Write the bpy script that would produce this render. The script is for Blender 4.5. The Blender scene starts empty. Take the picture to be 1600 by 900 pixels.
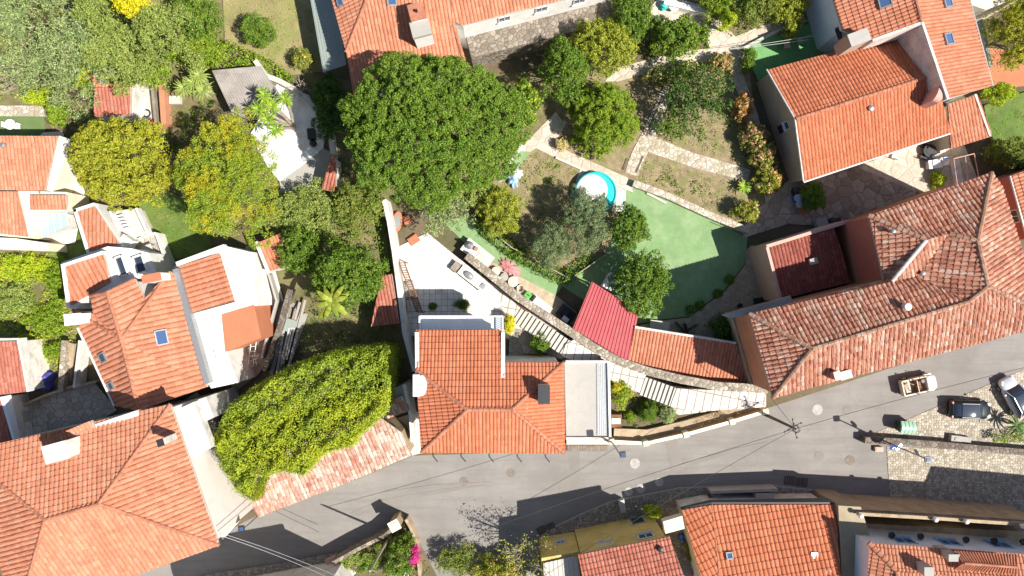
import bpy, bmesh, math, random
import numpy as np
from mathutils import Vector, Matrix
from mathutils.geometry import tessellate_polygon

# ------------------------------------------------------------------ camera, sky, sun, exposure
S = bpy.context.scene
COL = S.collection
H = 64.0                       # height of the drone above the ground, metres
K = 0.06                       # metres on the ground per photograph pixel
cam = bpy.data.cameras.new('camera'); camo = bpy.data.objects.new('camera', cam); COL.objects.link(camo)
camo.location = (0, 0, H); cam.sensor_width = 36; cam.lens = 36 * H / (1600 * K); cam.clip_end = 600
S.camera = camo
EL = math.radians(50); AZ = math.atan2(0.9, -0.43)          # azimuth clockwise from +Y
sun_dir = Vector((math.sin(AZ) * math.cos(EL), math.cos(AZ) * math.cos(EL), math.sin(EL)))
W = bpy.data.worlds.new('World'); S.world = W; W.use_nodes = True
sky = W.node_tree.nodes.new('ShaderNodeTexSky'); sky.sky_type = 'NISHITA'; sky.sun_disc = False
sky.sun_elevation = EL; sky.sun_rotation = AZ
W.node_tree.links.new(sky.outputs[0], W.node_tree.nodes['Background'].inputs[0])
W.node_tree.nodes['Background'].inputs[1].default_value = 0.068
sl = bpy.data.lights.new('sun', 'SUN'); sl.energy = 5.0; sl.angle = math.radians(0.5); sl.color = (1, 0.945, 0.86)
so = bpy.data.objects.new('sun', sl); COL.objects.link(so)
so.rotation_euler = (-sun_dir).to_track_quat('-Z', 'Y').to_euler()
S.view_settings.view_transform = 'Standard'; S.view_settings.look = 'None'
S.view_settings.gamma = 1; S.view_settings.use_curve_mapping = False; S.view_settings.exposure = 0.79
S.cycles.max_bounces = 6; S.cycles.transparent_max_bounces = 6
S.cycles.use_denoising = True

rnd = random.Random(7)
# ------------------------------------------------------------------ helpers
def P(x, y, z=0.0):
    """the point at height z seen at photograph pixel (x, y)"""
    s = K * (H - z) / H
    return Vector(((x - 800) * s, (450 - y) * s, z))
def PP(pts, z=0.0): return [P(p[0], p[1], p[2] if len(p) > 2 else z) for p in pts]

class MB:
    def __init__(s): s.v = []; s.f = []; s.uv = []; s.m = []
    def add(s, vs, fs, m=0):
        b = len(s.v); s.v += [tuple(v) for v in vs]
        for f in fs: s.f.append([i + b for i in f]); s.m.append(m)
        return s
    def prism(s, pts, z0, z1, m=0, top=True, bottom=False):
        """pts: outline of Vectors (plan), z0/z1 numbers or z1 None to use each point's own z"""
        n = len(pts)
        a = sum(pts[i].x * pts[(i + 1) % n].y - pts[(i + 1) % n].x * pts[i].y for i in range(n))
        if a < 0: pts = pts[::-1]
        vs = [(p.x, p.y, z0) for p in pts] + [(p.x, p.y, p.z if z1 is None else z1) for p in pts]
        fs = [[i, (i + 1) % n, n + (i + 1) % n, n + i] for i in range(n)]
        if top:
            if n > 4:
                for t in tessellate_polygon([[Vector((p.x, p.y, 0)) for p in pts]]):
                    t = list(t)
                    A, B, C = (pts[i] for i in t)
                    if (B.x - A.x) * (C.y - A.y) - (B.y - A.y) * (C.x - A.x) < 0: t.reverse()
                    fs.append([n + i for i in t])
            else: fs.append(list(range(n, 2 * n)))
        if bottom: fs.append(list(range(n))[::-1])
        return s.add(vs, fs, m)
    def box(s, c, size, rot=0.0, m=0, tilt=None):
        """c = centre of the bottom face"""
        hx, hy, hz = size[0] / 2, size[1] / 2, size[2]
        R = Matrix.Rotation(rot, 3, 'Z')
        if tilt is not None: R = R @ tilt
        vs = [Vector(c) + R @ Vector((x * hx, y * hy, z * hz)) for z in (0, 1) for x, y in ((-1, -1), (1, -1), (1, 1), (-1, 1))]
        return s.add(vs, [[3, 2, 1, 0], [4, 5, 6, 7], [0, 1, 5, 4], [1, 2, 6, 5], [2, 3, 7, 6], [3, 0, 4, 7]], m)
    def tube(s, path, rad, n=6, m=0, cap=True):
        path = [Vector(p) for p in path]; k = len(path)
        if not hasattr(rad, '__len__'): rad = [rad] * k
        ring = []
        for i, p in enumerate(path):
            d = (path[min(i + 1, k - 1)] - path[max(i - 1, 0)]).normalized()
            a = d.cross(Vector((0, 0, 1)))
            if a.length < 1e-3: a = Vector((1, 0, 0))
            a.normalize(); b = d.cross(a)
            ring += [p + (a * math.cos(2 * math.pi * j / n) + b * math.sin(2 * math.pi * j / n)) * rad[i] for j in range(n)]
        fs = [[i * n + j, i * n + (j + 1) % n, (i + 1) * n + (j + 1) % n, (i + 1) * n + j] for i in range(k - 1) for j in range(n)]
        if cap: fs += [list(range(n))[::-1], list(range((k - 1) * n, k * n))]
        return s.add(ring, fs, m)
    def lathe(s, c, prof, n=20, m=0, sx=1, sy=1, rot=0):
        """prof: list of (radius, z)"""
        cr, sr = math.cos(rot), math.sin(rot); vs = []
        for r, z in prof:
            for j in range(n):
                x = r * sx * math.cos(2 * math.pi * j / n); y = r * sy * math.sin(2 * math.pi * j / n)
                vs.append((c[0] + x * cr - y * sr, c[1] + x * sr + y * cr, c[2] + z))
        k = len(prof)
        fs = [[i * n + j, i * n + (j + 1) % n, (i + 1) * n + (j + 1) % n, (i + 1) * n + j] for i in range(k - 1) for j in range(n)]
        fs += [list(range(n))[::-1], list(range((k - 1) * n, k * n))]
        return s.add(vs, fs, m)
    def wall(s, path, h, t, z0=0.0, m=0):
        """upright wall along a list of Vectors; h a number or one per point"""
        path = [Vector((p.x, p.y, 0)) for p in path]; k = len(path); L = []; Rr = []
        hs = h if hasattr(h, '__len__') else [h] * k
        for i, p in enumerate(path):
            d = (path[min(i + 1, k - 1)] - path[max(i - 1, 0)]).normalized(); nrm = Vector((-d.y, d.x, 0)) * t / 2
            L.append(p + nrm); Rr.append(p - nrm)
        vs = []
        for i in range(k):
            for q, z in ((L[i], z0), (L[i], hs[i]), (Rr[i], hs[i]), (Rr[i], z0)): vs.append((q.x, q.y, z))
        fs = []
        for i in range(k - 1):
            a, b = i * 4, i * 4 + 4
            fs += [[a + j, a + (j + 1) % 4, b + (j + 1) % 4, b + j] for j in range(3)]
        fs += [[0, 3, 2, 1], [4 * k - 4, 4 * k - 3, 4 * k - 2, 4 * k - 1]]
        return s.add(vs, fs, m)

def origin(o):
    p = Vector((0, 0, 0))
    while o is not None: p = p + o.location; o = o.parent
    return p
def setp(o, label=None, cat=None, group=None, kind=None):
    if label: o['label'] = label
    if cat: o['category'] = cat
    if group: o['group'] = group
    if kind: o['kind'] = kind
    return o
def link_np(name, V, F, mats, parent=None, mi=None, uv=None, smooth=False, **kw):
    V = np.asarray(V, dtype=np.float64)
    if parent is None: org = Vector(((V[:, 0].min() + V[:, 0].max()) / 2, (V[:, 1].min() + V[:, 1].max()) / 2, V[:, 2].min()))
    else: org = origin(parent)
    V = V - np.array(org)
    me = bpy.data.meshes.new(name)
    if isinstance(F, np.ndarray):
        k = F.shape[1]; n = len(F)
        me.vertices.add(len(V)); me.vertices.foreach_set('co', V.astype(np.float32).ravel())
        me.loops.add(n * k); me.loops.foreach_set('vertex_index', F.astype(np.int32).ravel())
        me.polygons.add(n); me.polygons.foreach_set('loop_start', np.arange(0, n * k, k, dtype=np.int32))
        me.update(calc_edges=True)
    else: me.from_pydata(V.tolist(), [], F)
    if not isinstance(mats, (list, tuple)): mats = [mats]
    for x in mats: me.materials.append(x)
    if mi is not None: me.polygons.foreach_set('material_index', np.asarray(mi, dtype=np.int32))
    if uv is not None:
        l = me.uv_layers.new(name='UVMap'); l.data.foreach_set('uv', np.asarray(uv, dtype=np.float32).ravel())
    if smooth: me.polygons.foreach_set('use_smooth', [True] * len(me.polygons))
    me.validate()
    o = bpy.data.objects.new(name, me); COL.objects.link(o)
    if parent is not None: o.parent = parent
    else: o.location = org
    return setp(o, **kw)
def link(name, mb, mats, parent=None, **kw):
    return link_np(name, mb.v, mb.f, mats, parent, mi=mb.m if any(mb.m) else None, **kw)
def solo(name, mb, mats, label, cat, group=None, **kw):
    return link(name, mb, mats, label=label, cat=cat, group=group, **kw)
def thing(name, loc, label, cat, group=None):
    o = bpy.data.objects.new(name, None); COL.objects.link(o); o.location = loc; o.empty_display_size = 0.5
    return setp(o, label, cat, group)
def dup(root, loc, rotz=None, label=None):
    r = root.copy(); COL.objects.link(r); r.location = loc
    if rotz is not None: r.rotation_euler = (0, 0, rotz)
    if label: r['label'] = label
    for ch in list(root.children):
        c = ch.copy(); COL.objects.link(c); c.parent = r
        for g in ch.children: d = g.copy(); COL.objects.link(d); d.parent = c
    return r

# ------------------------------------------------------------------ materials
class NT:
    def __init__(s, name):
        s.mat = bpy.data.materials.new(name); s.mat.use_nodes = True; s.t = s.mat.node_tree
        s.b = s.t.nodes['Principled BSDF']; s.out = s.t.nodes['Material Output']
    def n(s, kind, **kw):
        x = s.t.nodes.new('ShaderNode' + kind)
        for k, v in kw.items():
            if k in x.inputs: x.inputs[k].default_value = v
            else: setattr(x, k, v)
        return x
    def l(s, a, b): s.t.links.new(a, b)
    def pos(s, rot=0.0, scale=(1, 1, 1)):
        g = s.n('NewGeometry'); mp = s.n('Mapping'); mp.inputs['Rotation'].default_value = (0, 0, rot); mp.inputs['Scale'].default_value = scale
        s.l(g.outputs['Position'], mp.inputs['Vector']); return mp.outputs[0]
    def noise(s, vec, scale, det=5, rough=0.6):
        x = s.n('TexNoise'); x.inputs['Scale'].default_value = scale; x.inputs['Detail'].default_value = det; x.inputs['Roughness'].default_value = rough
        s.l(vec, x.inputs['Vector']); return x.outputs[0]
    def ramp(s, fac, stops, interp='LINEAR'):
        r = s.n('ValToRGB'); r.color_ramp.interpolation = interp; e = r.color_ramp.elements
        while len(e) > len(stops): e.remove(e[-1])
        while len(e) < len(stops): e.new(0.5)
        for el, (p, c) in zip(e, stops): el.position = p; el.color = (*c, 1) if len(c) == 3 else c
        s.l(fac, r.inputs[0]); return r.outputs[0]
    def mix(s, fac, a, b, mode='MIX'):
        m = s.n('Mix'); m.data_type = 'RGBA'; m.blend_type = mode
        for sock, v in ((m.inputs[0], fac), (m.inputs[6], a), (m.inputs[7], b)):
            if hasattr(v, 'links') or hasattr(v, 'is_linked'): s.l(v, sock)
            elif isinstance(v, (int, float)): sock.default_value = v
            else: sock.default_value = (*v, 1)
        return m.outputs[2]
    def grey(s, v): return (v, v, v)
    def bump(s, h, strength=0.4, dist=0.05):
        b = s.n('Bump'); b.inputs['Strength'].default_value = strength; b.inputs['Distance'].default_value = dist
        s.l(h, b.inputs['Height']); s.l(b.outputs[0], s.b.inputs['Normal'])
    def fin(s, col, rough=0.8, metal=0.0, spec=0.3):
        if hasattr(col, 'is_linked'): s.l(col, s.b.inputs['Base Color'])
        else: s.b.inputs['Base Color'].default_value = (*col, 1)
        s.b.inputs['Roughness'].default_value = rough; s.b.inputs['Metallic'].default_value = metal
        s.b.inputs['Specular IOR Level'].default_value = spec
        return s.mat
def sc(c, f): return tuple(min(0.95, x * f) for x in c)
def rough_mat(name, c, scale=0.5, var=0.3, fine=8, bump=0.3, stain=None, stain_amt=0.5, stain_scale=0.35, rough=0.85, spec=0.25):
    """surface of one colour, broken up by two noises and optional stains"""
    t = NT(name); p = t.pos()
    a = t.ramp(t.noise(p, scale, 6), [(0.3, sc(c, 1 - var)), (0.7, sc(c, 1 + var * 0.6))])
    f = t.ramp(t.noise(p, fine, 4), [(0.25, t.grey(1 - var)), (0.75, t.grey(1.0))])
    col = t.mix(1.0, a, f, 'MULTIPLY')
    if stain is not None:
        sfac = t.ramp(t.noise(p, stain_scale, 8, 0.7), [(0.48, t.grey(0)), (0.68, t.grey(stain_amt))])
        col = t.mix(sfac, col, stain)
    t.bump(t.noise(p, fine * 1.5, 5), bump, 0.04)
    return t.fin(col, rough, 0, spec)
def tile_mat(name, stops, stain=(0.16, 0.10, 0.07), stain_amt=0.35, pale=(0.62, 0.45, 0.34), pale_amt=0.25, sscale=0.8, colw=0.35):
    t = NT(name); uv = t.n('UVMap'); fl = t.n('VectorMath', operation='FLOOR'); t.l(uv.outputs[0], fl.inputs[0])
    wn = t.n('TexWhiteNoise', noise_dimensions='2D'); t.l(fl.outputs[0], wn.inputs['Vector'])
    sp = t.n('SeparateXYZ'); t.l(fl.outputs[0], sp.inputs[0]); w1 = t.n('TexWhiteNoise', noise_dimensions='1D'); t.l(sp.outputs[0], w1.inputs['W'])
    av = t.n('Math', operation='MULTIPLY_ADD'); t.l(w1.outputs[0], av.inputs[0]); av.inputs[1].default_value = colw
    aw = t.n('Math', operation='MULTIPLY'); t.l(wn.outputs[0], aw.inputs[0]); aw.inputs[1].default_value = 1 - colw; t.l(aw.outputs[0], av.inputs[2])
    col = t.ramp(av.outputs[0], [(0.15 + 0.7 * p_, c_) for p_, c_ in stops])
    p = t.pos()
    n1 = t.ramp(t.noise(p, sscale, 8, 0.7), [(0.45, t.grey(0)), (0.75, t.grey(stain_amt))])
    col = t.mix(n1, col, stain)
    p2 = t.pos(0.7, (1, 1, 1))
    n2 = t.ramp(t.noise(p2, 2.6, 6, 0.75), [(0.50, t.grey(0)), (0.72, t.grey(pale_amt))])
    col = t.mix(n2, col, pale)
    dirt = t.ramp(t.noise(t.pos(0.4), 1.7, 9, 0.78), [(0.52, t.grey(0)), (0.66, t.grey(stain_amt * 1.3))]); col = t.mix(dirt, col, sc(stain, 0.9))
    n3 = t.ramp(t.noise(p, 14, 3), [(0.2, t.grey(0.72)), (0.7, t.grey(1))])
    col = t.mix(1.0, col, n3, 'MULTIPLY')
    t.bump(t.noise(p, 25, 4), 0.25, 0.02)
    return t.fin(col, 0.85, 0, 0.2)
def leaf_mat(name, stops, patch=None, patch_amt=0.6, pscale=0.5, transl=0.3, rough=0.55):
    t = NT(name); g = t.n('NewGeometry')
    col = t.ramp(g.outputs['Random Per Island'], stops)
    p = t.pos()
    if patch is not None:
        f = t.ramp(t.noise(p, pscale, 4), [(0.47, t.grey(0)), (0.64, t.grey(patch_amt))])
        col = t.mix(f, col, patch)
    t.fin(col, rough, 0, 0.25)
    tr = t.n('BsdfTranslucent'); t.l(t.mix(1.0, col, (1.0, 1.0, 0.55), 'MULTIPLY'), tr.inputs[0])
    mx = t.n('MixShader'); mx.inputs[0].default_value = transl
    t.l(t.b.outputs[0], mx.inputs[1]); t.l(tr.outputs[0], mx.inputs[2]); t.l(mx.outputs[0], t.out.inputs[0])
    return t.mat
def paver_mat(name, c, w, h, rot=0.0, mortar=(0.2, 0.18, 0.16), gap=0.03, var=0.2, stain=None, offset=0.5):
    t = NT(name); p = t.pos(rot)
    b = t.n('TexBrick'); b.offset = offset
    b.inputs['Color1'].default_value = (*sc(c, 1 - var), 1); b.inputs['Color2'].default_value = (*sc(c, 1 + var), 1); b.inputs['Mortar'].default_value = (*mortar, 1)
    for k, v in (('Scale', 1.0), ('Mortar Size', gap), ('Brick Width', w), ('Row Height', h), ('Bias', 0.0)): b.inputs[k].default_value = v
    t.l(p, b.inputs['Vector'])
    f = t.ramp(t.noise(t.pos(), 1.2, 7, 0.7), [(0.3, t.grey(0.7)), (0.6, t.grey(1.0))])
    col = t.mix(1.0, b.outputs[0], f, 'MULTIPLY')
    if stain is not None: col = t.mix(t.ramp(t.noise(t.pos(), 0.5, 7, 0.7), [(0.5, t.grey(0)), (0.75, t.grey(0.6))]), col, stain)
    t.bump(t.noise(p, 14, 4), 0.3, 0.03)
    return t.fin(col, 0.85)
def stone_mat(name, stops, scale, mortar=(0.1, 0.09, 0.08), gap=0.06, bump=0.6, rnd_=1.0, patch=None, patch_amt=0.6, pscale=0.6):
    """irregular stones: cells with dark joints"""
    t = NT(name); p = t.pos()
    v = t.n('TexVoronoi'); v.inputs['Scale'].default_value = scale; v.inputs['Randomness'].default_value = rnd_; t.l(p, v.inputs['Vector'])
    e = t.n('TexVoronoi', feature='DISTANCE_TO_EDGE'); e.inputs['Scale'].default_value = scale; e.inputs['Randomness'].default_value = rnd_; t.l(p, e.inputs['Vector'])
    sep = t.n('SeparateColor'); t.l(v.outputs['Color'], sep.inputs[0])
    col = t.ramp(sep.outputs[0], stops)
    col = t.mix(1.0, col, t.ramp(t.noise(p, scale * 3, 5), [(0.2, t.grey(0.65)), (0.7, t.grey(1))]), 'MULTIPLY')
    if patch is not None: col = t.mix(t.ramp(t.noise(p, pscale, 7, 0.7), [(0.46, t.grey(0)), (0.66, t.grey(patch_amt))]), col, patch)
    j = t.ramp(e.outputs['Distance'], [(0, t.grey(1)), (gap, t.grey(0))])
    col = t.mix(j, col, mortar)
    t.bump(t.ramp(e.outputs['Distance'], [(0, t.grey(0)), (gap * 2.5, t.grey(1))]), bump, 0.06)
    return t.fin(col, 0.9, 0, 0.2)
def plain(name, c, rough=0.5, metal=0.0, spec=0.5, var=0.1):
    t = NT(name); p = t.pos()
    col = t.ramp(t.noise(p, 6, 4), [(0.3, sc(c, 1 - var)), (0.7, sc(c, 1 + var))])
    return t.fin(col, rough, metal, spec)

M = {}
# tile roofs
M['t_new'] = tile_mat('tile_new_orange', [(0, (0.47, 0.150, 0.073)), (0.5, (0.53, 0.178, 0.09)), (1, (0.57, 0.21, 0.112))], stain_amt=0.16, pale_amt=0.10)
M['t_orange'] = tile_mat('tile_orange', [(0, (0.46, 0.17, 0.093)), (0.5, (0.52, 0.20, 0.115)), (1, (0.56, 0.24, 0.15))], stain_amt=0.18, pale_amt=0.15)
M['t_salmon'] = tile_mat('tile_salmon', [(0, (0.48, 0.185, 0.105)), (0.5, (0.54, 0.22, 0.128)), (1, (0.58, 0.265, 0.165))], stain_amt=0.22, pale_amt=0.15)
M['t_worn'] = tile_mat('tile_worn', [(0, (0.35, 0.13, 0.082)), (0.35, (0.45, 0.19, 0.122)), (0.8, (0.52, 0.26, 0.18)), (1, (0.56, 0.38, 0.29))], stain=(0.17, 0.115, 0.085), stain_amt=0.4, pale_amt=0.4)
M['t_rust'] = tile_mat('tile_rust', [(0, (0.36, 0.115, 0.075)), (0.5, (0.42, 0.145, 0.10)), (1, (0.48, 0.19, 0.135))], stain=(0.24, 0.11, 0.08), stain_amt=0.35, pale_amt=0.25)
M['t_old'] = tile_mat('tile_whitened', [(0, (0.40, 0.16, 0.11)), (0.45, (0.48, 0.25, 0.18)), (0.7, (0.55, 0.40, 0.32)), (1, (0.60, 0.52, 0.44))], stain=(0.56, 0.48, 0.41), stain_amt=0.55, pale=(0.60, 0.52, 0.45), pale_amt=0.6, sscale=1.2, colw=0.42)
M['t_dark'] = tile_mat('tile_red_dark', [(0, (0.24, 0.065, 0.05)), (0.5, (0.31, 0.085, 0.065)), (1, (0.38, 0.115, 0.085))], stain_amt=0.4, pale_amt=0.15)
M['ridge'] = rough_mat('ridge_tile', (0.52, 0.21, 0.125), 1.2, 0.35, 10, 0.3, (0.2, 0.12, 0.09), 0.5, 1.5)
M['ridge_old'] = rough_mat('ridge_tile_old', (0.42, 0.22, 0.14), 1.2, 0.4, 10, 0.3, (0.5, 0.42, 0.36), 0.7, 1.5)
M['white'] = rough_mat('white_render', (0.76, 0.745, 0.71), 0.6, 0.08, 5, 0.15, (0.44, 0.40, 0.35), 0.5, 0.9)
M['dirtywhite'] = rough_mat('dirty_white_render', (0.70, 0.67, 0.62), 0.7, 0.15, 6, 0.2, (0.33, 0.29, 0.24), 0.7, 0.9)
M['cream'] = rough_mat('cream_render', (0.72, 0.66, 0.50), 0.5, 0.1, 5, 0.12, (0.5, 0.42, 0.3), 0.3, 0.7)
M['yellow'] = rough_mat('ochre_yellow_render', (0.66, 0.49, 0.17), 0.5, 0.14, 6, 0.15, (0.30, 0.24, 0.08), 0.6, 0.6)
M['ochre'] = rough_mat('ochre_wall', (0.58, 0.40, 0.17), 0.5, 0.15, 6, 0.15, (0.3, 0.22, 0.12), 0.4, 0.8)
M['pink'] = rough_mat('pink_render', (0.62, 0.38, 0.31), 0.5, 0.1, 6, 0.12, (0.36, 0.26, 0.23), 0.3, 0.8)
M['redwall'] = rough_mat('red_render', (0.45, 0.15, 0.12), 0.5, 0.12, 6, 0.12, (0.3, 0.16, 0.13), 0.4, 0.8)
M['terrawall'] = rough_mat('terracotta_wall', (0.50, 0.23, 0.13), 0.6, 0.15, 8, 0.2, (0.28, 0.15, 0.1), 0.5, 0.8)
M['khaki'] = rough_mat('khaki_render', (0.37, 0.31, 0.21), 0.5, 0.14, 6, 0.15, (0.22, 0.18, 0.12), 0.6, 0.6)
M['grey'] = rough_mat('grey_render', (0.42, 0.40, 0.37), 0.5, 0.12, 6, 0.15, (0.26, 0.24, 0.22), 0.5, 0.7)
M['bluewhite'] = rough_mat('cool_white_render', (0.70, 0.74, 0.80), 0.6, 0.06, 5, 0.1, (0.5, 0.5, 0.5), 0.2, 0.7)
M['taupe'] = rough_mat('taupe_render', (0.46, 0.36, 0.28), 0.5, 0.1, 6, 0.12, (0.3, 0.23, 0.18), 0.4, 0.6)
M['beigestone'] = rough_mat('weathered_beige', (0.46, 0.36, 0.24), 0.8, 0.25, 7, 0.4, (0.22, 0.15, 0.09), 0.7, 1.0)
M['concrete'] = rough_mat('concrete', (0.40, 0.38, 0.35), 0.6, 0.15, 9, 0.25, (0.25, 0.23, 0.2), 0.5, 0.6)
M['paleconc'] = rough_mat('pale_concrete', (0.58, 0.54, 0.48), 0.8, 0.14, 8, 0.2, (0.38, 0.33, 0.27), 0.5, 0.8)
M['yardwhite'] = rough_mat('white_painted_yard', (0.80, 0.79, 0.77), 0.9, 0.08, 7, 0.2, (0.45, 0.42, 0.4), 0.6, 0.8)
M['lanecream'] = rough_mat('cream_screed', (0.70, 0.64, 0.57), 0.6, 0.08, 6, 0.15, (0.5, 0.44, 0.38), 0.4, 0.5)
M['deck'] = rough_mat('terracotta_deck', (0.50, 0.19, 0.10), 0.8, 0.15, 8, 0.15, (0.36, 0.15, 0.09), 0.4, 0.8)
M['greenpaint'] = rough_mat('green_court_paint', (0.205, 0.325, 0.145), 0.5, 0.13, 3, 0.12, (0.33, 0.39, 0.24), 0.5, 0.7)
M['astro'] = rough_mat('astroturf', (0.15, 0.34, 0.125), 1.0, 0.12, 12, 0.3, (0.18, 0.36, 0.15), 0.4, 0.8)
M['court_dull'] = rough_mat('dull_green_mat', (0.13, 0.19, 0.07), 1.0, 0.12, 12, 0.3)
M['lawn_dry'] = rough_mat('dry_lawn', (0.33, 0.27, 0.13), 0.5, 0.3, 7, 0.6, (0.20, 0.23, 0.065), 0.9, 0.3)
M['lawn'] = rough_mat('green_lawn', (0.12, 0.19, 0.04), 0.6, 0.3, 9, 0.6, (0.2, 0.2, 0.07), 0.6, 0.5)
M['soil'] = rough_mat('dry_soil', (0.33, 0.255, 0.15), 1.6, 0.35, 7, 0.8, (0.155, 0.17, 0.055), 0.95, 0.9)
M['soil_green'] = rough_mat('weedy_soil', (0.22, 0.19, 0.09), 0.8, 0.35, 6, 0.6, (0.10, 0.14, 0.035), 0.85, 0.5)
M['earth'] = rough_mat('garden_earth', (0.17, 0.13, 0.08), 0.5, 0.3, 6, 0.5, (0.07, 0.09, 0.03), 0.8, 0.4)
M['crazy'] = stone_mat('crazy_paving', [(0, (0.30, 0.24, 0.19)), (0.5, (0.42, 0.34, 0.27)), (1, (0.52, 0.45, 0.37))], 1.1, (0.2, 0.17, 0.14), 0.05)
M['crazy_pale'] = stone_mat('pale_crazy_paving', [(0, (0.50, 0.43, 0.34)), (1, (0.62, 0.55, 0.46))], 0.9, (0.42, 0.36, 0.28), 0.03)
M['oldpaving'] = rough_mat('mottled_old_paving', (0.40, 0.36, 0.31), 1.4, 0.35, 9, 0.5, (0.14, 0.12, 0.1), 0.9, 1.1)
M['crazy_grey'] = stone_mat('grey_stone_slabs', [(0, (0.36, 0.33, 0.29)), (1, (0.52, 0.48, 0.43))], 1.5, (0.22, 0.19, 0.16), 0.05)
M['rubble_pale'] = stone_mat('pale_rubble', [(0, (0.42, 0.35, 0.27)), (1, (0.70, 0.64, 0.55))], 2.6, (0.3, 0.25, 0.19), 0.09, patch=(0.25, 0.24, 0.1), patch_amt=0.6)
M['rubble'] = stone_mat('rubble_wall', [(0, (0.28, 0.23, 0.17)), (0.6, (0.45, 0.39, 0.31)), (1, (0.60, 0.55, 0.47))], 2.8, (0.2, 0.17, 0.13), 0.1, patch=(0.16, 0.14, 0.1), patch_amt=0.5)
M['rubble_mid'] = stone_mat('brown_stone_wall', [(0, (0.20, 0.165, 0.13)), (1, (0.38, 0.33, 0.27))], 2.4, (0.12, 0.1, 0.08), 0.09)
M['rubble_dark'] = stone_mat('dark_stone_wall', [(0, (0.14, 0.115, 0.09)), (1, (0.28, 0.24, 0.2))], 2.2, (0.08, 0.07, 0.06), 0.09)
M['cobble'] = stone_mat('pale_cobbles', [(0, (0.30, 0.26, 0.2)), (0.6, (0.46, 0.41, 0.33)), (1, (0.58, 0.53, 0.45))], 4.2, (0.2, 0.165, 0.12), 0.12, 0.5, 0.7)
M['cobble_grey'] = stone_mat('grey_cobbles', [(0, (0.24, 0.21, 0.175)), (1, (0.44, 0.40, 0.35))], 4.0, (0.14, 0.12, 0.1), 0.12, 0.5, 0.7)
M['wallpink'] = rough_mat('pale_pinkish_render', (0.74, 0.68, 0.63), 0.6, 0.08, 6, 0.15, (0.48, 0.42, 0.37), 0.5, 0.6)
M['paver'] = paver_mat('beige_pavers', (0.47, 0.38, 0.27), 0.5, 0.5, 0.5, (0.36, 0.29, 0.2), 0.02, 0.12)
M['patio'] = paver_mat('white_patio_tiles', (0.76, 0.73, 0.68), 0.55, 0.55, 0.0, (0.36, 0.33, 0.30), 0.022, 0.04, offset=0.0)
M['whitestep'] = paver_mat('white_path_slabs', (0.66, 0.60, 0.53), 0.75, 1.9, 0.20, (0.30, 0.26, 0.22), 0.05, 0.12, offset=0.0)
M['fibre'] = rough_mat('fibre_cement', (0.36, 0.33, 0.30), 0.8, 0.2, 8, 0.2, (0.16, 0.13, 0.11), 0.6, 0.7)
M['redmetal'] = rough_mat('red_sheet_metal', (0.47, 0.085, 0.095), 0.9, 0.12, 7, 0.1, (0.40, 0.13, 0.12), 0.7, 0.7, 0.5, 0.4)
M['greenmetal'] = rough_mat('greygreen_sheet', (0.27, 0.31, 0.285), 0.6, 0.06, 6, 0.05, (0.33, 0.36, 0.32), 0.4, 0.6, 0.5, 0.4)
M['greymetal'] = plain('grey_metal', (0.36, 0.37, 0.38), 0.45, 0.6)
M['darkmetal'] = plain('dark_metal', (0.045, 0.045, 0.05), 0.45, 0.4)
M['castiron'] = rough_mat('cast_iron', (0.23, 0.19, 0.16), 3, 0.25, 20, 0.4)
M['palelid'] = rough_mat('pale_lid', (0.44, 0.42, 0.39), 3, 0.25, 20, 0.4)
M['black'] = plain('black_plastic', (0.018, 0.018, 0.02), 0.45)
M['whiteplastic'] = plain('white_plastic', (0.76, 0.76, 0.75), 0.4, var=0.04)
M['wood'] = rough_mat('brown_wood', (0.24, 0.12, 0.06), 1.5, 0.3, 12, 0.3)
M['oldwood'] = rough_mat('grey_old_wood', (0.34, 0.29, 0.23), 1.5, 0.35, 12, 0.3)
M['bark'] = rough_mat('bark', (0.16, 0.12, 0.085), 2, 0.35, 10, 0.6)
M['palebark'] = rough_mat('pale_bark', (0.42, 0.35, 0.27), 2, 0.3, 10, 0.5)
M['wire'] = plain('cable_black', (0.03, 0.03, 0.03), 0.6)
M['palewire'] = plain('cable_pale', (0.5, 0.48, 0.45), 0.6)
M['blue'] = rough_mat('blue_tarpaulin', (0.085, 0.085, 0.36), 1.0, 0.15, 6, 0.3, rough=0.5, spec=0.4)
M['paleblue'] = rough_mat('pale_blue_cloth', (0.36, 0.53, 0.66), 2, 0.15, 6, 0.3)
M['bluelid'] = plain('blue_plastic', (0.04, 0.12, 0.5), 0.4)
M['redplastic'] = plain('red_plastic', (0.5, 0.05, 0.03), 0.4)
M['greenplastic'] = plain('green_plastic', (0.10, 0.38, 0.07), 0.4)
M['binlid'] = plain('green_bin_lid', (0.30, 0.50, 0.36), 0.28, 0.0, 0.6)
M['bin'] = plain('dark_green_bin', (0.025, 0.06, 0.03), 0.5)
M['teal'] = plain('teal_liner', (0.02, 0.50, 0.52), 0.4)
M['pinkcloth'] = rough_mat('pink_cloth', (0.60, 0.27, 0.27), 2, 0.2, 9, 0.6)
M['greycloth'] = rough_mat('grey_cushion', (0.50, 0.47, 0.43), 2, 0.1, 8, 0.3)
M['glass'] = (lambda t: t.fin((0.03, 0.045, 0.07), 0.06, 0, 0.8))(NT('dark_glass'))
M['skyglass'] = (lambda t: t.fin((0.06, 0.105, 0.22), 0.08, 0, 0.9))(NT('skylight_glass'))
M['frame'] = plain('window_frame', (0.62, 0.62, 0.6), 0.4, var=0.03)
M['blackpaint'] = (lambda t: (t.fin((0.012, 0.013, 0.015), 0.25, 0.1, 0.6)))(NT('black_car_paint'))
M['silver'] = (lambda t: (t.fin((0.62, 0.63, 0.65), 0.3, 0.3, 0.6)))(NT('silver_car_paint'))
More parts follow.
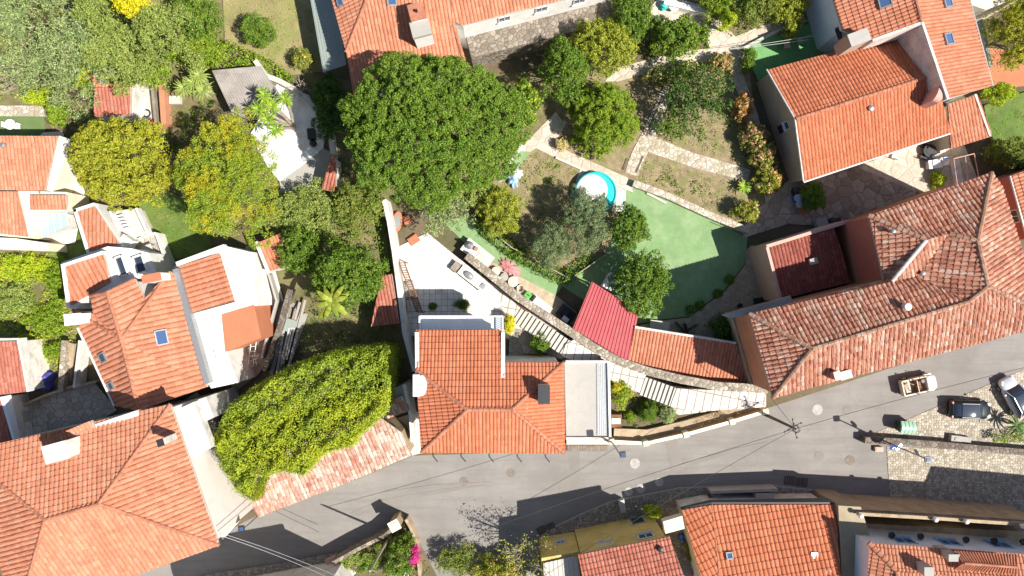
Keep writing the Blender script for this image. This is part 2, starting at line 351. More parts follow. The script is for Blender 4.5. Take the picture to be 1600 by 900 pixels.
M['beigepaint'] = rough_mat('beige_body_paint', (0.60, 0.52, 0.40), 2, 0.1, 10, 0.1, (0.4, 0.3, 0.2), 0.3, 1.5, 0.5, 0.4)
M['rubber'] = plain('tyre_rubber', (0.02, 0.02, 0.02), 0.8)
M['lightred'] = plain('red_lamp_lens', (0.55, 0.02, 0.02), 0.2)
M['lens'] = plain('clear_lens', (0.7, 0.7, 0.7), 0.1)
M['signblue'] = plain('sign_blue', (0.03, 0.09, 0.42), 0.4, var=0.03)
M['balus_worn'] = plain('worn_baluster', (0.45, 0.37, 0.26), 0.7)
M['balus'] = plain('cream_baluster', (0.78, 0.70, 0.55), 0.6)
def asphalt():
    t = NT('asphalt'); p = t.pos()
    a = t.ramp(t.noise(p, 0.18, 6, 0.65), [(0.3, (0.215, 0.202, 0.188)), (0.7, (0.30, 0.283, 0.264))])
    f = t.ramp(t.noise(p, 22, 3), [(0.3, t.grey(0.8)), (0.7, t.grey(1.0))])
    col = t.mix(1.0, a, f, 'MULTIPLY')
    streak = t.ramp(t.noise(t.pos(-0.27, (0.12, 1.6, 1)), 0.9, 7, 0.7), [(0.45, t.grey(0)), (0.72, t.grey(0.7))])
    blot = t.ramp(t.noise(p, 0.8, 8, 0.72), [(0.55, t.grey(0)), (0.7, t.grey(0.45))]); col = t.mix(blot, col, (0.19, 0.172, 0.155))
    col = t.mix(streak, col, (0.175, 0.16, 0.145))
    v = t.n('TexVoronoi', feature='DISTANCE_TO_EDGE'); v.inputs['Scale'].default_value = 0.17
    nz = t.n('TexNoise'); nz.inputs['Scale'].default_value = 1.2; nz.inputs['Detail'].default_value = 6; t.l(p, nz.inputs['Vector'])
    va = t.n('VectorMath', operation='ADD'); t.l(p, va.inputs[0]); t.l(nz.outputs['Color'], va.inputs[1]); t.l(va.outputs[0], v.inputs['Vector'])
    crack = t.ramp(v.outputs['Distance'], [(0.0, t.grey(0.22)), (0.006, t.grey(0))])
    col = t.mix(crack, col, (0.13, 0.12, 0.115))
    t.bump(t.noise(p, 40, 3), 0.3, 0.02)
    return t.fin(col, 0.9, 0, 0.2)
M['asphalt'] = asphalt()
M['asphalt_patch'] = rough_mat('asphalt_patch', (0.235, 0.215, 0.195), 0.6, 0.12, 20, 0.3, rough=0.9)
# ------------------------------------------------------------------ ground sheets (structure), each 6 mm above the one before
_lvl = [0.0]
def patch(name, pts, m, z=None, h=None):
    _lvl[0] += 0.006
    zz = _lvl[0] if z is None else z
    v = [Vector((p.x, p.y, 0)) for p in PP(pts)]
    mb = MB()
    mb.prism(v, zz - 0.004 if h is None else zz, zz if h is None else zz + h)
    return link(name, mb, m, kind='structure')
g = MB(); g.add([(-170, -140, 0), (170, -140, 0), (170, 140, 0), (-170, 140, 0)], [[0, 1, 2, 3]])
link('ground', g, M['earth'], kind='structure')
patch('road', [(-90, 1060), (-90, 930), (340, 838), (400, 806), (560, 748), (645, 712), (885, 704), (960, 694), (1205, 636), (1700, 474), (1780, 1060)], M['asphalt'])
patch('road_patch', [(887, 704), (905, 704), (906, 757), (876, 768), (873, 752), (890, 745)], M['asphalt_patch'])
patch('road_patch', [(1040, 693), (1057, 688), (1067, 733), (1049, 737)], M['asphalt_patch'])
patch('road_patch', [(545, 802), (600, 780), (690, 764), (760, 757), (700, 769), (640, 780), (560, 806)], M['asphalt_patch'])
patch('road_patch', [(600, 768), (680, 757), (770, 752), (690, 760)], M['asphalt_patch'])
patch('road_patch', [(1060, 726), (1150, 700), (1200, 690), (1150, 706), (1066, 732)], M['asphalt_patch'])
patch('cobbled_square', [(1352, 683), (1400, 663), (1660, 551), (1660, 708), (1352, 692)], M['cobble'])
patch('cobbled_street', [(1385, 697), (1660, 709), (1660, 840), (1391, 792)], M['cobble'])
patch('sidewalk', [(690, 920), (760, 872), (838, 838), (905, 805), (955, 784), (1062, 763), (1200, 758), (1322, 773), (1392, 790), (1400, 850), (1060, 880), (860, 960)], M['cobble_grey'], h=0.12)
patch('kerb', [(838, 836), (905, 803), (955, 782), (1062, 761), (1200, 756), (1322, 771), (1322, 774), (1200, 759), (1062, 764), (955, 785.5), (905, 806), (838, 839)], M['concrete'], z=0.0, h=0.14)
patch('sidewalk', [(885, 681), (952, 681), (1010, 683), (1010, 694), (952, 694), (885, 694)], M['paleconc'], h=0.12)
patch('lawn', [(345, -60), (482, -60), (505, 112), (455, 118), (400, 100), (352, 60)], M['lawn_dry'])
patch('garden_soil', [(-60, -60), (345, -60), (350, 100), (330, 200), (-60, 170)], M['soil_green'])
patch('garden_soil', [(-60, 388), (82, 390), (118, 470), (130, 545), (120, 600), (-60, 600)], M['soil_green'])
patch('lawn', [(120, 335), (200, 322), (262, 298), (330, 330), (330, 400), (80, 420), (75, 360)], M['lawn'])
patch('garden_soil', [(420, 290), (600, 260), (620, 385), (640, 560), (480, 570), (430, 420)], M['soil_green'])
patch('garden_soil', [(470, 110), (560, 130), (860, 110), (905, 300), (760, 320), (560, 300), (500, 200)], M['soil_green'])
patch('garden_soil', [(735, 300), (795, 255), (835, 228), (970, 285), (980, 335), (950, 400), (882, 436), (800, 388)], M['soil'])
patch('garden_soil', [(868, 118), (1080, 92), (1170, 110), (1200, 330), (1165, 356), (1040, 308), (978, 278), (868, 232)], M['soil'])
patch('garden_soil', [(1110, -60), (1300, -60), (1285, 60), (1230, 25), (1140, 60), (1105, 30)], M['soil_green'])
patch('green_court', [(972, 287), (1002, 292), (1168, 363), (1163, 412), (1132, 452), (1076, 494), (1032, 499), (985, 508), (925, 478), (868, 440), (880, 424), (945, 396), (975, 332)], M['greenpaint'])
patch('green_path', [(690, 345), (735, 337), (800, 393), (885, 438), (868, 462), (800, 427), (735, 388)], M['greenpaint'])
patch('pavement', [(735, 390), (800, 426), (868, 461), (900, 487), (918, 522), (860, 505), (780, 448)], M['paver'])
patch('pavement', [(1164, 392), (1172, 384), (1215, 384), (1225, 470), (1180, 600), (1100, 560), (1000, 540), (1000, 508), (1030, 501), (1076, 496), (1133, 454), (1164, 413)], M['paver'])
patch('patio', [(618, 388), (668, 364), (712, 400), (806, 470), (816, 492), (792, 525), (636, 525)], M['patio'])
patch('path', [(776, 428), (815, 462), (900, 535), (962, 566), (1062, 600), (1196, 616), (1196, 634), (1110, 642), (1060, 648), (1005, 618), (950, 592), (880, 562), (790, 528)], M['whitestep'])
patch('path', [(778, 285), (818, 226), (868, 176), (884, 196), (866, 224), (890, 238), (978, 277), (1000, 292), (972, 300), (930, 274), (868, 247), (838, 232), (818, 244), (797, 282)], M['crazy_pale'])
patch('green_path', [(779, 284), (812, 236), (829, 238), (806, 268), (796, 283)], M['greenpaint'])
patch('path', [(1040, 128), (1056, 134), (1022, 214), (1072, 236), (1172, 266), (1168, 284), (1088, 264), (1012, 238), (997, 276), (976, 270), (986, 240), (1003, 208)], M['rubble_pale'])
patch('path', [(945, 128), (962, 106), (1062, 82), (1108, 76), (1098, 46), (1122, 30), (1148, 58), (1240, 20), (1262, 34), (1164, 76), (1158, 112), (1184, 182), (1215, 330), (1230, 350), (1160, 372), (1166, 336), (1196, 318), (1160, 170), (1134, 98), (1070, 98), (966, 128)], M['crazy_pale'])
patch('terrace', [(1012, 16), (1036, -10), (1112, 16), (1104, 50), (1068, 34), (1030, 40)], M['crazy_pale'])
patch('green_terrace', [(1160, 74), (1275, 34), (1300, 100), (1186, 134)], M['astro'])
patch('courtyard', [(1226, 286), (1262, 262), (1440, 245), (1512, 300), (1360, 348), (1262, 352), (1226, 350), (1178, 366), (1172, 345)], M['crazy'])
patch('terrace', [(1338, 262), (1432, 222), (1505, 228), (1530, 292), (1444, 306)], M['crazy_pale'])
patch('lawn', [(1535, 165), (1660, 125), (1660, 270), (1550, 255)], M['lawn'])
patch('path', [(1530, 75), (1660, 88), (1660, 130), (1548, 140)], M['deck'])
patch('yard', [(392, 212), (418, 160), (436, 128), (484, 150), (512, 200), (506, 232), (470, 262), (438, 284), (420, 262)], M['yardwhite'])
patch('yard', [(438, 284), (470, 262), (506, 232), (530, 246), (502, 300), (440, 302)], M['concrete'])
patch('yard', [(210, 128), (262, 132), (268, 200), (215, 200)], M['paleconc'])
patch('green_terrace', [(-60, 178), (72, 180), (74, 212), (-60, 214)], M['court_dull'])
patch('path', [(-60, 166), (68, 166), (78, 183), (-60, 182)], M['rubble_pale'])
patch('yard', [(70, 208), (100, 206), (135, 300), (120, 380), (-20, 392), (-20, 300)], M['lanecream'])
patch('courtyard', [(12, 640), (108, 602), (150, 596), (185, 640), (150, 662), (8, 706)], M['crazy_grey'])
patch('lane', [(265, 640), (310, 612), (336, 640), (348, 705), (398, 788), (350, 842), (330, 812)], M['lanecream'])
patch('courtyard', [(340, 552), (410, 455), (442, 462), (448, 520), (405, 585), (368, 612)], M['oldpaving'])
patch('path', [(385, 385), (420, 380), (445, 470), (410, 480)], M['paleconc'])
patch('yard', [(598, 660), (660, 640), (665, 705), (640, 712), (605, 690)], M['paleconc'])
patch('sidewalk', [(240, 925), (330, 895), (430, 880), (500, 866), (540, 862), (520, 930), (240, 960)], M['cobble_grey'], h=0.1)
patch('yard', [(500, 875), (560, 850), (640, 815), (700, 930), (480, 930)], M['earth'])

# ------------------------------------------------------------------ tiled roofs and houses
def tile_surface(polys, pitch=0.31, course=0.46, amp=None, step=0.05, rough=0.0):
    """real clay-tile relief over plan polygons; returns verts, faces, uv per loop"""
    prof = (0.0, 0.14, 0.3, 0.5, 0.7, 0.86); amp = amp or 0.30 * pitch
    V, F, UV = [], [], []
    def fu(t): return np.abs(np.sin(np.pi * t)) ** 0.8
    for pi, poly in enumerate(polys):
        nrm = Vector((0, 0, 0)); k = len(poly)
        for i in range(k):
            a, b = poly[i], poly[(i + 1) % k]
            nrm += Vector(((a.y - b.y) * (a.z + b.z), (a.z - b.z) * (a.x + b.x), (a.x - b.x) * (a.y + b.y)))
        if nrm.z < 0: nrm = -nrm
        d = Vector((nrm.x, nrm.y)); d = d.normalized() if d.length > 1e-6 else Vector((0, -1))
        u = Vector((-d.y, d.x))
        for tri in tessellate_polygon([[Vector((p.x, p.y, 0)) for p in poly]]):
            T = [poly[i] for i in tri]
            loc = [(p.x * u.x + p.y * u.y, p.x * d.x + p.y * d.y) for p in T]
            ar = (loc[1][0] - loc[0][0]) * (loc[2][1] - loc[0][1]) - (loc[2][0] - loc[0][0]) * (loc[1][1] - loc[0][1])
            if abs(ar) < 0.02: continue
            if ar < 0: T = [T[0], T[2], T[1]]; loc = [loc[0], loc[2], loc[1]]
            i0, i1 = math.floor(min(l[0] for l in loc) / pitch), math.ceil(max(l[0] for l in loc) / pitch)
            j0, j1 = math.floor(min(l[1] for l in loc) / course), math.ceil(max(l[1] for l in loc) / course)
            us = [(i + t) * pitch for i in range(i0, i1) for t in prof] + [i1 * pitch]
            vs = [(j + t) * course for j in range(j0, j1) for t in (0.0, 0.07)] + [j1 * course]
            bm = bmesh.new()
            gv = [[bm.verts.new((a, b, 0)) for b in vs] for a in us]
            for a in range(len(us) - 1):
                for b in range(len(vs) - 1):
                    bm.faces.new((gv[a][b], gv[a + 1][b], gv[a + 1][b + 1], gv[a][b + 1]))
            for e in range(3):
                p, q = loc[e], loc[(e + 1) % 3]
                bmesh.ops.bisect_plane(bm, geom=bm.verts[:] + bm.edges[:] + bm.faces[:], plane_co=(p[0], p[1], 0),
                                       plane_no=(q[1] - p[1], -(q[0] - p[0]), 0), clear_outer=True, dist=1e-5)
            if not bm.faces: bm.free(); continue
            bm.verts.index_update()
            co = np.array([v.co[:2] for v in bm.verts])
            fc = [[v.index for v in f.verts] for f in bm.faces]
            cen = [f.calc_center_median() for f in bm.faces]
            bm.free()
            n3 = (T[1] - T[0]).cross(T[2] - T[0])
            X = co[:, 0] * u.x + co[:, 1] * d.x; Y = co[:, 0] * u.y + co[:, 1] * d.y
            Z = T[0].z - ((X - T[0].x) * n3.x + (Y - T[0].y) * n3.y) / n3.z
            tu = co[:, 0] / pitch; tv = co[:, 1] / course
            fr = tv - np.floor(tv + 1e-5); fr = np.clip(fr, 0, 1)
            gstep = np.where(fr < 0.07, 1 - fr / 0.07, (fr - 0.07) / 0.93)
            Z = Z + amp * fu(tu - np.floor(tu + 1e-6)) + step * gstep
            jr = np.random.default_rng(len(V) + 7); Z = Z + 0.035 * np.sin(X * 0.9 + Y * 0.6) * np.sin(Y * 1.1 - X * 0.4 + pi) + (jr.random(len(Z)) - 0.5) * 0.022 * (1 + 2.2 * rough)
            b = len(V); V += list(zip(X.tolist(), Y.tolist(), Z.tolist()))
            for f, c in zip(fc, cen):
                F.append([i + b for i in f])
                cu, cv = math.floor(c.x / pitch) + pi * 37.0 + 0.5, math.floor(c.y / course) + pi * 17.0 + 0.5
                for i in f: UV.append((cu, cv))
    return V, F, UV

def inset(pts, d):
    n = len(pts)
    a = sum(pts[i].x * pts[(i + 1) % n].y - pts[(i + 1) % n].x * pts[i].y for i in range(n))
    if a < 0: pts = pts[::-1]
    out = []
    for i in range(n):
        p0, p, p1 = pts[i - 1], pts[i], pts[(i + 1) % n]
        e0 = Vector((p.x - p0.x, p.y - p0.y)).normalized(); e1 = Vector((p1.x - p.x, p1.y - p.y)).normalized()
        n0, n1 = Vector((-e0.y, e0.x)), Vector((-e1.y, e1.x))
        b = n0 + n1
        b = b / max(0.35, b.dot(n0)) if b.length > 0.05 else n0
        out.append(Vector((p.x + b.x * d, p.y + b.y * d, p.z)))
    return out

class House:
    def __init__(s, name, label, cat, V, faces, outline, wall, tile, ridges=(), over=0.3, group=None, base=0.0, rmat='ridge', rr=0.16, walls=True, **tk):
        s.V = {k: P(*v) for k, v in V.items()}
        pts = [s.V[k] for k in outline]
        c = sum(pts, Vector()) / len(pts)
        s.root = thing(name, (c.x, c.y, base), label, cat, group)
        s.polys = [[s.V[k] for k in f] for f in faces]
        v, f, uv = tile_surface(s.polys, **tk)
        nt = len(f)
        mb = MB(); mb.v = v; mb.f = f; mb.m = [0] * nt
        for poly in s.polys:                                    # the deck under the tiles
            for t in tessellate_polygon([[Vector((p.x, p.y, 0)) for p in poly]]):
                T = [poly[i] for i in t]
                if (T[1] - T[0]).cross(T[2] - T[0]).z < 0: T = [T[0], T[2], T[1]]
                up = [p + Vector((0, 0, -0.015)) for p in T]; lo = [p + Vector((0, 0, -0.13)) for p in T]
                mb.add(up + lo, [[0, 1, 2], [5, 4, 3], [0, 3, 4, 1], [1, 4, 5, 2], [2, 5, 3, 0]], 1)
        uv = uv + [(0.5, 0.5)] * (sum(len(x) for x in mb.f) - len(uv))
        s.roof = link_np('roof', mb.v, mb.f, [M[tile], M['deckside']], s.root, mi=mb.m, uv=uv)
        if walls:
            w = inset(pts, over); wb = MB(); n = len(w)
            a = [(p.x, p.y, base) for p in w] + [(p.x, p.y, p.z - 0.1) for p in w]
            wb.add(a, [[i, (i + 1) % n, n + (i + 1) % n, n + i] for i in range(n)])
            s.walls = link('wall', wb, M[wall], s.root)
            s.wp = w
        for a, b in ridges:
            s.ridge(s.V[a], s.V[b], rmat, rr)
    def ridge(s, A, B, rmat='ridge', rr=0.13):
        L = (B - A).length; n = max(2, int(L / 0.42)); path = []; rad = []
        for i in range(n):
            path += [A.lerp(B, i / n), A.lerp(B, (i + 0.94) / n)]; rad += [rr * 1.12, rr * 0.92]
        path = [p + Vector((0, 0, 0.04)) for p in path]
        mb = MB(); mb.tube(path, rad, 8)
        link('ridge_cap', mb, M[rmat], s.roof)
    def hit(s, x, y):
        C = Vector((0, 0, H)); D = P(x, y, 0) - C; best = None
        for poly in s.polys:
            for t in tessellate_polygon([[Vector((p.x, p.y, 0)) for p in poly]]):
                T = [poly[i] for i in t]; n = (T[1] - T[0]).cross(T[2] - T[0])
                if n.z < 0: n = -n
                n.normalize(); k = (T[0] - C).dot(n) / D.dot(n); q = C + D * k
                inside = True; sg = 0
                for e in range(3):
                    c = (T[(e + 1) % 3].x - T[e].x) * (q.y - T[e].y) - (T[(e + 1) % 3].y - T[e].y) * (q.x - T[e].x)
                    if sg * c < -1e-4: inside = False
                    if abs(c) > 1e-6: sg = math.copysign(1, c)
                if inside and (best is None or q.z > best[0].z): best = (q, n)
        if best is None:
            q = P(x, y, s.polys[0][0].z); best = (q, Vector((0, 0, 1)))
        return best
    def skylight(s, x, y, w, l, glass='skyglass'):
        q, n = s.hit(x, y)
        d = Vector((n.x, n.y, 0)); d = d.normalized() if d.length > 0.01 else Vector((0, 1, 0))
        X = Vector((-d.y, d.x, 0)); Y = n.cross(X); R = Matrix((X, Y, n)).transposed()
        mb = MB()
        for bx, by, sx, sy in ((-w / 2, 0, .1, l), (w / 2, 0, .1, l), (0, -l / 2, w + .1, .1), (0, l / 2, w + .1, .1)):
            mb.box((0, 0, 0), (sx, sy, 0.26)); mb.v[-8:] = [tuple(Vector(v) + Vector((bx, by, 0))) for v in mb.v[-8:]]
        mb.v = [tuple(q + R @ Vector(v)) for v in mb.v]
        f = link('skylight', mb, M['greymetal'], s.roof)
        gb = MB(); gb.box((0, 0, 0.12), (w - .08, l - .08, 0.09)); gb.v = [tuple(q + R @ Vector(v)) for v in gb.v]
        link('skylight_glass', gb, M[glass], s.root)
    def chimney(s, x, y, z, w, l, rot=0.0, m='white', cap='concrete', drop=2.2, capz=0.1, grow=0.08, flue=False):
        c = P(x, y, z); mb = MB()
        mb.box((c.x, c.y, z - drop), (w, l, drop - capz), rot)
        mb.box((c.x, c.y, z - capz), (w + grow, l + grow, capz), rot, 1)
        if flue: mb.lathe((c.x, c.y, z), [(0.11, 0), (0.11, 0.3)], 10, 2)
        return link('chimney', mb, [M[m], M[cap], M['black']], s.roof)
    def vent(s, x, y, r=0.14, hh=0.6, m='greymetal'):
        q, n = s.hit(x, y); mb = MB()
        mb.lathe((q.x, q.y, q.z - 0.2), [(r, 0), (r, hh), (r * 1.6, hh + .02), (r * 1.4, hh + .14), (r * .3, hh + .2)], 12)
        link('vent_pipe', mb, M[m], s.roof)
    def window(s, p0, p1, x, y, w, h, frame='frame', glass='glass', sill=True, panes=2, name='window'):
        """a framed window set on the wall p0-p1 where pixel (x, y) meets it"""
        window_on(s.root, s.V[p0] if isinstance(p0, str) else p0, s.V[p1] if isinstance(p1, str) else p1, x, y, w, h, frame, glass, sill, panes, name)
def window_on(root, A, B, x, y, w, h, frame='frame', glass='glass', sill=True, panes=2, name='window'):
    C = Vector((0, 0, H)); D = P(x, y, 0) - C
    e = Vector((B.x - A.x, B.y - A.y, 0)).normalized(); n = Vector((-e.y, e.x, 0))
    if n.dot(C - A) < 0: n = -n
    k = (A - C).dot(n) / D.dot(n); q = C + D * k
    rot = math.atan2(e.y, e.x)
    z0 = q.z - h / 2; mb = MB(); t = 0.09; off = n * 0.02
    for dx, dz, sx, sz in ((-w / 2, 0, t, h), (w / 2, 0, t, h), (0, 0, w, t), (0, h - t, w, t)):
        c = q + off + e * dx; mb.box((c.x, c.y, z0 + dz), (sx, 0.13, sz), rot)
    for i in range(1, panes):
        c = q + off + e * (w * (i / panes - 0.5)); mb.box((c.x, c.y, z0), (0.06, 0.11, h), rot)
    if sill: c = q + n * 0.08; mb.box((c.x, c.y, z0 - 0.08), (w + 0.25, 0.24, 0.07), rot)
    f = link(name, mb, M[frame], root)
    gb = MB(); c = q + off * 0.6; gb.box((c.x, c.y, z0 + 0.03), (w - 0.04, 0.05, h - 0.06), rot)
    link('pane', gb, M[glass], f)
def on_line(A, B, t, off=0.0):
    p = A.lerp(B, t); e = (B - A).normalized(); return p + Vector((-e.y, e.x, 0)) * off
M['deckside'] = rough_mat('eave_mortar', (0.50, 0.40, 0.33), 1.5, 0.2, 10, 0.2)

# ---- long house with the big hipped roof at the top edge
T = House('long_house', 'long white house with a faded red hip roof and stone base behind the round pine', 'house',
    dict(a=(600, -70, 8.6), b=(541, 82, 6.3), c=(553, 150, 5.2), d=(725, 95, 5.2), e=(707, 33, 6.9), f=(722, 40, 6.6), g=(965, -22, 6.6), h=(935, -140, 9.0), i=(700, -97, 8.8), j=(505, -50, 6.3)),
    [('a', 'b', 'c', 'd', 'e', 'i'), ('i', 'e', 'f', 'g', 'h'), ('j', 'b', 'a')], ('j', 'b', 'c', 'd', 'e', 'f', 'g', 'h', 'i', 'a'),
    'white', 't_salmon', [('b', 'a'), ('d', 'e')], over=0.35)
T.chimney(651, 18, 9.0, 1.2, 1.3, 0.25, 'white', 't_flat' if 't_flat' in M else 'ridge', 2.6, flue=True)
T.chimney(657, 44, 8.6, 1.5, 1.2, 0.25, 'white', 'concrete', 2.8, 0.35)
T.skylight(533, 3, 0.7, 0.5); T.skylight(613, 2, 0.7, 0.6)
tf, tg = T.V['f'] + Vector((-0.08, 0.34, 0)), T.V['g'] + Vector((-0.08, 0.34, 0))
for x, y in ((788, 29), (846, 14), (905, 1)): T.window(tf, tg, x, y, 1.0, 1.0)
for x, y in ((786, 55), (860, 36), (814, 62)): T.window(tf, tg, x, y, 1.5, 1.1, 'oldwood', 'glass', False, 1, 'opening')
sb = MB(); A0, B0 = tf.copy(), tg.copy(); e = (B0 - A0).normalized(); nn = Vector((e.y, -e.x, 0)).normalized()
q = [A0 + e * 0.2 + nn * 1.9, B0 + nn * 1.9, B0 + nn * 0.03, A0 + e * 0.2 + nn * 0.03]
sb.prism([Vector((p.x, p.y, 0)) for p in q], 0, 2.9)
link('stone_base', sb, M['rubble_mid'], T.root)
aw = MB(); ap = [(478, -40, 3.35), (519, -40, 3.55), (541, 101, 3.45), (505, 113, 3.15)]
ap = PP(ap)
def sheet(mb, quad, n, amp, thick=0.04, along=0):
    """ribbed sheet over a quad of four Vectors, ribs running from edge 0-1 to edge 3-2"""
    a, b, c, d = quad; top = []
    prof = [(0, 0), (0.3, 0), (0.36, 1), (0.64, 1), (0.7, 0)]
    ts = [((i + t) / n, h) for i in range(n) for t, h in prof] + [(1, 0)]
    r0 = [a.lerp(b, t) + Vector((0, 0, h * amp)) for t, h in ts]; r1 = [d.lerp(c, t) + Vector((0, 0, h * amp)) for t, h in ts]
    k = len(ts); lo = Vector((0, 0, -thick))
    vs = r0 + r1 + [p + lo for p in r0] + [p + lo for p in r1]
    fs = []
    for i in range(k - 1):
        fs += [[i, i + 1, k + i + 1, k + i], [2 * k + i, 3 * k + i, 3 * k + i + 1, 2 * k + i + 1], [i, 2 * k + i, 2 * k + i + 1, i + 1], [k + i, k + i + 1, 3 * k + i + 1, 3 * k + i]]
    fs += [[0, k, 3 * k, 2 * k], [k - 1, 3 * k - 1, 4 * k - 1, 2 * k - 1]]
    if (b - a).cross(d - a).z < 0: fs = [f[::-1] for f in fs]
    return mb.add(vs, fs)
r = thing('awning', (ap[0].x, ap[3].y, 0), 'grey green metal awning along the west side of the long house', 'awning')
sheet(aw, ap, 9, 0.035); link('sheet_roof', aw, M['greenmetal'], r)
pb = MB()
for p in (ap[3], ap[0].lerp(ap[3], 0.4)): pb = MB().box((p.x + 0.15, p.y + 0.1, 0), (0.12, 0.12, p.z - 0.05)); link('post', pb, M['greymetal'], r)

# ---- right-hand houses at the top
R1 = House('gabled_house', 'gabled house with a bright orange tiled roof and taupe end wall', 'house',
    dict(A=(1199, 109, 3.5), B=(1407, 54, 3.6), C=(1460, 117, 5.6), D=(1243, 186, 5.6), E=(1485, 207, 3.4), F=(1256, 283, 3.4)),
    [('A', 'D', 'C', 'B'), ('D', 'F', 'E', 'C')], ('A', 'D', 'F', 'E', 'C', 'B'), 'taupe', 't_new', [('D', 'C')], over=0.22)
R1.window(R1.wp[0] if False else R1.V['D'] + Vector((0.22, 0, 0)), R1.V['F'] + Vector((0.22, 0, 0)), 1230, 196, 0.7, 0.9, 'frame', 'glass', True, 1)
R1.window(R1.V['D'] + Vector((0.22, 0, 0)), R1.V['F'] + Vector((0.22, 0, 0)), 1220, 202, 0.6, 0.8, 'darkmetal', 'glass', False, 1)
for a, b in (('A', 'D'), ('D', 'F')):
    m = MB(); m.tube([R1.V[a] + Vector((-0.06, 0, 0.02)), R1.V[b] + Vector((-0.06, 0, 0.02))], 0.09, 6); link('verge', m, M['dirtywhite'], R1.roof)
R1.vent(1359, 170, 0.16, 0.4)
m = MB(); m.tube([R1.V['F'] + Vector((0, -0.08, -0.05)), R1.V['E'] + Vector((0, -0.08, -0.05))], 0.08, 6); link('gutter', m, M['frame'], R1.roof)
cb = MB(); c = P(1467, 146, 6.6)                                 # the arched pink chimney
pro = [(-0.72, -2.2), (0.72, -2.2), (0.72, -0.2)] + [(0.72 * math.cos(math.pi * i / 10), -0.2 + 0.6 * math.sin(math.pi * i / 10)) for i in range(1, 10)] + [(-0.72, -0.2)]
rt = math.radians(72); ex, ey = Vector((math.cos(rt), math.sin(rt), 0)), Vector((-math.sin(rt), math.cos(rt), 0))
vs = [c + ex * a + Vector((0, 0, b)) + ey * s_ for s_ in (-0.3, 0.3) for a, b in pro]; k = len(pro)
cb.add(vs, [list(range(k)), list(range(k, 2 * k))[::-1]] + [[i, k + i, k + (i + 1) % k, (i + 1) % k] for i in range(k)])
link('chimney', cb, M['pink'], R1.roof)

R2 = House('tall_house', 'taller pale blue walled house with three skylights behind the gabled house', 'house',
    dict(a=(1412, -70, 7.4), b=(1480, 155, 7.0), c=(1550, 134, 5.4), d=(1494, -72, 5.4), e=(1440, 36, 7.4), f=(1362, 64, 6.0), g=(1316, 46, 5.4), h=(1284, -60, 5.4)),
    [('a', 'd', 'c', 'b', 'e'), ('a', 'e', 'f', 'g', 'h')], ('a', 'd', 'c', 'b', 'e', 'f', 'g', 'h'), 'bluewhite', 't_orange', [('a', 'e')], over=0.2)
R2.skylight(1382, 2, 1.0, 0.9); R2.skylight(1478, 4, 0.9, 0.8); R2.skylight(1480, 62, 0.9, 0.8)
R2.chimney(1343, 58, 6.9, 1.7, 1.0, 0.35, 'taupe', 'grey', 2.6, 0.08)
m = MB(); m.wall([R2.V['f'], R2.V['e']], [6.15, 7.55], 0.25, 4.2); link('parapet', m, M['dirtywhite'], R2.root)
m = MB(); m.wall([R2.V['e'], R2.V['b']], [7.55, 7.15], 0.2, 3.0); link('parapet', m, M['dirtywhite'], R2.root)
m = MB(); m.tube([R2.V['c'] + Vector((.05, -.05, 0)), R2.V['d'] + Vector((.1, 0, 0))], 0.1, 6); link('gutter', m, M['greymetal'], R2.roof)
for x, y in ((1310, 52), (1313, 60)):
    R2.window(R2.V['g'] + Vector((0.2, 0, 0)), R2.V['h'] + Vector((0.2, 0, 0)), x - 1, y - 4, 0.45, 0.5, 'darkmetal', 'glass', False, 1)

R3 = House('side_annex', 'small annex with an orange tiled lean-to roof beside the gabled house', 'annex',
    dict(a=(1480, 163, 3.3), b=(1527, 148, 3.3), c=(1550, 213, 2.6), d=(1485, 233, 2.6)), [('a', 'd', 'c', 'b')], ('a', 'd', 'c', 'b'), 'cream', 't_salmon', [], over=0.12)
m = MB(); m.wall([R3.V['b'] + Vector((-.3, 0, 0)), R3.V['c'] + Vector((-.3, 0, 0))], [3.5, 2.8], 0.15, 2.2); link('verge', m, M['dirtywhite'], R3.roof)
HY = MB(); HY.prism(PP([(1500, -60), (1610, -60), (1600, -5), (1540, 15), (1519, 8)], 5), 0, 5)
solo('cream_house', HY, M['cream'], 'flat roofed pale cream house corner at the top edge', 'house')

# ---- the big old house on the bend, patchwork roofs
RB = House('corner_house', 'large old house with weathered patchwork tile roofs along the street bend', 'house',
    dict(n0=(1357, 337, 9.0), n1=(1549, 269, 9.0), k0=(1527, 376, 11.1), k1=(1483, 365, 10.3), k2=(1447, 375, 10.7), w0=(1380, 437, 9.0), w1=(1393, 440, 9.7), s0=(1432, 432, 9.3),
         j0=(1543, 448, 11.4), j1=(1513, 472, 11.2), h0=(1268, 545, 11.0), nw=(1170, 490, 8.8), sw=(1207, 622, 8.8), se=(1660, 502, 8.8), ne=(1620, 470, 8.9), e1=(1566, 292, 8.8)),
    [('n0', 'k2', 'k1', 'k0', 'n1'), ('n0', 'w0', 'w1', 'k2'), ('k2', 'w1', 's0', 'k1'), ('k1', 's0', 'j1', 'j0', 'k0'),
     ('nw', 'h0', 'j1', 's0', 'w1', 'w0'), ('nw', 'sw', 'h0'), ('h0', 'sw', 'se', 'j0', 'j1'), ('n1', 'k0', 'j0', 'se', 'ne', 'e1')],
    ('nw', 'sw', 'se', 'ne', 'e1', 'n1', 'n0', 'w0'), 'terrawall', 't_worn',
    [('n0', 'k2'), ('k1', 'k0'), ('k0', 'n1'), ('k0', 'j0'), ('j0', 'j1'), ('h0', 'j1'), ('h0', 'nw'), ('h0', 'sw'), ('j0', 'se')], over=0.3, rmat='ridge_old', rr=0.19, pitch=0.36, course=0.42, amp=0.13, rough=0.8)
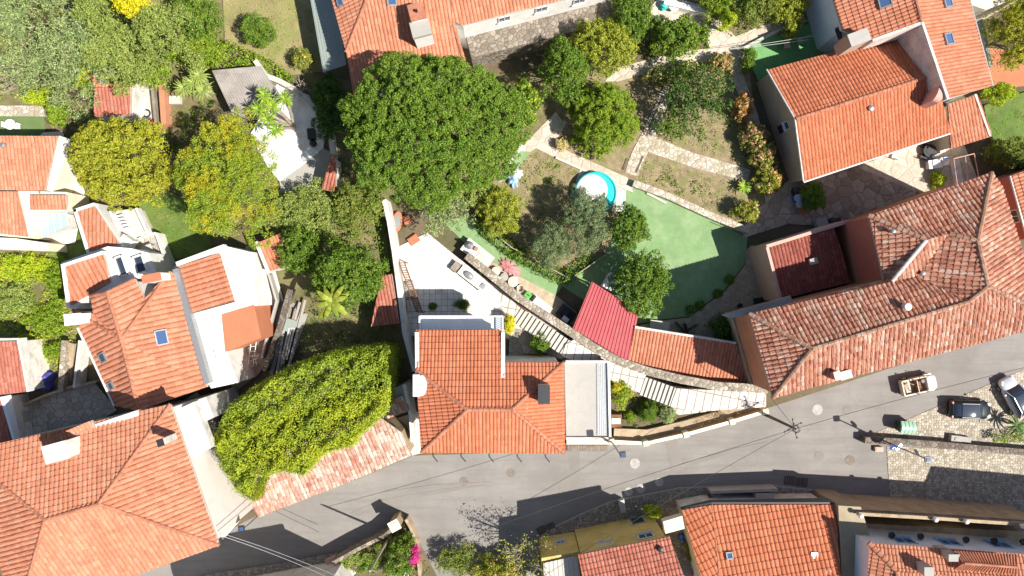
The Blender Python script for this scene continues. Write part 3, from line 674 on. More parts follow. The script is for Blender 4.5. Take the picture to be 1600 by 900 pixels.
RB.vent(1411, 479, 0.2, 0.8, 'frame'); RB.vent(1390, 362, 0.12, 0.7); RB.vent(1437, 427, 0.12, 0.6)
RB.chimney(1309, 587, 10.4, 0.45, 0.6, 0.27, 'terrawall', 'dirtywhite', 1.6)
RB.chimney(1322, 586, 9.7, 0.9, 0.6, 0.27, 'dirtywhite', 'dirtywhite', 1.2)
RB.ridge(RB.V['k2'], RB.V['w1'], 'dirtywhite', 0.16)
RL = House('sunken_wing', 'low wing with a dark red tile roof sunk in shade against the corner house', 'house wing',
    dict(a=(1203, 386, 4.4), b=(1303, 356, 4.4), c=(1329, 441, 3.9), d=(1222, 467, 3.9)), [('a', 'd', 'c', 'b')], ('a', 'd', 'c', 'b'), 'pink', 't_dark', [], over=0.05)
m = MB(); m.wall([P(1198, 385, 4.7), P(1276, 361, 4.7), P(1330, 345, 4.7)], 4.7, 0.28, 0.0); link('parapet', m, M['pink'], RL.root)
m = MB(); m.wall([P(1199, 386, 4.7), P(1221, 470, 4.3)], [4.7, 4.3], 0.25, 0.0); link('parapet', m, M['pink'], RL.root)
RL.chimney(1272, 408, 4.7, 0.6, 0.45, 0.28, 'pink', 'concrete', 1.4)
m = MB(); m.wall([RB.V['n0'] + Vector((0.28, -0.1, 0)), RB.V['w0'] + Vector((0.28, .1, 0))], 8.75, 0.1, 4.5); link('light_well_wall', m, M['redwall'], RB.root)
m = MB(); m.prism(PP([(1128, 492), (1200, 472), (1235, 462), (1240, 475), (1172, 493), (1140, 497)], 6.4), 6.1, 6.4); link('balcony_slab', m, M['grey'], RB.root)
RBwall = MB().wall([on_line(RB.V['nw'], RB.V['sw'], .02) + Vector((0.22, 0, 0)), on_line(RB.V['nw'], RB.V['sw'], .95) + Vector((0.22, 0, 0))], [3.8, 3.8], 0.12, 0.0)
link('plinth_wall', RBwall, M['beigestone'], RB.root)
RE = House('pink_house', 'pink walled house with an orange roof at the right edge', 'house',
    dict(a=(1578, 275, 5.6), b=(1680, 240, 6.8), c=(1710, 340, 6.8), d=(1606, 378, 5.6)), [('a', 'd', 'c', 'b')], ('a', 'd', 'c', 'b'), 'redwall', 't_salmon', [], over=0.2)
RE.window(RE.V['a'] + Vector((.2, 0, 0)), RE.V['d'] + Vector((.2, 0, 0)), 1585, 338, 1.1, 1.2, 'frame', 'glass', True, 2)
m = MB(); m.tube([RE.V['a'], RE.V['d']], 0.1, 6); link('gutter', m, M['frame'], RE.roof)

# ---- lean-tos between the corner house and the centre
LT = House('lean_to', 'low lean-to with a clean orange tiled roof behind the stone wall', 'shed',
    dict(a=(992, 511, 3.2), b=(1150, 536, 3.2), c=(1174, 600, 2.5), d=(1120, 597, 2.5), e=(1050, 585, 2.5), f=(981, 567, 2.6)), [('a', 'f', 'e', 'd', 'c', 'b')], ('a', 'f', 'e', 'd', 'c', 'b'), 'dirtywhite', 't_orange', [], over=0.15)
m = MB(); m.wall([LT.V['a'], LT.V['b']], 3.32, 0.18, 0.0); link('coping', m, M['dirtywhite'], LT.root)
rq = PP([(925, 440, 3.3), (998, 487, 3.3), (983, 567, 2.7), (895, 513, 2.7)])
r = thing('carport', rq[3].lerp(rq[1], .5) * 1.0, 'carport with a ribbed crimson metal roof by the stone wall', 'carport'); r.location.z = 0
mb = MB(); sheet(mb, rq, 17, 0.06); link('sheet_roof', mb, M['redmetal'], r)
for i, p in enumerate(rq):
    c = (rq[0] + rq[1] + rq[2] + rq[3]) / 4; p2 = p.lerp(c, 0.05)
    link('post', MB().box((p2.x, p2.y, 0), (0.14, 0.14, p.z - 0.1)), M['greymetal'], r)

# ---- central house
C = House('central_house', 'white house with a bright orange hip roof in the middle of the scene', 'house',
    dict(n0=(650, 515, 7.6), n1=(784, 515, 7.6), i1=(784, 566, 8.7), ne=(881, 566, 8.7), se=(883, 709, 8.7), sw=(658, 707, 8.7), nw=(650, 578, 8.9), r0=(730, 640, 10.3), r1=(800, 640, 10.3)),
    [('n0', 'nw', 'r0', 'r1', 'ne', 'i1', 'n1'), ('nw', 'sw', 'r0'), ('r0', 'sw', 'se', 'r1'), ('r1', 'se', 'ne')],
    ('n0', 'nw', 'sw', 'se', 'ne', 'i1', 'n1'), 'white', 't_new', [('r0', 'r1'), ('r0', 'nw'), ('r0', 'sw'), ('r1', 'se'), ('r1', 'ne')], over=0.28, step=0.06, course=0.49, pitch=0.29)
C.chimney(850, 617, 10.9, 0.85, 1.35, 0.0, 'dirtywhite', 'darkmetal', 2.6, 0.12)
for xs, ys, zs in (((651, 652), (519, 585), (7.95, 9.1)), ((786, 786), (519, 590), (7.95, 9.3))):
    m = MB(); m.wall([P(xs[0], ys[0], zs[0]), P(xs[1], ys[1], zs[1])], list(zs), 0.3, 7.0); link('parapet', m, M['white'], C.root)
m = MB(); cc = P(653, 603, 9.6)                                  # white curved tank housing on the corner
m.box((cc.x - 0.15, cc.y, 7.7), (0.55, 1.75, 1.75)); m.lathe((cc.x + 0.25, cc.y, 8.0), [(0.5, 0), (0.5, 1.4), (0.44, 1.5)], 20, 0, 0.85, 1.7)
link('tank_housing', m, M['bluewhite'], C.root)
fa, fb = P(654, 516, 7.6), P(783, 516, 7.6); BD = 5.4
bl = [Vector((fa.x - .1, fa.y + 1.1, 0)), Vector((fb.x + .1, fa.y + 1.1, 0)), Vector((fb.x + .1, fa.y - 0.4, 0)), Vector((fa.x - .1, fa.y - 0.4, 0))]
m = MB(); m.prism(bl, BD - .25, BD); link('balcony_slab', m, M['bluewhite'], C.root)
bal = MB()
pth = [bl[3], bl[0], bl[1], bl[2]]
for a, b in zip(pth[:-1], pth[1:]):
    n_ = max(3, int((b - a).length / 0.16))
    for i in range(n_ + 1):
        p = a.lerp(b, i / n_); bal.box((p.x, p.y, BD), (0.06, 0.06, 0.85))
    for z_ in (BD + .04, BD + .87): bal.wall([a, b], z_ + .08, 0.12, z_)
link('balustrade', bal, M['bluewhite'], C.root)
fy = fa.y + 0.0
for x, w_ in ((691, 1.1), (712, .8), (733, .8), (751, 1.1)):
    window_on(C.root, Vector((fa.x, fy - .28, 0)), Vector((fb.x, fy - .28, 0)), x, 508, w_, 1.5, 'frame', 'glass', False, 1, 'window')
m = MB(); yw = [P(792, 560, 2.6), P(868, 560, 2.6), P(868, 575, 2.6), P(792, 575, 2.6)]; m.prism(yw, 0, 2.6); link('yellow_annex', m, M['ochre'], C.root)
m = MB(); p0, p1 = P(660, 711, 8.4), P(880, 712, 8.4)
for i in range(5):
    p = p0.lerp(p1, (i + 0.35) / 5); m = MB(); m.tube([Vector((p.x, p.y + .3, 8.2)), Vector((p.x + .05, p.y - 0.15, 8.2)), Vector((p.x + .4, p.y - 0.6, 8.1))], 0.05, 6)
    link('eave_bracket', m, M['darkmetal'], C.root)
# flat concrete roof beside it
FR = MB(); fr = PP([(882, 566), (951, 566), (954, 681), (885, 681)], 3.2)
r = thing('flat_roof_garage', (fr[0] + fr[2]) / 2 * 1.0, 'grey flat roofed garage attached beside the bright orange hip roof', 'garage'); r.location.z = 0
FR.prism(fr, 0, 3.2); link('wall', FR, M['concrete'], r)
m = MB(); sheet(m, PP([(932, 567), (949, 567), (951, 680), (933, 680)], 3.26), 6, 0.03); link('sheet_strip', m, M['greymetal'], r)
m = MB(); m.wall([P(950.5, 564, 3.3), P(953, 682, 3.3)], 3.5, 0.2, 2.9); m.wall([P(884, 565, 3.3), P(950, 565, 3.3)], 3.45, 0.2, 2.9); link('coping', m, M['white'], r)
m = MB(); c = P(889, 655, 3.4); 
m = MB(); m.wall([P(884, 684, 1), P(950, 684, 1)], 1.3, 0.2, 0); link('front_wall', m, M['dirtywhite'], r)

# ---- modern white house on the left
L = House('modern_house', 'white walled house with crossing orange gables and two skylights', 'house',
    dict(ap=(190, 530, 7.0), ne=(267, 424, 5.3), ne2=(276, 430, 5.2), se=(325, 604, 5.0), s=(217, 641, 7.0), sw=(181, 634, 5.1), w=(124, 512, 5.1), nw=(114, 484, 5.2), v=(147, 490, 5.7),
         g0=(142, 463, 5.8), g1=(168, 457, 7.0), g2=(212, 436, 5.9), g3=(227, 466, 5.9)),
    [('ap', 'se', 's'), ('ap', 'ne', 'ne2', 'se'), ('ap', 's', 'sw', 'w', 'nw'), ('ap', 'nw', 'v'), ('ap', 'v', 'g0', 'g1'), ('ap', 'g1', 'g2', 'g3', 'ne')],
    ('nw', 'w', 'sw', 's', 'se', 'ne2', 'ne', 'g3', 'g2', 'g1', 'g0', 'v'), 'white', 't_salmon', [('ap', 'ne'), ('ap', 's'), ('ap', 'g1'), ('ap', 'nw'), ('g0', 'g1'), ('g1', 'g2')], over=0.15, pitch=0.44, course=0.55)
L.skylight(253, 527, 1.2, 0.85); L.skylight(163, 558, 0.75, 0.75, 'glass')
L.skylight(176, 602, 0.6, 0.6, 'glass')
L.chimney(113, 499, 7.3, 1.3, 0.85, 0.1, 'white', 'white', 2.6, 0.12, 0.1); L.chimney(236, 434, 7.2, 1.5, 0.6, 0.2, 'white', 'deck', 2.4, 0.12)
m = MB(); m.wall([P(273, 420, 5.4), P(323, 600, 5.4)], 5.35, 0.5, 4.6); link('flashing', m, M['greymetal'], L.root)
m = MB(); m.wall([L.V['w'] + Vector((-.05, 0, 0)), L.V['sw'] + Vector((-.05, 0, 0))], 5.3, 0.16, 4.6); link('gutter', m, M['frame'], L.root)
# its stepped white blocks
m = MB(); m.prism(PP([(272, 416), (350, 384), (388, 393), (402, 478), (398, 478), (346, 492), (352, 545), (372, 598), (330, 607), (320, 590)], 4.4), 0, 4.4); link('white_block', m, M['white'], L.root)
def lean_roof(parent, pts, tile, m_par=None, par=(), ph=0.25, **tk):
    poly = PP(pts); v, f, uv = tile_surface([poly], **tk)
    mb = MB(); mb.v = v; mb.f = f; mb.m = [0] * len(f)
    n = len(poly); up = [p + Vector((0, 0, -.01)) for p in poly]; lo = [p + Vector((0, 0, -.25)) for p in poly]
    mb.add(up + lo, [list(range(n))] + [[i, n + i, n + (i + 1) % n, (i + 1) % n] for i in range(n)], 1)
    uv += [(0.5, 0.5)] * (sum(len(x) for x in mb.f) - len(uv))
    o = link_np('roof', mb.v, mb.f, [M[tile], M['deckside']], parent, mi=mb.m, uv=uv)
    for a, b in par:
        A, B = poly[a], poly[b]; w = MB(); d = (B - A).normalized() * 0.12
        w.wall([A - d, B + d], [A.z + ph, B.z + ph], 0.26, min(A.z, B.z) - 0.5); link('parapet', w, M[m_par], parent)
    return o
lean_roof(L.root, [(278, 417, 4.75), (344, 396, 4.45), (367, 470, 4.45), (300, 489, 4.75)], 't_orange', pitch=0.44, course=0.55)
m = MB(); m.wall([P(275, 413, 4.9), P(350, 385, 4.9)], 4.85, 0.4, 4.2); link('parapet', m, M['white'], L.root)
m = MB(); m.wall([P(367, 474, 4.8), P(302, 492, 4.8)], 4.7, 0.25, 4.2); link('parapet', m, M['white'], L.root)
m = MB(); m.prism(PP([(346, 491), (397, 476), (408, 528), (352, 550)], 4.43), 0, 4.43); link('terracotta_deck', m, M['deck'], L.root)
# north wing with flat lean-to roof
m = MB(); m.prism(PP([(96, 410), (168, 385), (205, 388), (232, 395), (245, 430), (212, 436), (168, 455), (142, 463), (116, 483), (108, 482)], 4.3), 0, 4.3); link('white_block', m, M['white'], L.root)
lean_roof(L.root, [(101, 415, 4.75), (162, 395, 4.75), (173, 441, 4.45), (110, 478, 4.45)], 't_orange', 'white', [(0, 1), (3, 0)], 0.3, pitch=0.44, course=0.55)
for x, y, w_, l_ in ((191, 416, 0.75, 1.7), (220, 413, 0.9, 1.5)):
    c = P(x, y, 4.3); m = MB()
    for dx, dy, sx, sy in ((-w_ / 2, 0, .14, l_ + .14), (w_ / 2, 0, .14, l_ + .14), (0, -l_ / 2, w_, .14), (0, l_ / 2, w_, .14)):
        R_ = Matrix.Rotation(0.33, 3, 'Z') @ Vector((dx, dy, 0)); m.box((c.x + R_.x, c.y + R_.y, 4.3), (sx, sy, 0.28), 0.33)
    f = link('roof_window', m, M['white'], L.root); link('pane', MB().box((c.x, c.y, 4.3), (w_ - .1, l_ - .1, .06), 0.33), M['glass'], f)
window_on(L.root, P(335, 540, 4), P(347, 575, 4), 341, 556, 1.0, 1.2)
# small annex north of it with terrace
r = thing('garden_annex', P(150, 356, 0), 'small annex with orange roof and white parapet beside the round olive green tree', 'annex')
m = MB(); m.prism(PP([(114, 328), (148, 317), (192, 386), (140, 396)], 3.0), 0, 3.0); link('wall', m, M['white'], r)
lean_roof(r, [(119, 329, 3.15), (147, 320, 3.15), (187, 381, 3.15), (139, 393, 3.15)], 't_orange', 'white', [(3, 0), (0, 1)], 0.2, pitch=0.36, course=0.5)
bpy.data.objects[r.name]
m = MB(); m.prism(PP([(172, 330), (212, 326), (230, 364), (194, 384)], 1.6), 0, 1.6); link('terrace_slab', m, M['paleconc'], r)
m = MB(); m.wall([P(212, 325, 2.4), P(230, 364, 2.4)], 2.4, 0.2, 1.6); m.wall([P(171, 330, 2.5), P(186, 360, 2.5)], 2.5, 0.2, 1.6); m.wall([P(188, 372, 2.6), P(203, 383, 2.6)], 2.6, 0.9, 1.6); link('parapet', m, M['white'], r)
m = MB(); m.prism(PP([(205, 372), (243, 364), (260, 415), (238, 428), (212, 400)], 1.0), 0, 1.0)
solo('stone_terrace', m, M['crazy_grey'], 'raised stone terrace between the white house and the lawn', 'terrace')
m = MB(); m.wall([P(243, 364, 1.6), P(261, 416, 1.6)], 1.6, 0.18, 0.0); m.wall([P(214, 372, 1.6), P(243, 364, 1.6)], 1.6, 0.18, 0.0)
solo('terrace_wall', m, M['white'], 'low white wall edging the raised stone terrace', 'wall')

# ---- far left cluster
LL = House('salmon_house', 'cream walled house with salmon roofs at the left edge', 'house',
    dict(a=(-40, 212, 4.8), b=(92, 213, 4.8), c=(71, 297, 4.0), d=(-40, 297, 4.0)), [('a', 'd', 'c', 'b')], ('a', 'd', 'c', 'b'), 'cream', 't_salmon', [], over=0.1)
LL.vent(8, 228, 0.15, 0.4)
m = MB(); m.wall([P(93, 212, 5.0), P(72, 297, 4.3)], [4.95, 4.15], 0.14, 3.5); link('verge', m, M['white'], LL.root)
m = MB(); m.prism(PP([(-40, 298), (66, 299), (104, 300), (108, 330), (60, 332), (44, 372), (-40, 365)], 3.2), 0, 3.2); link('lower_block', m, M['cream'], LL.root)
lean_roof(LL.root, [(-30, 300, 3.9), (25, 299, 3.9), (43, 370, 3.3), (-30, 362, 3.3)], 't_salmon')
lean_roof(LL.root, [(48, 305, 3.55), (103, 305, 3.55), (105, 328, 3.3), (48, 328, 3.3)], 't_salmon')
m = MB(); m.tube([P(25, 299, 4.0), P(43, 370, 3.4)], .09, 6); m.tube([P(26, 297, 3.7), P(60, 297, 3.7), P(62, 302, 3.7)], 0.09, 6); link('ridge_cap', m, M['ridge'], LL.root)
m = MB(); m.prism(PP([(-40, 370), (22, 372), (74, 380), (75, 392), (-40, 388)], 2.8), 0, 2.8); link('front_block', m, M['cream'], LL.root)
m = MB(); m.prism(PP([(60, 333), (104, 332), (106, 352), (66, 372)], 2.3), 2.2, 2.3)
r = thing('glass_lean_to', P(84, 350, 0), 'small translucent glass lean-to beside the salmon roofed house', 'lean-to')
link('glazing', m, M['paleblue'], r)
m = MB()
for t_ in range(5):
    a_, b_ = P(60, 333, 2.34).lerp(P(104, 332, 2.34), t_ / 4), P(66, 372, 2.34).lerp(P(106, 352, 2.34), t_ / 4); m.tube([a_, b_], 0.05, 6)
link('rafters', m, M['frame'], r)
m = MB(); m.prism(PP([(62, 336), (103, 334), (105, 352), (67, 370)], 2.2), 0, 2.1); link('wall', m, M['dirtywhite'], r)
LS = House('little_house', 'little house with orange roof and dirty white rim beside the blue tarpaulin', 'house',
    dict(a=(-40, 534, 3.8), b=(27, 533, 3.8), c=(42, 612, 3.4), d=(-40, 622, 3.4)), [('a', 'd', 'c', 'b')], ('a', 'd', 'c', 'b'), 'dirtywhite', 't_rust', [], over=0.05)
m = MB(); m.wall([P(-40, 531, 4), P(28, 530, 4), P(44, 612, 3.6)], [4.0, 4.0, 3.6], 0.22, 3.0); link('parapet', m, M['dirtywhite'], LS.root)
LQ = House('corner_shed', 'shed with orange roof and white coping below the paved yard', 'shed',
    dict(a=(-40, 626, 3.4), b=(2, 622, 3.4), c=(20, 690, 3.0), d=(-40, 700, 3.0)), [('a', 'd', 'c', 'b')], ('a', 'd', 'c', 'b'), 'dirtywhite', 't_rust', [], over=0.05)
m = MB(); m.wall([P(2, 620, 3.6), P(22, 692, 3.3), P(-40, 706, 3.3)], [3.6, 3.25, 3.25], 0.28, 2.6); link('parapet', m, M['bluewhite'], LQ.root)

# ---- big hipped house bottom left
B = House('hip_roof_house', 'large house with a broad salmon hip roof in the bottom corner by the lane', 'house',
    dict(ne=(267, 631, 9.0), x1=(155, 787, 11.6), x0=(71, 812, 11.6), nw=(-60, 706, 9.0), sw=(28, 965, 9.0), se=(343, 852, 9.0), wa=(-110, 800, 9.0)),
    [('ne', 'x1', 'x0', 'nw'), ('ne', 'se', 'x1'), ('x0', 'x1', 'se', 'sw'), ('nw', 'x0', 'sw')], ('nw', 'sw', 'se', 'ne'), 'wallpink', 't_salmon', [('ne', 'x1'), ('x1', 'x0'), ('x0', 'nw'), ('x0', 'sw'), ('x1', 'se')], over=0.35, pitch=0.38, course=0.42, rough=0.4)
B.chimney(87, 707, 11.3, 1.9, 1.35, 0.27, 'dirtywhite', 'dirtywhite', 2.4, 0.1)
B.chimney(250, 692, 11.6, 0.42, 0.5, 0.3, 'dirtywhite', 'darkmetal', 2.2, 0.1)
lean_roof(B.root, [(62, 690, 9.75), (143, 657, 9.75), (147, 668, 9.6), (108, 686, 9.75), (66, 700, 9.6)], 't_salmon')
m = MB(); m.prism(PP([(277, 640), (303, 628), (330, 700), (303, 712)], 7.0), 6.0, 7.0, bottom=True); link('balcony', m, M['dirtywhite'], B.root)
m = MB(); m.prism(PP([(300, 628), (322, 620), (334, 652), (313, 662)], 6.2), 0, 6.2); link('stair_block', m, M['dirtywhite'], B.root)
m = MB(); m.tube([P(322, 700, 5.5) + Vector((.25, 0, 0)), P(362, 800, 1.0) + Vector((.1, .2, 0))], 0.05, 6); link('drainpipe', m, M['greymetal'], B.root)
m = MB(); m.wall([P(150, 667, 9.2), P(216, 645, 9.2)], 9.3, 0.45, 8.6); link('coping', m, M['dirtywhite'], B.root)

# ---- ivy-covered ruin and the old whitened tile roof
RO = House('old_outbuilding', 'old outbuilding whose long roof of whitened tiles lines the street', 'outbuilding',
    dict(a=(398, 728, 4.2), b=(466, 696, 4.3), c=(530, 668, 4.3), d=(580, 642, 4.3), e=(628, 676, 4.0), f=(644, 711, 3.5), g=(560, 747, 3.5), h=(405, 808, 3.5), i=(395, 792, 3.7)),
    [('a', 'i', 'h', 'g', 'f', 'e', 'd', 'c', 'b')], ('a', 'i', 'h', 'g', 'f', 'e', 'd', 'c', 'b'), 'beigestone', 't_old', [], over=0.2, amp=0.12, pitch=0.34, rough=1.6)
m = MB(); m.wall([P(x, y, 0) for x, y in [(372, 648), (392, 622), (465, 580), (578, 560), (580, 618), (535, 664), (470, 688), (410, 730), (398, 748), (372, 705), (372, 648)]], 3.0, 0.4)
IV = solo('ruined_house', m, M['rubble_dark'], 'roofless ruin buried under bright green ivy', 'ruin')
# stone ruin between ivy and central house
r = thing('stone_ruin', P(622, 640, 0), 'crumbling grey stone outhouse between the ivy and the bright orange roof', 'ruin')
m = MB(); m.prism(PP([(604, 612), (632, 600), (640, 640), (612, 652), (595, 640)], 3.0), 0, 3.0); link('wall', m, M['concrete'], r)
m = MB(); q = [P(597, 628, 3.2), P(630, 616, 3.2), P(640, 640, 2.9), P(606, 652, 2.9)]
lean_roof(r, [(598, 630, 3.3), (629, 618, 3.3), (639, 642, 3.05), (606, 654, 3.05)], 't_old', amp=0.09)
m = MB(); m.wall([P(632, 600, 3), P(642, 650, 2.6), P(645, 690, 2)], [3.3, 2.8, 2.2], 0.3, 0); m.wall([P(592, 655, 3), P(612, 690, 2)], [2.6, 2.0], 0.35, 0); link('broken_wall', m, M['dirtywhite'], r)
lean_roof(r, [(575, 615, 3.4), (590, 607, 3.4), (594, 640, 3.1), (580, 648, 3.1)], 't_rust')
# small sheds in the shady garden
for i, (pts, tl, lab) in enumerate([
    ([(402, 380, 2.9), (440, 364, 2.9), (444, 417, 2.6), (420, 424, 2.6)], 't_orange', 'little shed with an orange tile roof and white edge by the garden steps'),
    ([(596, 432, 2.6), (612, 428, 2.6), (624, 505, 2.3), (580, 510, 2.3), (590, 460, 2.5)], 't_rust', 'narrow tiled shed half in shade along the white boundary wall'),
    ([(148, 138, 2.9), (204, 136, 2.9), (204, 180, 2.5), (148, 183, 2.5)], 't_rust', 'old tiled shed beside the round olive green tree'),
    ([(139, 116, 2.6), (152, 118, 2.6), (155, 132, 2.6), (192, 130, 2.6), (192, 137, 2.5), (150, 138, 2.5)], 't_orange', 'thin strip of orange tiles behind the old tiled shed'),
    ([(517, 242, 2.4), (524, 246, 2.4), (526, 300, 2.2), (502, 296, 2.2)], 't_rust', 'strip of tiled wall top beside the concrete yard')]):
    c = sum(PP(pts), Vector()) / len(pts); r = thing('garden_shed', (c.x, c.y, 0), lab, 'shed')
    w = MB(); w.prism([Vector((p.x, p.y, 0)) for p in inset(PP(pts), 0.08)], 0, 2.1); link('wall', w, M['dirtywhite'], r)
    lean_roof(r, pts, tl, 'white', [(0, 3)] if i == 0 else [])
m = MB(); q = PP([(331, 110, 2.9), (408, 103, 2.9), (436, 150, 2.5), (364, 180, 2.5)])
r = thing('corrugated_shed', P(385, 140, 0), 'grey shed with a corrugated fibre cement roof beside the white yard', 'shed')
vs = []; sheet(m, [q[0], q[1], q[2], q[3]], 20, 0.05); link('sheet_roof', m, M['fibre'], r)
w = MB(); w.prism([Vector((p.x, p.y, 0)) for p in inset(q, 0.2)], 0, 2.35); link('wall', w, M['concrete'], r)

# ---- houses along the bottom edge
Y = House('yellow_house', 'ochre yellow house with a red tiled roof and green door by the cobbled pavement', 'house',
    dict(a=(903, 866, 6.6), b=(1046, 838, 6.6), c=(1090, 960, 8.2), d=(930, 1000, 8.2)), [('a', 'd', 'c', 'b')], ('a', 'd', 'c', 'b'), 'yellow', 't_rust', [], over=0.25)
ya, yb = Y.V['a'] + Vector((0.2, -0.27, 0)), Y.V['b'] + Vector((0, -0.27, 0))
Y.window(ya, yb, 946, 851, 1.25, 1.0); Y.window(ya, yb, 1009, 838, 1.25, 1.0)
Y.window(ya, yb, 996, 814, 1.2, 1.7, 'grey', 'bin', False, 1, 'door')
Y.vent(1031, 857, 0.16, 0.4, 'darkmetal')
m = MB(); yl = PP([(846, 872), (905, 862), (900, 930), (850, 940)], 5.0); m.prism(yl, 0, 5.0); link('side_wing', m, M['yellow'], Y.root)
window_on(Y.root, yl[0], yl[1], 876, 848, 0.8, 0.6)
m = MB(); sheet(m, PP([(849, 880, 5.2), (902, 868, 5.2), (912, 940, 5.5), (852, 950, 5.5)]), 8, 0.05); link('sheet_roof', m, M['paleconc'], Y.root)
m = MB(); m.prism(PP([(1036, 815), (1066, 806), (1070, 826), (1040, 834)], 4.0), 3.2, 4.0); link('balcony', m, M['cream'], Y.root)
O = House('orange_house', 'house with a vivid orange tile roof at the bottom edge beside the cobbled pavement', 'house',
    dict(a=(1065, 797, 3.55), b=(1112, 788, 3.7), c=(1304, 788, 4.3), d=(1318, 960, 6.4), e=(1130, 960, 6.2), f=(1112, 960, 6.05)), [('b', 'e', 'd', 'c'), ('a', 'f', 'e', 'b')], ('a', 'f', 'e', 'd', 'c', 'b'), 'dirtywhite', 't_new', [('b', 'e')], over=0.25, rr=0.09, pitch=0.38, course=0.62)
oa, ob = O.V['b'] + Vector((0, -.25, 0)), O.V['c'] + Vector((0, -.25, 0))
O.window(oa, ob, 1152, 785, 1.6, 1.0, 'frame', 'glass', False, 1); O.window(oa, ob, 1240, 785, 1.6, 1.0, 'frame', 'glass', False, 1)
O.skylight(1139, 868, 0.5, 0.5); O.chimney(1273, 868, 5.3, 0.5, 0.45, 0, 'greymetal', 'greymetal', 1.2); O.chimney(1298, 896, 5.6, 0.6, 0.5, 0, 'dirtywhite', 'dirtywhite', 1.2)
m = MB(); m.wall([P(1064, 795, 3.4), P(1112, 786, 3.8), P(1304, 786, 4.4)], [3.4, 3.8, 4.4], 0.12, 3.1); link('gutter', m, M['darkmetal'], O.roof)
m = MB(); m.wall([P(1112, 770, 1.6), P(1216, 766, 1.6)], 1.5, 0.25, 0); m.box(tuple(P(1185, 770, 0)), (1.6, 0.8, 1.7)); link('porch_wall', m, M['grey'], O.root)
r = thing('white_villa', P(1470, 880, 0), 'white villa with salmon roof and blue framed windows in the bottom corner', 'house')
va = PP([(1357, 848, 7.6), (1640, 868, 7.6), (1640, 1000, 9.6), (1357, 1000, 9.0), (1400, 892, 8.4)])
V_ = House.__new__(House); V_.root = r; V_.polys = [[va[0], va[4], P(1640, 912, 8.5), va[1]], [va[0], P(1352, 990, 7.6), P(1420, 990, 9.4), va[4]], [va[4], P(1420, 990, 9.4), P(1640, 990, 9.6), P(1640, 912, 8.5)]]
v, f, uv = tile_surface(V_.polys); V_.roof = link_np('roof', v, f, M['t_salmon'], r, uv=uv)
V_.ridge(va[0], va[4], 'ridge', 0.2); V_.ridge(va[4], P(1420, 990, 9.4), 'ridge', 0.2)
w = MB(); ws = [Vector((p.x, p.y, 0)) for p in inset([va[0], P(1352, 1000, 7.6), P(1640, 1000, 7.6), va[1]], 0.25)]; w.prism(ws, 0, 7.5); link('wall', w, M['bluewhite'], r)
wa, wb = va[0] + Vector((0, -.26, 0)), va[1] + Vector((0, -.26, 0)); wa.y = min(wa.y, wa.y)
for x, y in ((1412, 845), (1483, 848), (1562, 852)): window_on(r, wa + Vector((0, 0.0, 0)), wb, x, y, 1.7, 1.3, 'paleblue', 'skyglass', True, 2)
for x, y in ((1392, 842), (1437, 844), (1508, 849), (1552, 851), (1597, 853)):
    C0 = Vector((0, 0, H)); D0 = P(x, y, 0) - C0; e_ = (wb - wa).normalized(); n_ = Vector((-e_.y, e_.x, 0)); k_ = (wa - C0).dot(n_) / D0.dot(n_); q_ = C0 + D0 * k_ + n_ * 0.35 * (1 if n_.y > 0 else -1)
    link('wall_planter', MB().lathe((q_.x, q_.y, q_.z - .2), [(0.14, 0), (0.3, 0.3), (0.27, 0.36), (0.2, 0.3)], 14), M['darkmetal'], r)
V_.chimney(1491, 872, 8.9, 0.8, 0.5, 0, 'grey', 'concrete', 2.2)
V_.chimney(1452, 894, 9.5, 0.7, 0.7, 0, 'grey', 'concrete', 2.2)
dm = [P(1503, 878, 8.9), P(1585, 884, 8.9)]; rd = MB(); n_ = 22                      # fan-tiled dormer ridge
for s_ in (-1, 1):
    for i in range(n_):
        p = dm[0].lerp(dm[1], i / (n_ - 1)); fan = (i / (n_ - 1) - .5) * 1.6; q_ = p + Vector((fan * 0.5, s_ * 0.75, -0.35)); rd.tube([p + Vector((0, 0, .25)), q_], [0.07, 0.1], 6)
rd.tube([dm[0] + Vector((0, 0, .25)), dm[1] + Vector((0, 0, .25))], 0.12, 8); link('dormer_tiles', rd, M['ridge'], V_.roof)
m = MB(); m.prism(PP([(1310, 790), (1345, 792), (1362, 846), (1362, 1000), (1320, 1000)], 5.0), 0, 5.0)
solo('plain_block', m, M['khaki'], 'plain khaki rendered block squeezed between the orange house and the white villa', 'building')

def facade_windows(h, a, b, ts, zs, w=1.0, hh=1.4, over=0.3):
    A, B_ = h.V[a], h.V[b]; e = Vector((B_.x - A.x, B_.y - A.y, 0)).normalized(); n = Vector((-e.y, e.x, 0)); c = sum(h.V.values(), Vector()) / len(h.V)
    if n.dot(A - c) < 0: n = -n
    rot = math.atan2(e.y, e.x)
    for z in zs:
        for t in ts:
            q = A.lerp(B_, t) - n * (over - 0.02); q.z = z - hh / 2; m = MB()
            for dx, dz, sx, sz in ((-w / 2, 0, .09, hh), (w / 2, 0, .09, hh), (0, 0, w, .09), (0, hh - .09, w, .09), (0, 0, .06, hh)):
                p = q + e * dx; m.box((p.x, p.y, q.z + dz), (sx, .13 if sx > .07 else .11, sz), rot)
            p = q + n * .08; m.box((p.x, p.y, q.z - .08), (w + .25, .24, .07), rot)
            f = link('window', m, M['frame'], h.root); p = q - n * .01; link('pane', MB().box((p.x, p.y, q.z + .03), (w - .05, .05, hh - .06), rot), M['glass'], f)
facade_windows(C, 'sw', 'se', (.16, .4, .64, .86), (2.2, 5.8), over=.28); facade_windows(RB, 'sw', 'se', (.06, .18, .3, .42, .54, .66, .78), (2.0, 6.0)); facade_windows(B, 'sw', 'se', (.3, .5, .7, .9), (6.2,), over=.35)
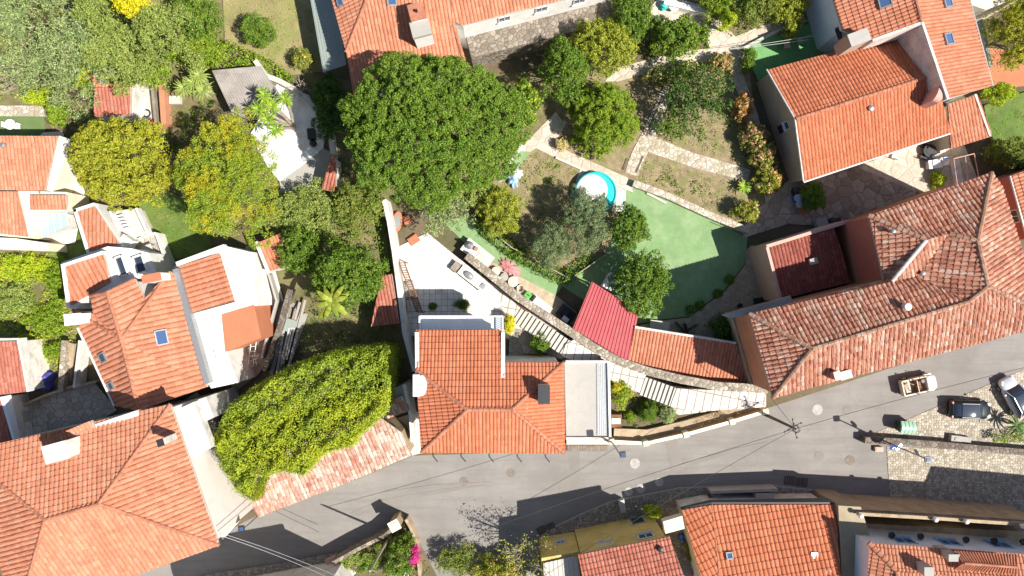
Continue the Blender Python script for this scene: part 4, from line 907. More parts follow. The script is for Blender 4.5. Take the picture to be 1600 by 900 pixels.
# neighbours that reach beyond the frame and shade the street
N1 = House('street_house', 'tiled house just below the frame whose shadow crosses the lane mouth', 'house',
    dict(a=(300, 965, 8.0), b=(505, 926, 8.0), c=(560, 1060, 9.6), d=(330, 1100, 9.6)), [('a', 'd', 'c', 'b')], ('a', 'd', 'c', 'b'), 'dirtywhite', 't_salmon', [], over=0.25)
N2 = House('street_house', 'tall tiled house beyond the east end of the villa balustrade', 'house',
    dict(a=(1775, 873, 11.5), b=(2100, 905, 11.5), c=(2090, 1040, 13), d=(1770, 1020, 13)), [('a', 'd', 'c', 'b')], ('a', 'd', 'c', 'b'), 'white', 't_salmon', [], over=0.25)
# ------------------------------------------------------------------ vegetation
LEAF = {}
def lm(k, a, b, c, patch=None, **kw):
    f = lambda q: (min(.75, q[0] * 1.58), min(.7, q[1] * 1.66), q[2] * 1.3)
    patch = patch or (min(.6, c[0] * 1.1), c[1] * 0.95, c[2]); kw.setdefault('patch_amt', 0.45); kw.setdefault('pscale', 0.9)
    LEAF[k] = leaf_mat('leaf_' + k, [(0, f(a)), (0.5, f(b)), (1, f(c))], f(patch), **kw)
lm('pine', (0.055, 0.095, 0.014), (0.10, 0.165, 0.022), (0.15, 0.22, 0.035), transl=0.2)
lm('olive', (0.12, 0.13, 0.012), (0.21, 0.215, 0.022), (0.30, 0.29, 0.035), transl=0.25)
lm('gold', (0.11, 0.16, 0.018), (0.19, 0.25, 0.03), (0.30, 0.34, 0.05), (0.42, 0.33, 0.02), patch_amt=0.75, pscale=0.55)
lm('greygreen', (0.12, 0.16, 0.07), (0.20, 0.25, 0.12), (0.28, 0.32, 0.18), transl=0.25)
lm('sage', (0.11, 0.15, 0.04), (0.18, 0.22, 0.06), (0.26, 0.30, 0.10), transl=0.25)
lm('silver', (0.06, 0.09, 0.045), (0.10, 0.135, 0.07), (0.17, 0.20, 0.12), transl=0.15)
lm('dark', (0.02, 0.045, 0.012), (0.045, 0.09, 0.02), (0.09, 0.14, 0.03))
lm('mid', (0.045, 0.085, 0.012), (0.085, 0.15, 0.02), (0.15, 0.21, 0.035))
lm('bright', (0.08, 0.135, 0.012), (0.14, 0.205, 0.018), (0.22, 0.28, 0.035))
lm('lime', (0.15, 0.21, 0.012), (0.25, 0.31, 0.02), (0.35, 0.38, 0.03))
lm('yellow', (0.36, 0.30, 0.012), (0.50, 0.42, 0.015), (0.62, 0.52, 0.03))
lm('yelgreen', (0.12, 0.15, 0.02), (0.20, 0.22, 0.03), (0.32, 0.31, 0.05), (0.28, 0.27, 0.04), patch_amt=0.5)
lm('mixed', (0.06, 0.10, 0.015), (0.12, 0.16, 0.03), (0.22, 0.23, 0.06), (0.26, 0.22, 0.09), patch_amt=0.5, pscale=0.9)
lm('hydra', (0.09, 0.13, 0.02), (0.18, 0.20, 0.03), (0.30, 0.28, 0.05), (0.45, 0.17, 0.03), patch_amt=0.7, pscale=0.45)
lm('petal', (0.32, 0.13, 0.11), (0.40, 0.19, 0.15), (0.42, 0.26, 0.17))
lm('ivy', (0.085, 0.125, 0.014), (0.165, 0.21, 0.022), (0.28, 0.32, 0.04), (0.33, 0.33, 0.02), patch_amt=0.55, pscale=0.22, transl=0.25)
lm('rust', (0.14, 0.08, 0.03), (0.24, 0.14, 0.05), (0.34, 0.22, 0.09))
lm('magenta', (0.55, 0.01, 0.16), (0.70, 0.02, 0.25), (0.75, 0.10, 0.35))
lm('frond', (0.06, 0.12, 0.012), (0.12, 0.20, 0.02), (0.24, 0.31, 0.04), transl=0.25)
lm('banana', (0.10, 0.14, 0.018), (0.17, 0.20, 0.03), (0.26, 0.26, 0.05), transl=0.35)
lm('dry', (0.30, 0.23, 0.12), (0.40, 0.31, 0.17), (0.5, 0.4, 0.25))
lm('orangeflower', (0.5, 0.22, 0.02), (0.62, 0.34, 0.03), (0.6, 0.4, 0.08))

def quads(c, n, size, rng, aspect=0.55, flat=0.6):
    """leaf-sized diamonds at points c; normals n blended with random directions"""
    N = len(c)
    r = rng.normal(size=(N, 3)); r /= np.linalg.norm(r, axis=1, keepdims=True)
    nn = n * flat + r * (1 - flat); nn /= np.maximum(np.linalg.norm(nn, axis=1, keepdims=True), 1e-6)
    a = rng.normal(size=(N, 3)); t = np.cross(nn, a); t /= np.maximum(np.linalg.norm(t, axis=1, keepdims=True), 1e-6)
    b = np.cross(nn, t)
    s = (size * (0.7 + 0.6 * rng.random(N)))[:, None] * 0.5
    V = np.stack([c - t * s, c + b * s * aspect, c + t * s - nn * s * 0.35, c - b * s * aspect], 1).reshape(-1, 3)
    return V
def qf(N): return np.arange(N * 4).reshape(-1, 4)

def crown_pts(rng, rx, ry, hz, lobe, dens, leaf, irr=0.14, dome=0.5, fill=0.12, clump=None, lobes=None):
    """leaf points and normals of an uneven crown: lobes spread over a dome, base at z = 0"""
    nl = lobes or max(5, int(2.3 * rx * ry / (lobe * lobe)))
    k = np.arange(nl); r = np.sqrt((k + 0.5) / nl); th = k * 2.39996 + rng.random() * 6.28 + rng.normal(0, 0.25, nl)
    wob = 1 + irr * (np.sin(3 * th + rng.random() * 6) + 0.7 * np.sin(5 * th + rng.random() * 6) + 0.5 * np.sin(8 * th + rng.random() * 6)) * 0.6
    r = np.clip(r + rng.normal(0, 0.04, nl), 0, 1) * wob
    inx, iny = max(rx - lobe * 0.75, rx * 0.3), max(ry - lobe * 0.75, ry * 0.3)
    zz = hz * (1 - dome + dome * np.sqrt(np.clip(1 - np.clip(r, 0, 1) ** 2, 0, 1))) * (0.82 + 0.3 * rng.random(nl))
    lc = np.stack([inx * r * np.cos(th), iny * r * np.sin(th), zz - lobe * 0.5], 1)
    lr = lobe * (0.65 + 0.6 * rng.random(nl))
    cr = clump or 0.27
    M_ = np.maximum(5, 2.6 * lr ** 2 / cr ** 2).astype(int); ci = np.repeat(np.arange(nl), M_); NC = len(ci)
    dc = rng.normal(size=(NC, 3)); dc[:, 2] += 0.45; dc /= np.linalg.norm(dc, axis=1, keepdims=True)
    cc = lc[ci] + dc * (lr[ci] * (0.8 + 0.25 * rng.random(NC)))[:, None]
    per = max(6, int(dens * 2.6 * (cr / leaf) ** 2 * 4)); rc = cr * (0.6 + 0.6 * rng.random(NC))
    idx = np.repeat(np.arange(NC), per); N = len(idx)
    d = rng.normal(size=(N, 3)); d[:, 2] += 0.3; d /= np.linalg.norm(d, axis=1, keepdims=True)
    c = cc[idx] + d * (rc[idx] * (0.45 + 0.55 * rng.random(N) ** 0.6))[:, None]
    d = d * 0.8 + dc[idx] * 0.5; d /= np.linalg.norm(d, axis=1, keepdims=True)
    n = d.copy()
    nf = int(N * fill)
    if nf:
        a = rng.random(nf) * 6.283; q = np.sqrt(rng.random(nf)) * 0.9
        z = hz * (0.15 + 0.65 * rng.random(nf)) * np.sqrt(np.clip(1.05 - q * q, 0, 1))
        c2 = np.stack([rx * q * np.cos(a) * 0.95, ry * q * np.sin(a) * 0.95, z], 1)
        n2 = np.tile(np.array([[0, 0, 1.0]]), (nf, 1))
        c = np.concatenate([c, c2]); n = np.concatenate([n, n2])
    return c, n, lc, lr

_seed = [100]
def plant(name, label, cat, x, y, rx, ry, top, hz, leafk, leaf=0.2, dens=1.0, lobe=0.9, rot=0.0, trunk=0.16, group=None, bark='bark',
          extra=None, flat=0.55, aspect=0.55, lean=(0, 0), part='crown', **kw):
    """tree or shrub whose crown is centred on photo pixel (x, y); rx, ry in photo pixels; top and hz (crown depth) in metres"""
    _seed[0] += 1; rng = np.random.default_rng(_seed[0]); leaf *= 0.82
    zc = top - hz * 0.45
    c0 = P(x, y, zc); s = K * (H - zc) / H
    RX, RY = rx * s, ry * s
    c, n, lc, lr = crown_pts(rng, RX, RY, hz, min(lobe, 0.6 * min(RX, RY)), dens, leaf, **kw)
    cr, sr = math.cos(rot), math.sin(rot); R = np.array([[cr, -sr, 0], [sr, cr, 0], [0, 0, 1]])
    base = np.array([c0.x, c0.y, top - hz])
    c = c @ R.T + base; n = n @ R.T; lc = lc @ R.T + base
    keep = c[:, 2] > 0.03; c, n = c[keep], n[keep]
    root = thing(name, (c0.x + lean[0], c0.y + lean[1], 0), label, cat, group)
    link_np(part, quads(c, n, leaf, rng, aspect, flat), qf(len(c)), LEAF[leafk], root)
    if extra:
        for nm, lk, frac, sz in extra:
            m = rng.random(len(c)) < frac; m &= n[:, 2] > 0.1
            cc = c[m] + n[m] * 0.06
            if len(cc): link_np(nm, quads(cc, n[m], sz, rng, 0.9, 0.8), qf(len(cc)), LEAF[lk], root)
    if trunk:
        mb = MB(); t0 = Vector((c0.x + lean[0], c0.y + lean[1], 0)); fork = Vector((c0.x + lean[0] * 0.4, c0.y + lean[1] * .4, max(0.25, (top - hz) * 0.9)))
        mb.tube([t0, t0.lerp(fork, 0.5) + Vector((trunk * .3, 0, 0)), fork], [trunk * 1.25, trunk, trunk * 0.85], 8)
        sel = list(range(0, len(lc), max(1, len(lc) // 9)))[:10]
        for i in sel:
            q = Vector(lc[i]); mid = fork.lerp(q, 0.5) + Vector((0, 0, 0.12 * (q - fork).length))
            mb.tube([fork, mid, q], [trunk * 0.6, trunk * 0.38, trunk * 0.12], 6)
        link('trunk', mb, M[bark], root)
    return root

def fronds(name, label, cat, x, y, top, n, length, leafk, width=0.5, droop=0.5, trunk=0.14, lean=(0, 0), heads=None, group=None, leaflet=0.06, up=0.55, ribs=True, dead=0):
    """palm, yucca or banana: arching fronds with separate leaflets round one or more heads (offsets in photo pixels)"""
    _seed[0] += 1; rng = np.random.default_rng(_seed[0]); 
    root = None; heads = heads or [(0, 0, 0)]
    p0 = P(x, y, top); root = thing(name, (p0.x + lean[0], p0.y + lean[1], 0), label, cat, group)
    for hx, hy, hzz in heads:
        c = P(x + hx, y + hy, top + hzz); V = []; Fc = []
        for i in range(n):
            a = i * 2.39996 + rng.random() * 0.4; el = up * (1.1 - i / n * 1.1) + rng.normal(0, 0.08)
            L = length * (0.75 + 0.4 * rng.random()); dirh = Vector((math.cos(a), math.sin(a), 0)); side = Vector((-dirh.y, dirh.x, 0))
            pts = []
            for k in range(9):
                t = k / 8; hh = L * (t * math.cos(el)) * (1 - 0.12 * t); zz = L * t * math.sin(el) - droop * L * t * t
                pts.append(c + dirh * hh + Vector((0, 0, zz)))
            if ribs:                                             # solid blade with a fold along the middle
                for k in range(8):
                    w0, w1 = (width * math.sin(math.pi * (0.08 + 0.9 * t_)) ** 0.7 / 2 for t_ in (k / 8, (k + 1) / 8))
                    a_, b_ = pts[k], pts[k + 1]; dn = Vector((0, 0, -0.35))
                    i0 = len(V); V += [a_, b_, b_ + side * w1 + dn * w1, a_ + side * w0 + dn * w0, b_ - side * w1 + dn * w1, a_ - side * w0 + dn * w0]
                    Fc += [[i0, i0 + 1, i0 + 2, i0 + 3], [i0, i0 + 5, i0 + 4, i0 + 1]]
            else:
                m = int(L / leaflet)
                for k in range(m):
                    t = (k + 0.5) / m; f = t * 8; j = min(7, int(f)); q = pts[j].lerp(pts[j + 1], f - j)
                    w = width * math.sin(math.pi * (0.1 + 0.87 * t)) ** 0.6; fw = dirh * w * 0.5
                    for sgn in (-1, 1):
                        tip = q + side * sgn * w * 0.8 + fw + Vector((0, 0, -w * 0.3)); h_ = dirh * leaflet * 0.5
                        i0 = len(V); V += [q - h_, q + h_, tip + h_ * 0.2, tip - h_ * 0.2]; Fc.append([i0, i0 + 1, i0 + 2, i0 + 3])
        link_np('fronds', np.array([tuple(v) for v in V]), np.array(Fc), LEAF[leafk], root)
        if trunk:
            mb = MB(); b0 = Vector((p0.x + lean[0], p0.y + lean[1], 0)); mb.tube([b0, b0.lerp(c, 0.55) + Vector((0.1, 0.05, 0)), c], [trunk * 1.2, trunk, trunk * 0.8], 8)
            link('trunk', mb, M['palebark'], root)
    return root

def mass(name, poly, top, leafk, leaf=0.22, dens=3.0, lump=0.5, z0=0.0, edge=1.0, parent=None, side=True, cl=16, **kw):
    """leafy blanket over a plan polygon (photo pixels at height top), with lumps, rounded rim and hanging sides"""
    _seed[0] += 1; rng = np.random.default_rng(_seed[0])
    pv = [P(p[0], p[1], p[2] if len(p) > 2 else top) for p in poly]; A = np.array([[p.x, p.y] for p in pv]); n = len(A)
    lo, hi = A.min(0), A.max(0); area = abs(sum(A[i, 0] * A[(i + 1) % n, 1] - A[(i + 1) % n, 0] * A[i, 1] for i in range(n))) / 2
    N = int(dens * (hi - lo).prod() / (leaf * leaf * 0.5)); NK = max(1, N // cl); XK = lo + rng.random((NK, 2)) * (hi - lo); ki = rng.integers(0, NK, N)
    off_ = rng.normal(0, 1, (N, 3)); off_ /= np.linalg.norm(off_, axis=1, keepdims=True); rk = (0.9 + rng.random(NK) * 1.1)[ki] * leaf * 1.15
    X = XK[ki] + off_[:, :2] * rk[:, None]; dz = off_[:, 2] * rk * 0.8 + (rng.random(NK) ** 1.5 * -0.5 * lump)[ki]; N0 = off_
    ins = np.zeros(N, bool); dist = np.full(N, 1e9)
    for i in range(n):
        a, b = A[i], A[(i + 1) % n]
        c = (a[1] > X[:, 1]) != (b[1] > X[:, 1])
        with np.errstate(divide='ignore', invalid='ignore'):
            xi = (b[0] - a[0]) * (X[:, 1] - a[1]) / (b[1] - a[1] + 1e-12) + a[0]
        ins ^= c & (X[:, 0] < xi)
        ab = b - a; t = np.clip(((X - a) @ ab) / (ab @ ab), 0, 1); dist = np.minimum(dist, np.linalg.norm(X - a - t[:, None] * ab, axis=1))
    wob = 0.35 * lump * (np.sin(X[:, 0] * 2.1 + 1) + np.sin(X[:, 1] * 2.7 + X[:, 0]))
    keep = ins & (dist + wob * 0.5 > 0.05); X = X[keep]; dist = dist[keep]; dz = dz[keep]; N0 = N0[keep]
    e = np.clip(dist / edge, 0, 1)
    z = top * 1.0 - (1 - np.sqrt(np.clip(1 - (1 - e) ** 2, 0, 1))) * min(edge, top - z0) * 0.9
    gx = lambda a_, b_, ph: np.sin(X[:, 0] * a_ + X[:, 1] * b_ + ph)
    z = z + lump * 0.35 * (gx(2.3, 1.1, 0.3) + gx(-1.4, 2.6, 1.2) + 0.7 * gx(4.1, -3.3, 2.2) + 0.6 * gx(5.3, 4.7, 0.7)) + dz
    z = np.maximum(z, z0 + 0.04)
    c = np.concatenate([X, z[:, None]], 1); nr = np.array([[0, 0, 0.6]]) + N0
    if side and top - z0 > 0.8:
        cs = []; ns = []
        for i in range(n):
            a, b = A[i], A[(i + 1) % n]; L = np.linalg.norm(b - a); m = int(dens * 0.7 * L * (top - z0) / (leaf * leaf * 0.5))
            t = rng.random(m); q = a + t[:, None] * (b - a); nn = np.array([b[1] - a[1], -(b[0] - a[0])]) / max(L, 1e-6)
            ctr = A.mean(0); nn = nn if nn @ ((a + b) / 2 - ctr) > 0 else -nn
            zz = z0 + rng.random(m) ** 0.8 * (top - z0 - 0.3); off = rng.normal(0, 0.16, m) - 0.1
            cs.append(np.concatenate([q + nn * off[:, None], zz[:, None]], 1)); ns.append(np.tile(np.array([[nn[0], nn[1], 0.5]]), (m, 1)))
        c = np.concatenate([c] + cs); nr = np.concatenate([nr] + ns)
    nr /= np.linalg.norm(nr, axis=1, keepdims=True)
    return link_np(name, quads(c, nr, leaf, rng, 0.65, 0.6), qf(len(c)), LEAF[leafk], parent, **kw)

def twigs(name, label, cat, x, y, r, top, n, mat, x0=None, y0=None, group=None, thick=0.03, leaves=None, leaf=0.15, ld=6, spread=1.0):
    """bare branching tree or shrub; optional sparse leaves near the twig tips"""
    _seed[0] += 1; rng = random.Random(_seed[0]); nr = np.random.default_rng(_seed[0])
    c = P(x, y, top * 0.7); b = P(x0 if x0 else x, y0 if y0 else y, 0); R = r * K * 0.93
    root = thing(name, (b.x, b.y, 0), label, cat, group); mb = MB(); tips = []
    fork = b.lerp(Vector((c.x, c.y, top * 0.4)), 0.8)
    mb.tube([b, fork], [thick * 3, thick * 2.2], 7)
    for i in range(n):
        a = i * 2.39996 + rng.random(); rr = R * (0.35 + 0.65 * rng.random()); q = Vector((c.x + math.cos(a) * rr, c.y + math.sin(a) * rr, top * (0.6 + 0.4 * rng.random())))
        m = fork.lerp(q, 0.5) + Vector((rng.uniform(-.3, .3), rng.uniform(-.3, .3), 0.3)); mb.tube([fork, m, q], [thick * 1.3, thick * .8, thick * 0.3], 5); tips.append(q)
        for _ in range(4):
            s_ = m.lerp(q, rng.random()); e = s_ + Vector((rng.uniform(-1, 1), rng.uniform(-1, 1), rng.uniform(0, .7))) * R * 0.32
            mb.tube([s_, (s_ + e) / 2 + Vector((0, 0, .08)), e], [thick * .6, thick * .4, thick * .2], 4); tips.append(e)
    link('branches', mb, M[mat], root)
    if leaves:
        t = np.array([tuple(v) for v in tips]); cc = np.repeat(t, ld, 0) + nr.normal(0, 0.22 * spread, (len(t) * ld, 3))
        link_np('leaves', quads(cc, np.tile([[0, 0, 1.0]], (len(cc), 1)), leaf, nr, 0.6, 0.4), qf(len(cc)), LEAF[leaves], root)
    return root

# ---- the great round pine: pompoms of needles over a wide dome
def pine():
    rng = np.random.default_rng(5); top, hz = 12.5, 4.2; x, y = 676, 199; zc = 10.0
    c0 = P(x, y, zc); s = K * (H - zc) / H; RX, RY = 145 * s, 119 * s
    N = 1150; k = np.arange(N); r = np.sqrt((k + .5) / N); th = k * 2.39996 + rng.normal(0, 0.5, N)
    wob = 1 + 0.05 * np.sin(3 * th + 1) + 0.045 * np.sin(7 * th) + 0.03 * np.sin(13 * th + 2)
    r = np.clip(r + rng.normal(0, 0.012, N), 0, 1.02)
    z = (top - hz) + hz * np.sqrt(np.clip(1.03 - np.clip(r, 0, 1) ** 2.2, 0, 1)) + rng.normal(0, 0.24, N)
    z += 0.35 * np.sin(r * RX * np.cos(th) * 1.3) * np.sin(r * RY * np.sin(th) * 1.5 + 1)
    pc = np.stack([c0.x + RX * r * wob * np.cos(th), c0.y + RY * r * wob * np.sin(th), z], 1)
    low = np.stack([c0.x + RX * 0.93 * rng.random(700) ** .5 * np.cos(k[:700]), c0.y + RY * 0.93 * rng.random(700) ** .5 * np.sin(k[:700]), top - hz + 0.9 + rng.random(700) * 1.5], 1)
    pc = np.concatenate([pc, low]); pr = 0.24 + 0.17 * rng.random(len(pc))
    per = 130; idx = np.repeat(np.arange(len(pc)), per); d = rng.normal(size=(len(idx), 3)); d[:, 2] += 0.25; d /= np.linalg.norm(d, axis=1, keepdims=True)
    c = pc[idx] + d * (pr[idx] * (0.5 + 0.5 * rng.random(len(idx)) ** .5))[:, None]
    root = thing('round_pine', (c0.x, c0.y, 0), 'huge round dense green pine in front of the long house', 'tree')
    link_np('crown', quads(c, d, 0.155, rng, 0.42, 0.4), qf(len(c)), LEAF['pine'], root)
    mb = MB(); b = Vector((c0.x, c0.y, 0)); f = Vector((c0.x + .2, c0.y, 6.5)); mb.tube([b, b.lerp(f, .5) + Vector((.25, .1, 0)), f], [0.5, 0.42, 0.36], 10)
    for i in range(14):
        a = i * 2.4; q = Vector((c0.x + RX * .7 * math.cos(a) * (0.5 + .5 * (i % 2)), c0.y + RY * .7 * math.sin(a) * (0.5 + .5 * (i % 2)), 10.4)); mb.tube([f, f.lerp(q, .5) + Vector((0, 0, .6)), q], [0.22, 0.15, 0.06], 6)
    link('trunk', mb, M['bark'], root)
pine()

T_ = plant
T_('round_tree', 'dense round olive green tree beside the little terrace with white parapet', 'tree', 187, 252, 82, 78, 8, 4.5, 'olive', 0.2, 1.1, 0.55, irr=0.06, dome=0.75)
T_('feathery_tree', 'tall feathery yellow and green tree between the white yard and the white house', 'tree', 355, 282, 82, 100, 9, 4.5, 'gold', 0.17, 1.0, 0.85, irr=0.2, flat=0.35, aspect=0.35)
gc = 'grey green conifers in the top corner'
for (x, y, rx, ry, tp, k, lb) in [
    (40, 25, 70, 62, 8.5, 'greygreen', 'pale grey green conifer filling the top corner'),
    (120, 80, 62, 60, 9, 'greygreen', 'grey green feathery conifer beside the dead twiggy tree'),
    (52, 108, 52, 40, 6.5, 'greygreen', 'low grey green conifer below the corner conifer'),
    (112, 148, 34, 38, 6, 'greygreen', 'small drooping grey green conifer above the yellow green bushes')]:
    T_('conifer', lb, 'tree', x, y, rx * .95, ry * .95, tp, 5.0, k, 0.36, 0.9, 0.7, group=gc, irr=0.4, dome=0.8, fill=0.05, clump=0.34, flat=0.35, aspect=0.2)
for (x, y, rx, ry, tp, lb) in [
    (172, 78, 48, 60, 8, 'sage green tree beside the grey green conifers'),
    (255, 52, 52, 55, 8, 'sage green tree just below the bright yellow tree'),
    (150, 18, 42, 34, 8, 'sage green tree touching the top edge beside the yellow tree'),
    (215, 112, 40, 28, 5, 'low sage green tree above the old tiled shed')]:
    T_('sage_tree', lb, 'tree', x, y, rx * .95, ry * .95, tp, 4.6, 'sage', 0.2, 1.0, 0.55, irr=0.32, dome=0.8, fill=0.05, flat=0.4, aspect=0.4)
T_('yellow_tree', 'bright golden yellow tree at the top edge', 'tree', 207, 3, 33, 25, 8.5, 2.6, 'yellow', 0.2, 1.0, 0.5)
T_('purple_bush', 'big bush with dull purple flowers beside the dry lawn', 'bush', 308, 28, 44, 42, 4, 3, 'mid', 0.18, 1.0, 0.6, extra=[('blossom', 'petal', 0.012, 0.12)])
T_('hedge_bush', 'bright green spreading bush below the purple flowered bush', 'bush', 305, 78, 55, 28, 2.5, 2, 'bright', 0.17, 1.0, 0.5)
T_('round_shrub', 'round shrub alone on the dry lawn', 'shrub', 404, 48, 27, 27, 2.4, 2.1, 'mid', 0.16, 1.0, 0.5)
T_('flowering_shrub', 'shrub with apricot flowers at the shady edge of the dry lawn', 'shrub', 474, 92, 18, 18, 1.8, 1.5, 'mixed', 0.16, 0.8, 0.4, extra=[('blossom', 'orangeflower', 0.03, 0.18)])
for (x, y, rx, ry, k, lb) in [(68, 152, 34, 16, 'lime', 'low lime green bush above the pale rubble path'), (135, 130, 18, 24, 'lime', 'lime green bush next to the old tiled shed'), (92, 178, 18, 20, 'bright', 'green bush at the end of the pale rubble path')]:
    T_('bush', lb, 'bush', x, y, rx, ry, 2.4, 2.0, k, 0.18, 1.0, 0.5)
twigs('dead_tree', 'pale leafless twiggy tree at the left edge', 'tree', 20, 112, 52, 5.5, 26, 'palebark', thick=0.04)
T_('green_bush', 'fresh green bush between the tiled shed and the dracaena', 'bush', 232, 112, 32, 26, 3, 2.4, 'bright', 0.18, 1.0, 0.5)
o_ = mass('ivy', [(348, 60), (420, 92), (455, 120), (440, 128), (408, 104), (335, 108), (312, 96)], 1.0, 'bright', 0.2, 2.2, 0.4, edge=0.6)
setp(o_, 'bright green creeper along the edge of the grey corrugated roof', 'creeper')
o_ = mass('ivy', [(342, 668), (352, 640), (392, 610), (455, 574), (520, 552), (590, 545), (606, 548), (604, 590), (602, 640), (580, 664), (558, 680), (548, 698), (505, 708), (484, 726), (470, 745), (440, 736), (404, 748), (396, 768), (392, 786), (368, 772), (341, 728), (331, 690)], 6.4, 'ivy', 0.14, 4.6, 0.65, edge=0.8, z0=0.3)
setp(o_, 'thick bright green ivy swallowing the roofless ruin', 'ivy')

fr = 'spiky heads of the yard palms'
fronds('dracaena', 'dracaena with several spiky heads shading the white yard', 'palm', 425, 165, 4.8, 34, 1.1, 'frond', 0.1, 0.35, 0.13, (0.4, -0.8), [(0, 0, 0), (-22, 6, -.3), (-8, 22, -.2), (20, -10, .2), (6, 38, -.2), (-12, -16, 0.1)])
fronds('dracaena', 'dusty green dracaena beside the old concrete lane', 'palm', 303, 130, 3.6, 34, 1.25, 'sage', 0.1, 0.35, 0.13, (0.2, -0.2), [(0, 0, 0), (14, 10, -.2), (-16, 8, -.2), (8, -12, .1)])
fronds('banana_plant', 'banana plant with broad yellow green leaves in the shady garden', 'banana plant', 519, 472, 6.6, 13, 2.1, 'banana', 0.42, 0.45, 0.14, up=0.7)
plant('silver_tree', 'feathery silver green tree over the corner of the white patio', 'tree', 696, 330, 42, 34, 5.0, 2.6, 'greygreen', 0.3, 0.9, 0.6, irr=0.45, aspect=0.28, flat=0.4)
fronds('agave', 'spiky green agave at the stone path end', 'agave', 1163, 292, 0.9, 30, 0.9, 'frond', 0.14, 0.3, 0.08)
fronds('cycad', 'dark spiky cycad at the hedge beside the parked cars', 'cycad', 1590, 665, 1.4, 24, 1.2, 'dark', 0.16, 0.4, 0.1)

# shady garden left of the patio
T_('citrus_tree', 'broad green tree filling the shady garden beside the boundary wall', 'tree', 540, 432, 62, 56, 6.2, 4.0, 'mid', 0.19, 1.0, 0.7)
T_('citrus_tree', 'smaller dark green tree beside the little shed with white edge', 'tree', 468, 392, 36, 40, 4.4, 3, 'mid', 0.19, 1.0, 0.6)
T_('scrub_bush', 'pale scrubby bush below the white yard', 'bush', 478, 328, 60, 42, 3.2, 2.4, 'sage', 0.17, 0.7, 0.5, irr=0.35, flat=0.4)
T_('scrub_bush', 'green scrub between the tiled wall top and the round pine', 'bush', 556, 325, 44, 44, 3.4, 2.6, 'mixed', 0.18, 0.9, 0.55, irr=0.3)
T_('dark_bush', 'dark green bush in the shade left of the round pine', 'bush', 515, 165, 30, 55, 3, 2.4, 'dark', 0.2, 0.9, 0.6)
twigs('dead_shrub', 'bare grey shrub on top of the concrete wall bend', 'shrub', 468, 140, 30, 3.2, 8, 'palebark', thick=0.03)
twigs('dead_shrub', 'bleached dead branches beside the feathery yellow tree', 'shrub', 425, 325, 26, 3.4, 9, 'palebark', thick=0.03)

# gardens right of the pine
T_('tall_shrub', 'fresh green shrub at the right shoulder of the round pine', 'shrub', 822, 160, 26, 40, 4.2, 3, 'mid', 0.18, 1.0, 0.6, extra=[('young_leaves', 'lime', 0.12, 0.18)])
T_('dark_tree', 'dark green tree between the stone base and the bright round bush', 'tree', 884, 112, 42, 52, 6, 4, 'mid', 0.2, 1.0, 0.75)
T_('light_tree', 'yellow green tree above the dark green tree', 'tree', 940, 72, 58, 44, 5.6, 3.6, 'yelgreen', 0.19, 1.0, 0.7)
T_('laurel_tree', 'upright green tree at the top edge beside the stone terrace', 'tree', 985, 28, 36, 48, 5.2, 3.6, 'mid', 0.19, 1.0, 0.65)
T_('round_bush', 'clipped bright green double domed bush in the garden', 'bush', 944, 182, 58, 58, 4.6, 4.2, 'bright', 0.15, 1.25, 0.42, irr=0.12, dome=0.8)
T_('shrubbery_tree', 'green and lime shrub below the stone terrace', 'shrub', 1060, 58, 48, 36, 3.4, 2.6, 'bright', 0.18, 0.95, 0.55, irr=0.25, extra=[('dark_leaves', 'dark', 0.2, 0.18)])
T_('fig_tree', 'loose dark leaved tree casting dappled shade on the dry garden', 'tree', 1088, 150, 58, 58, 4.2, 2.4, 'dark', 0.24, 0.45, 0.55, irr=0.35, fill=0.05, clump=0.3)
T_('fig_tree', 'sparse young tree beside the white rubble path', 'tree', 1048, 195, 28, 30, 3.0, 1.8, 'mid', 0.22, 0.3, 0.45, irr=0.35, fill=0.1)
T_('hydrangea', 'hydrangea with fading pink heads by the path corner', 'hydrangea', 1126, 98, 22, 16, 1.7, 1.4, 'mixed', 0.16, 0.9, 0.4, extra=[('blossom', 'petal', 0.12, 0.2)])
T_('hydrangea', 'hydrangea with brownish heads at the start of the upper path', 'hydrangea', 1075, 108, 20, 14, 1.6, 1.3, 'mixed', 0.16, 0.8, 0.4, extra=[('blossom', 'dry', 0.14, 0.2)])
T_('hydrangea', 'low yellowing shrub along the upper path', 'shrub', 1030, 118, 26, 14, 1.5, 1.2, 'mixed', 0.16, 0.8, 0.4, extra=[('blossom', 'dry', 0.1, 0.18)])
hg = 'shrubs along the hedge west of the gabled house'
for i, (x, y, rx, ry, lb, k) in enumerate([(1160, 168, 16, 28, 'thin rust leaved shrub beside the taupe end wall', 'rust'), (1178, 215, 24, 26, 'hydrangea with cream and pink heads beside the taupe wall', 'mixed'),
    (1192, 248, 24, 26, 'large hydrangea with pink heads south of the cream headed one', 'mixed'), (1198, 282, 22, 24, 'orange and yellow leaved hydrangea near the courtyard', 'hydra'), (1166, 330, 22, 18, 'yellow green shrub at the end of the pale wall', 'yelgreen')]):
    T_('hedge_shrub', lb, 'shrub', x, y, rx, ry, 2.1, 1.8, k, 0.17, 0.95, 0.45, group=hg, extra=[('blossom', 'petal', 0.09 if k == 'mixed' else 0.02, 0.24)])
T_('corner_bush', 'dark bush in the courtyard corner under the gabled house', 'bush', 1270, 306, 20, 24, 2.2, 2, 'mid', 0.17, 1.0, 0.45)
T_('terrace_bush', 'yellowish clipped bush on the white stone terrace by the pots', 'bush', 1465, 280, 9, 14, 1.2, 1.1, 'lime', 0.13, 1.0, 0.3)
T_('small_hedge', 'dark hedge bush at the west end of the artificial grass', 'bush', 1168, 94, 12, 22, 1.8, 1.6, 'mid', 0.16, 1.0, 0.4)
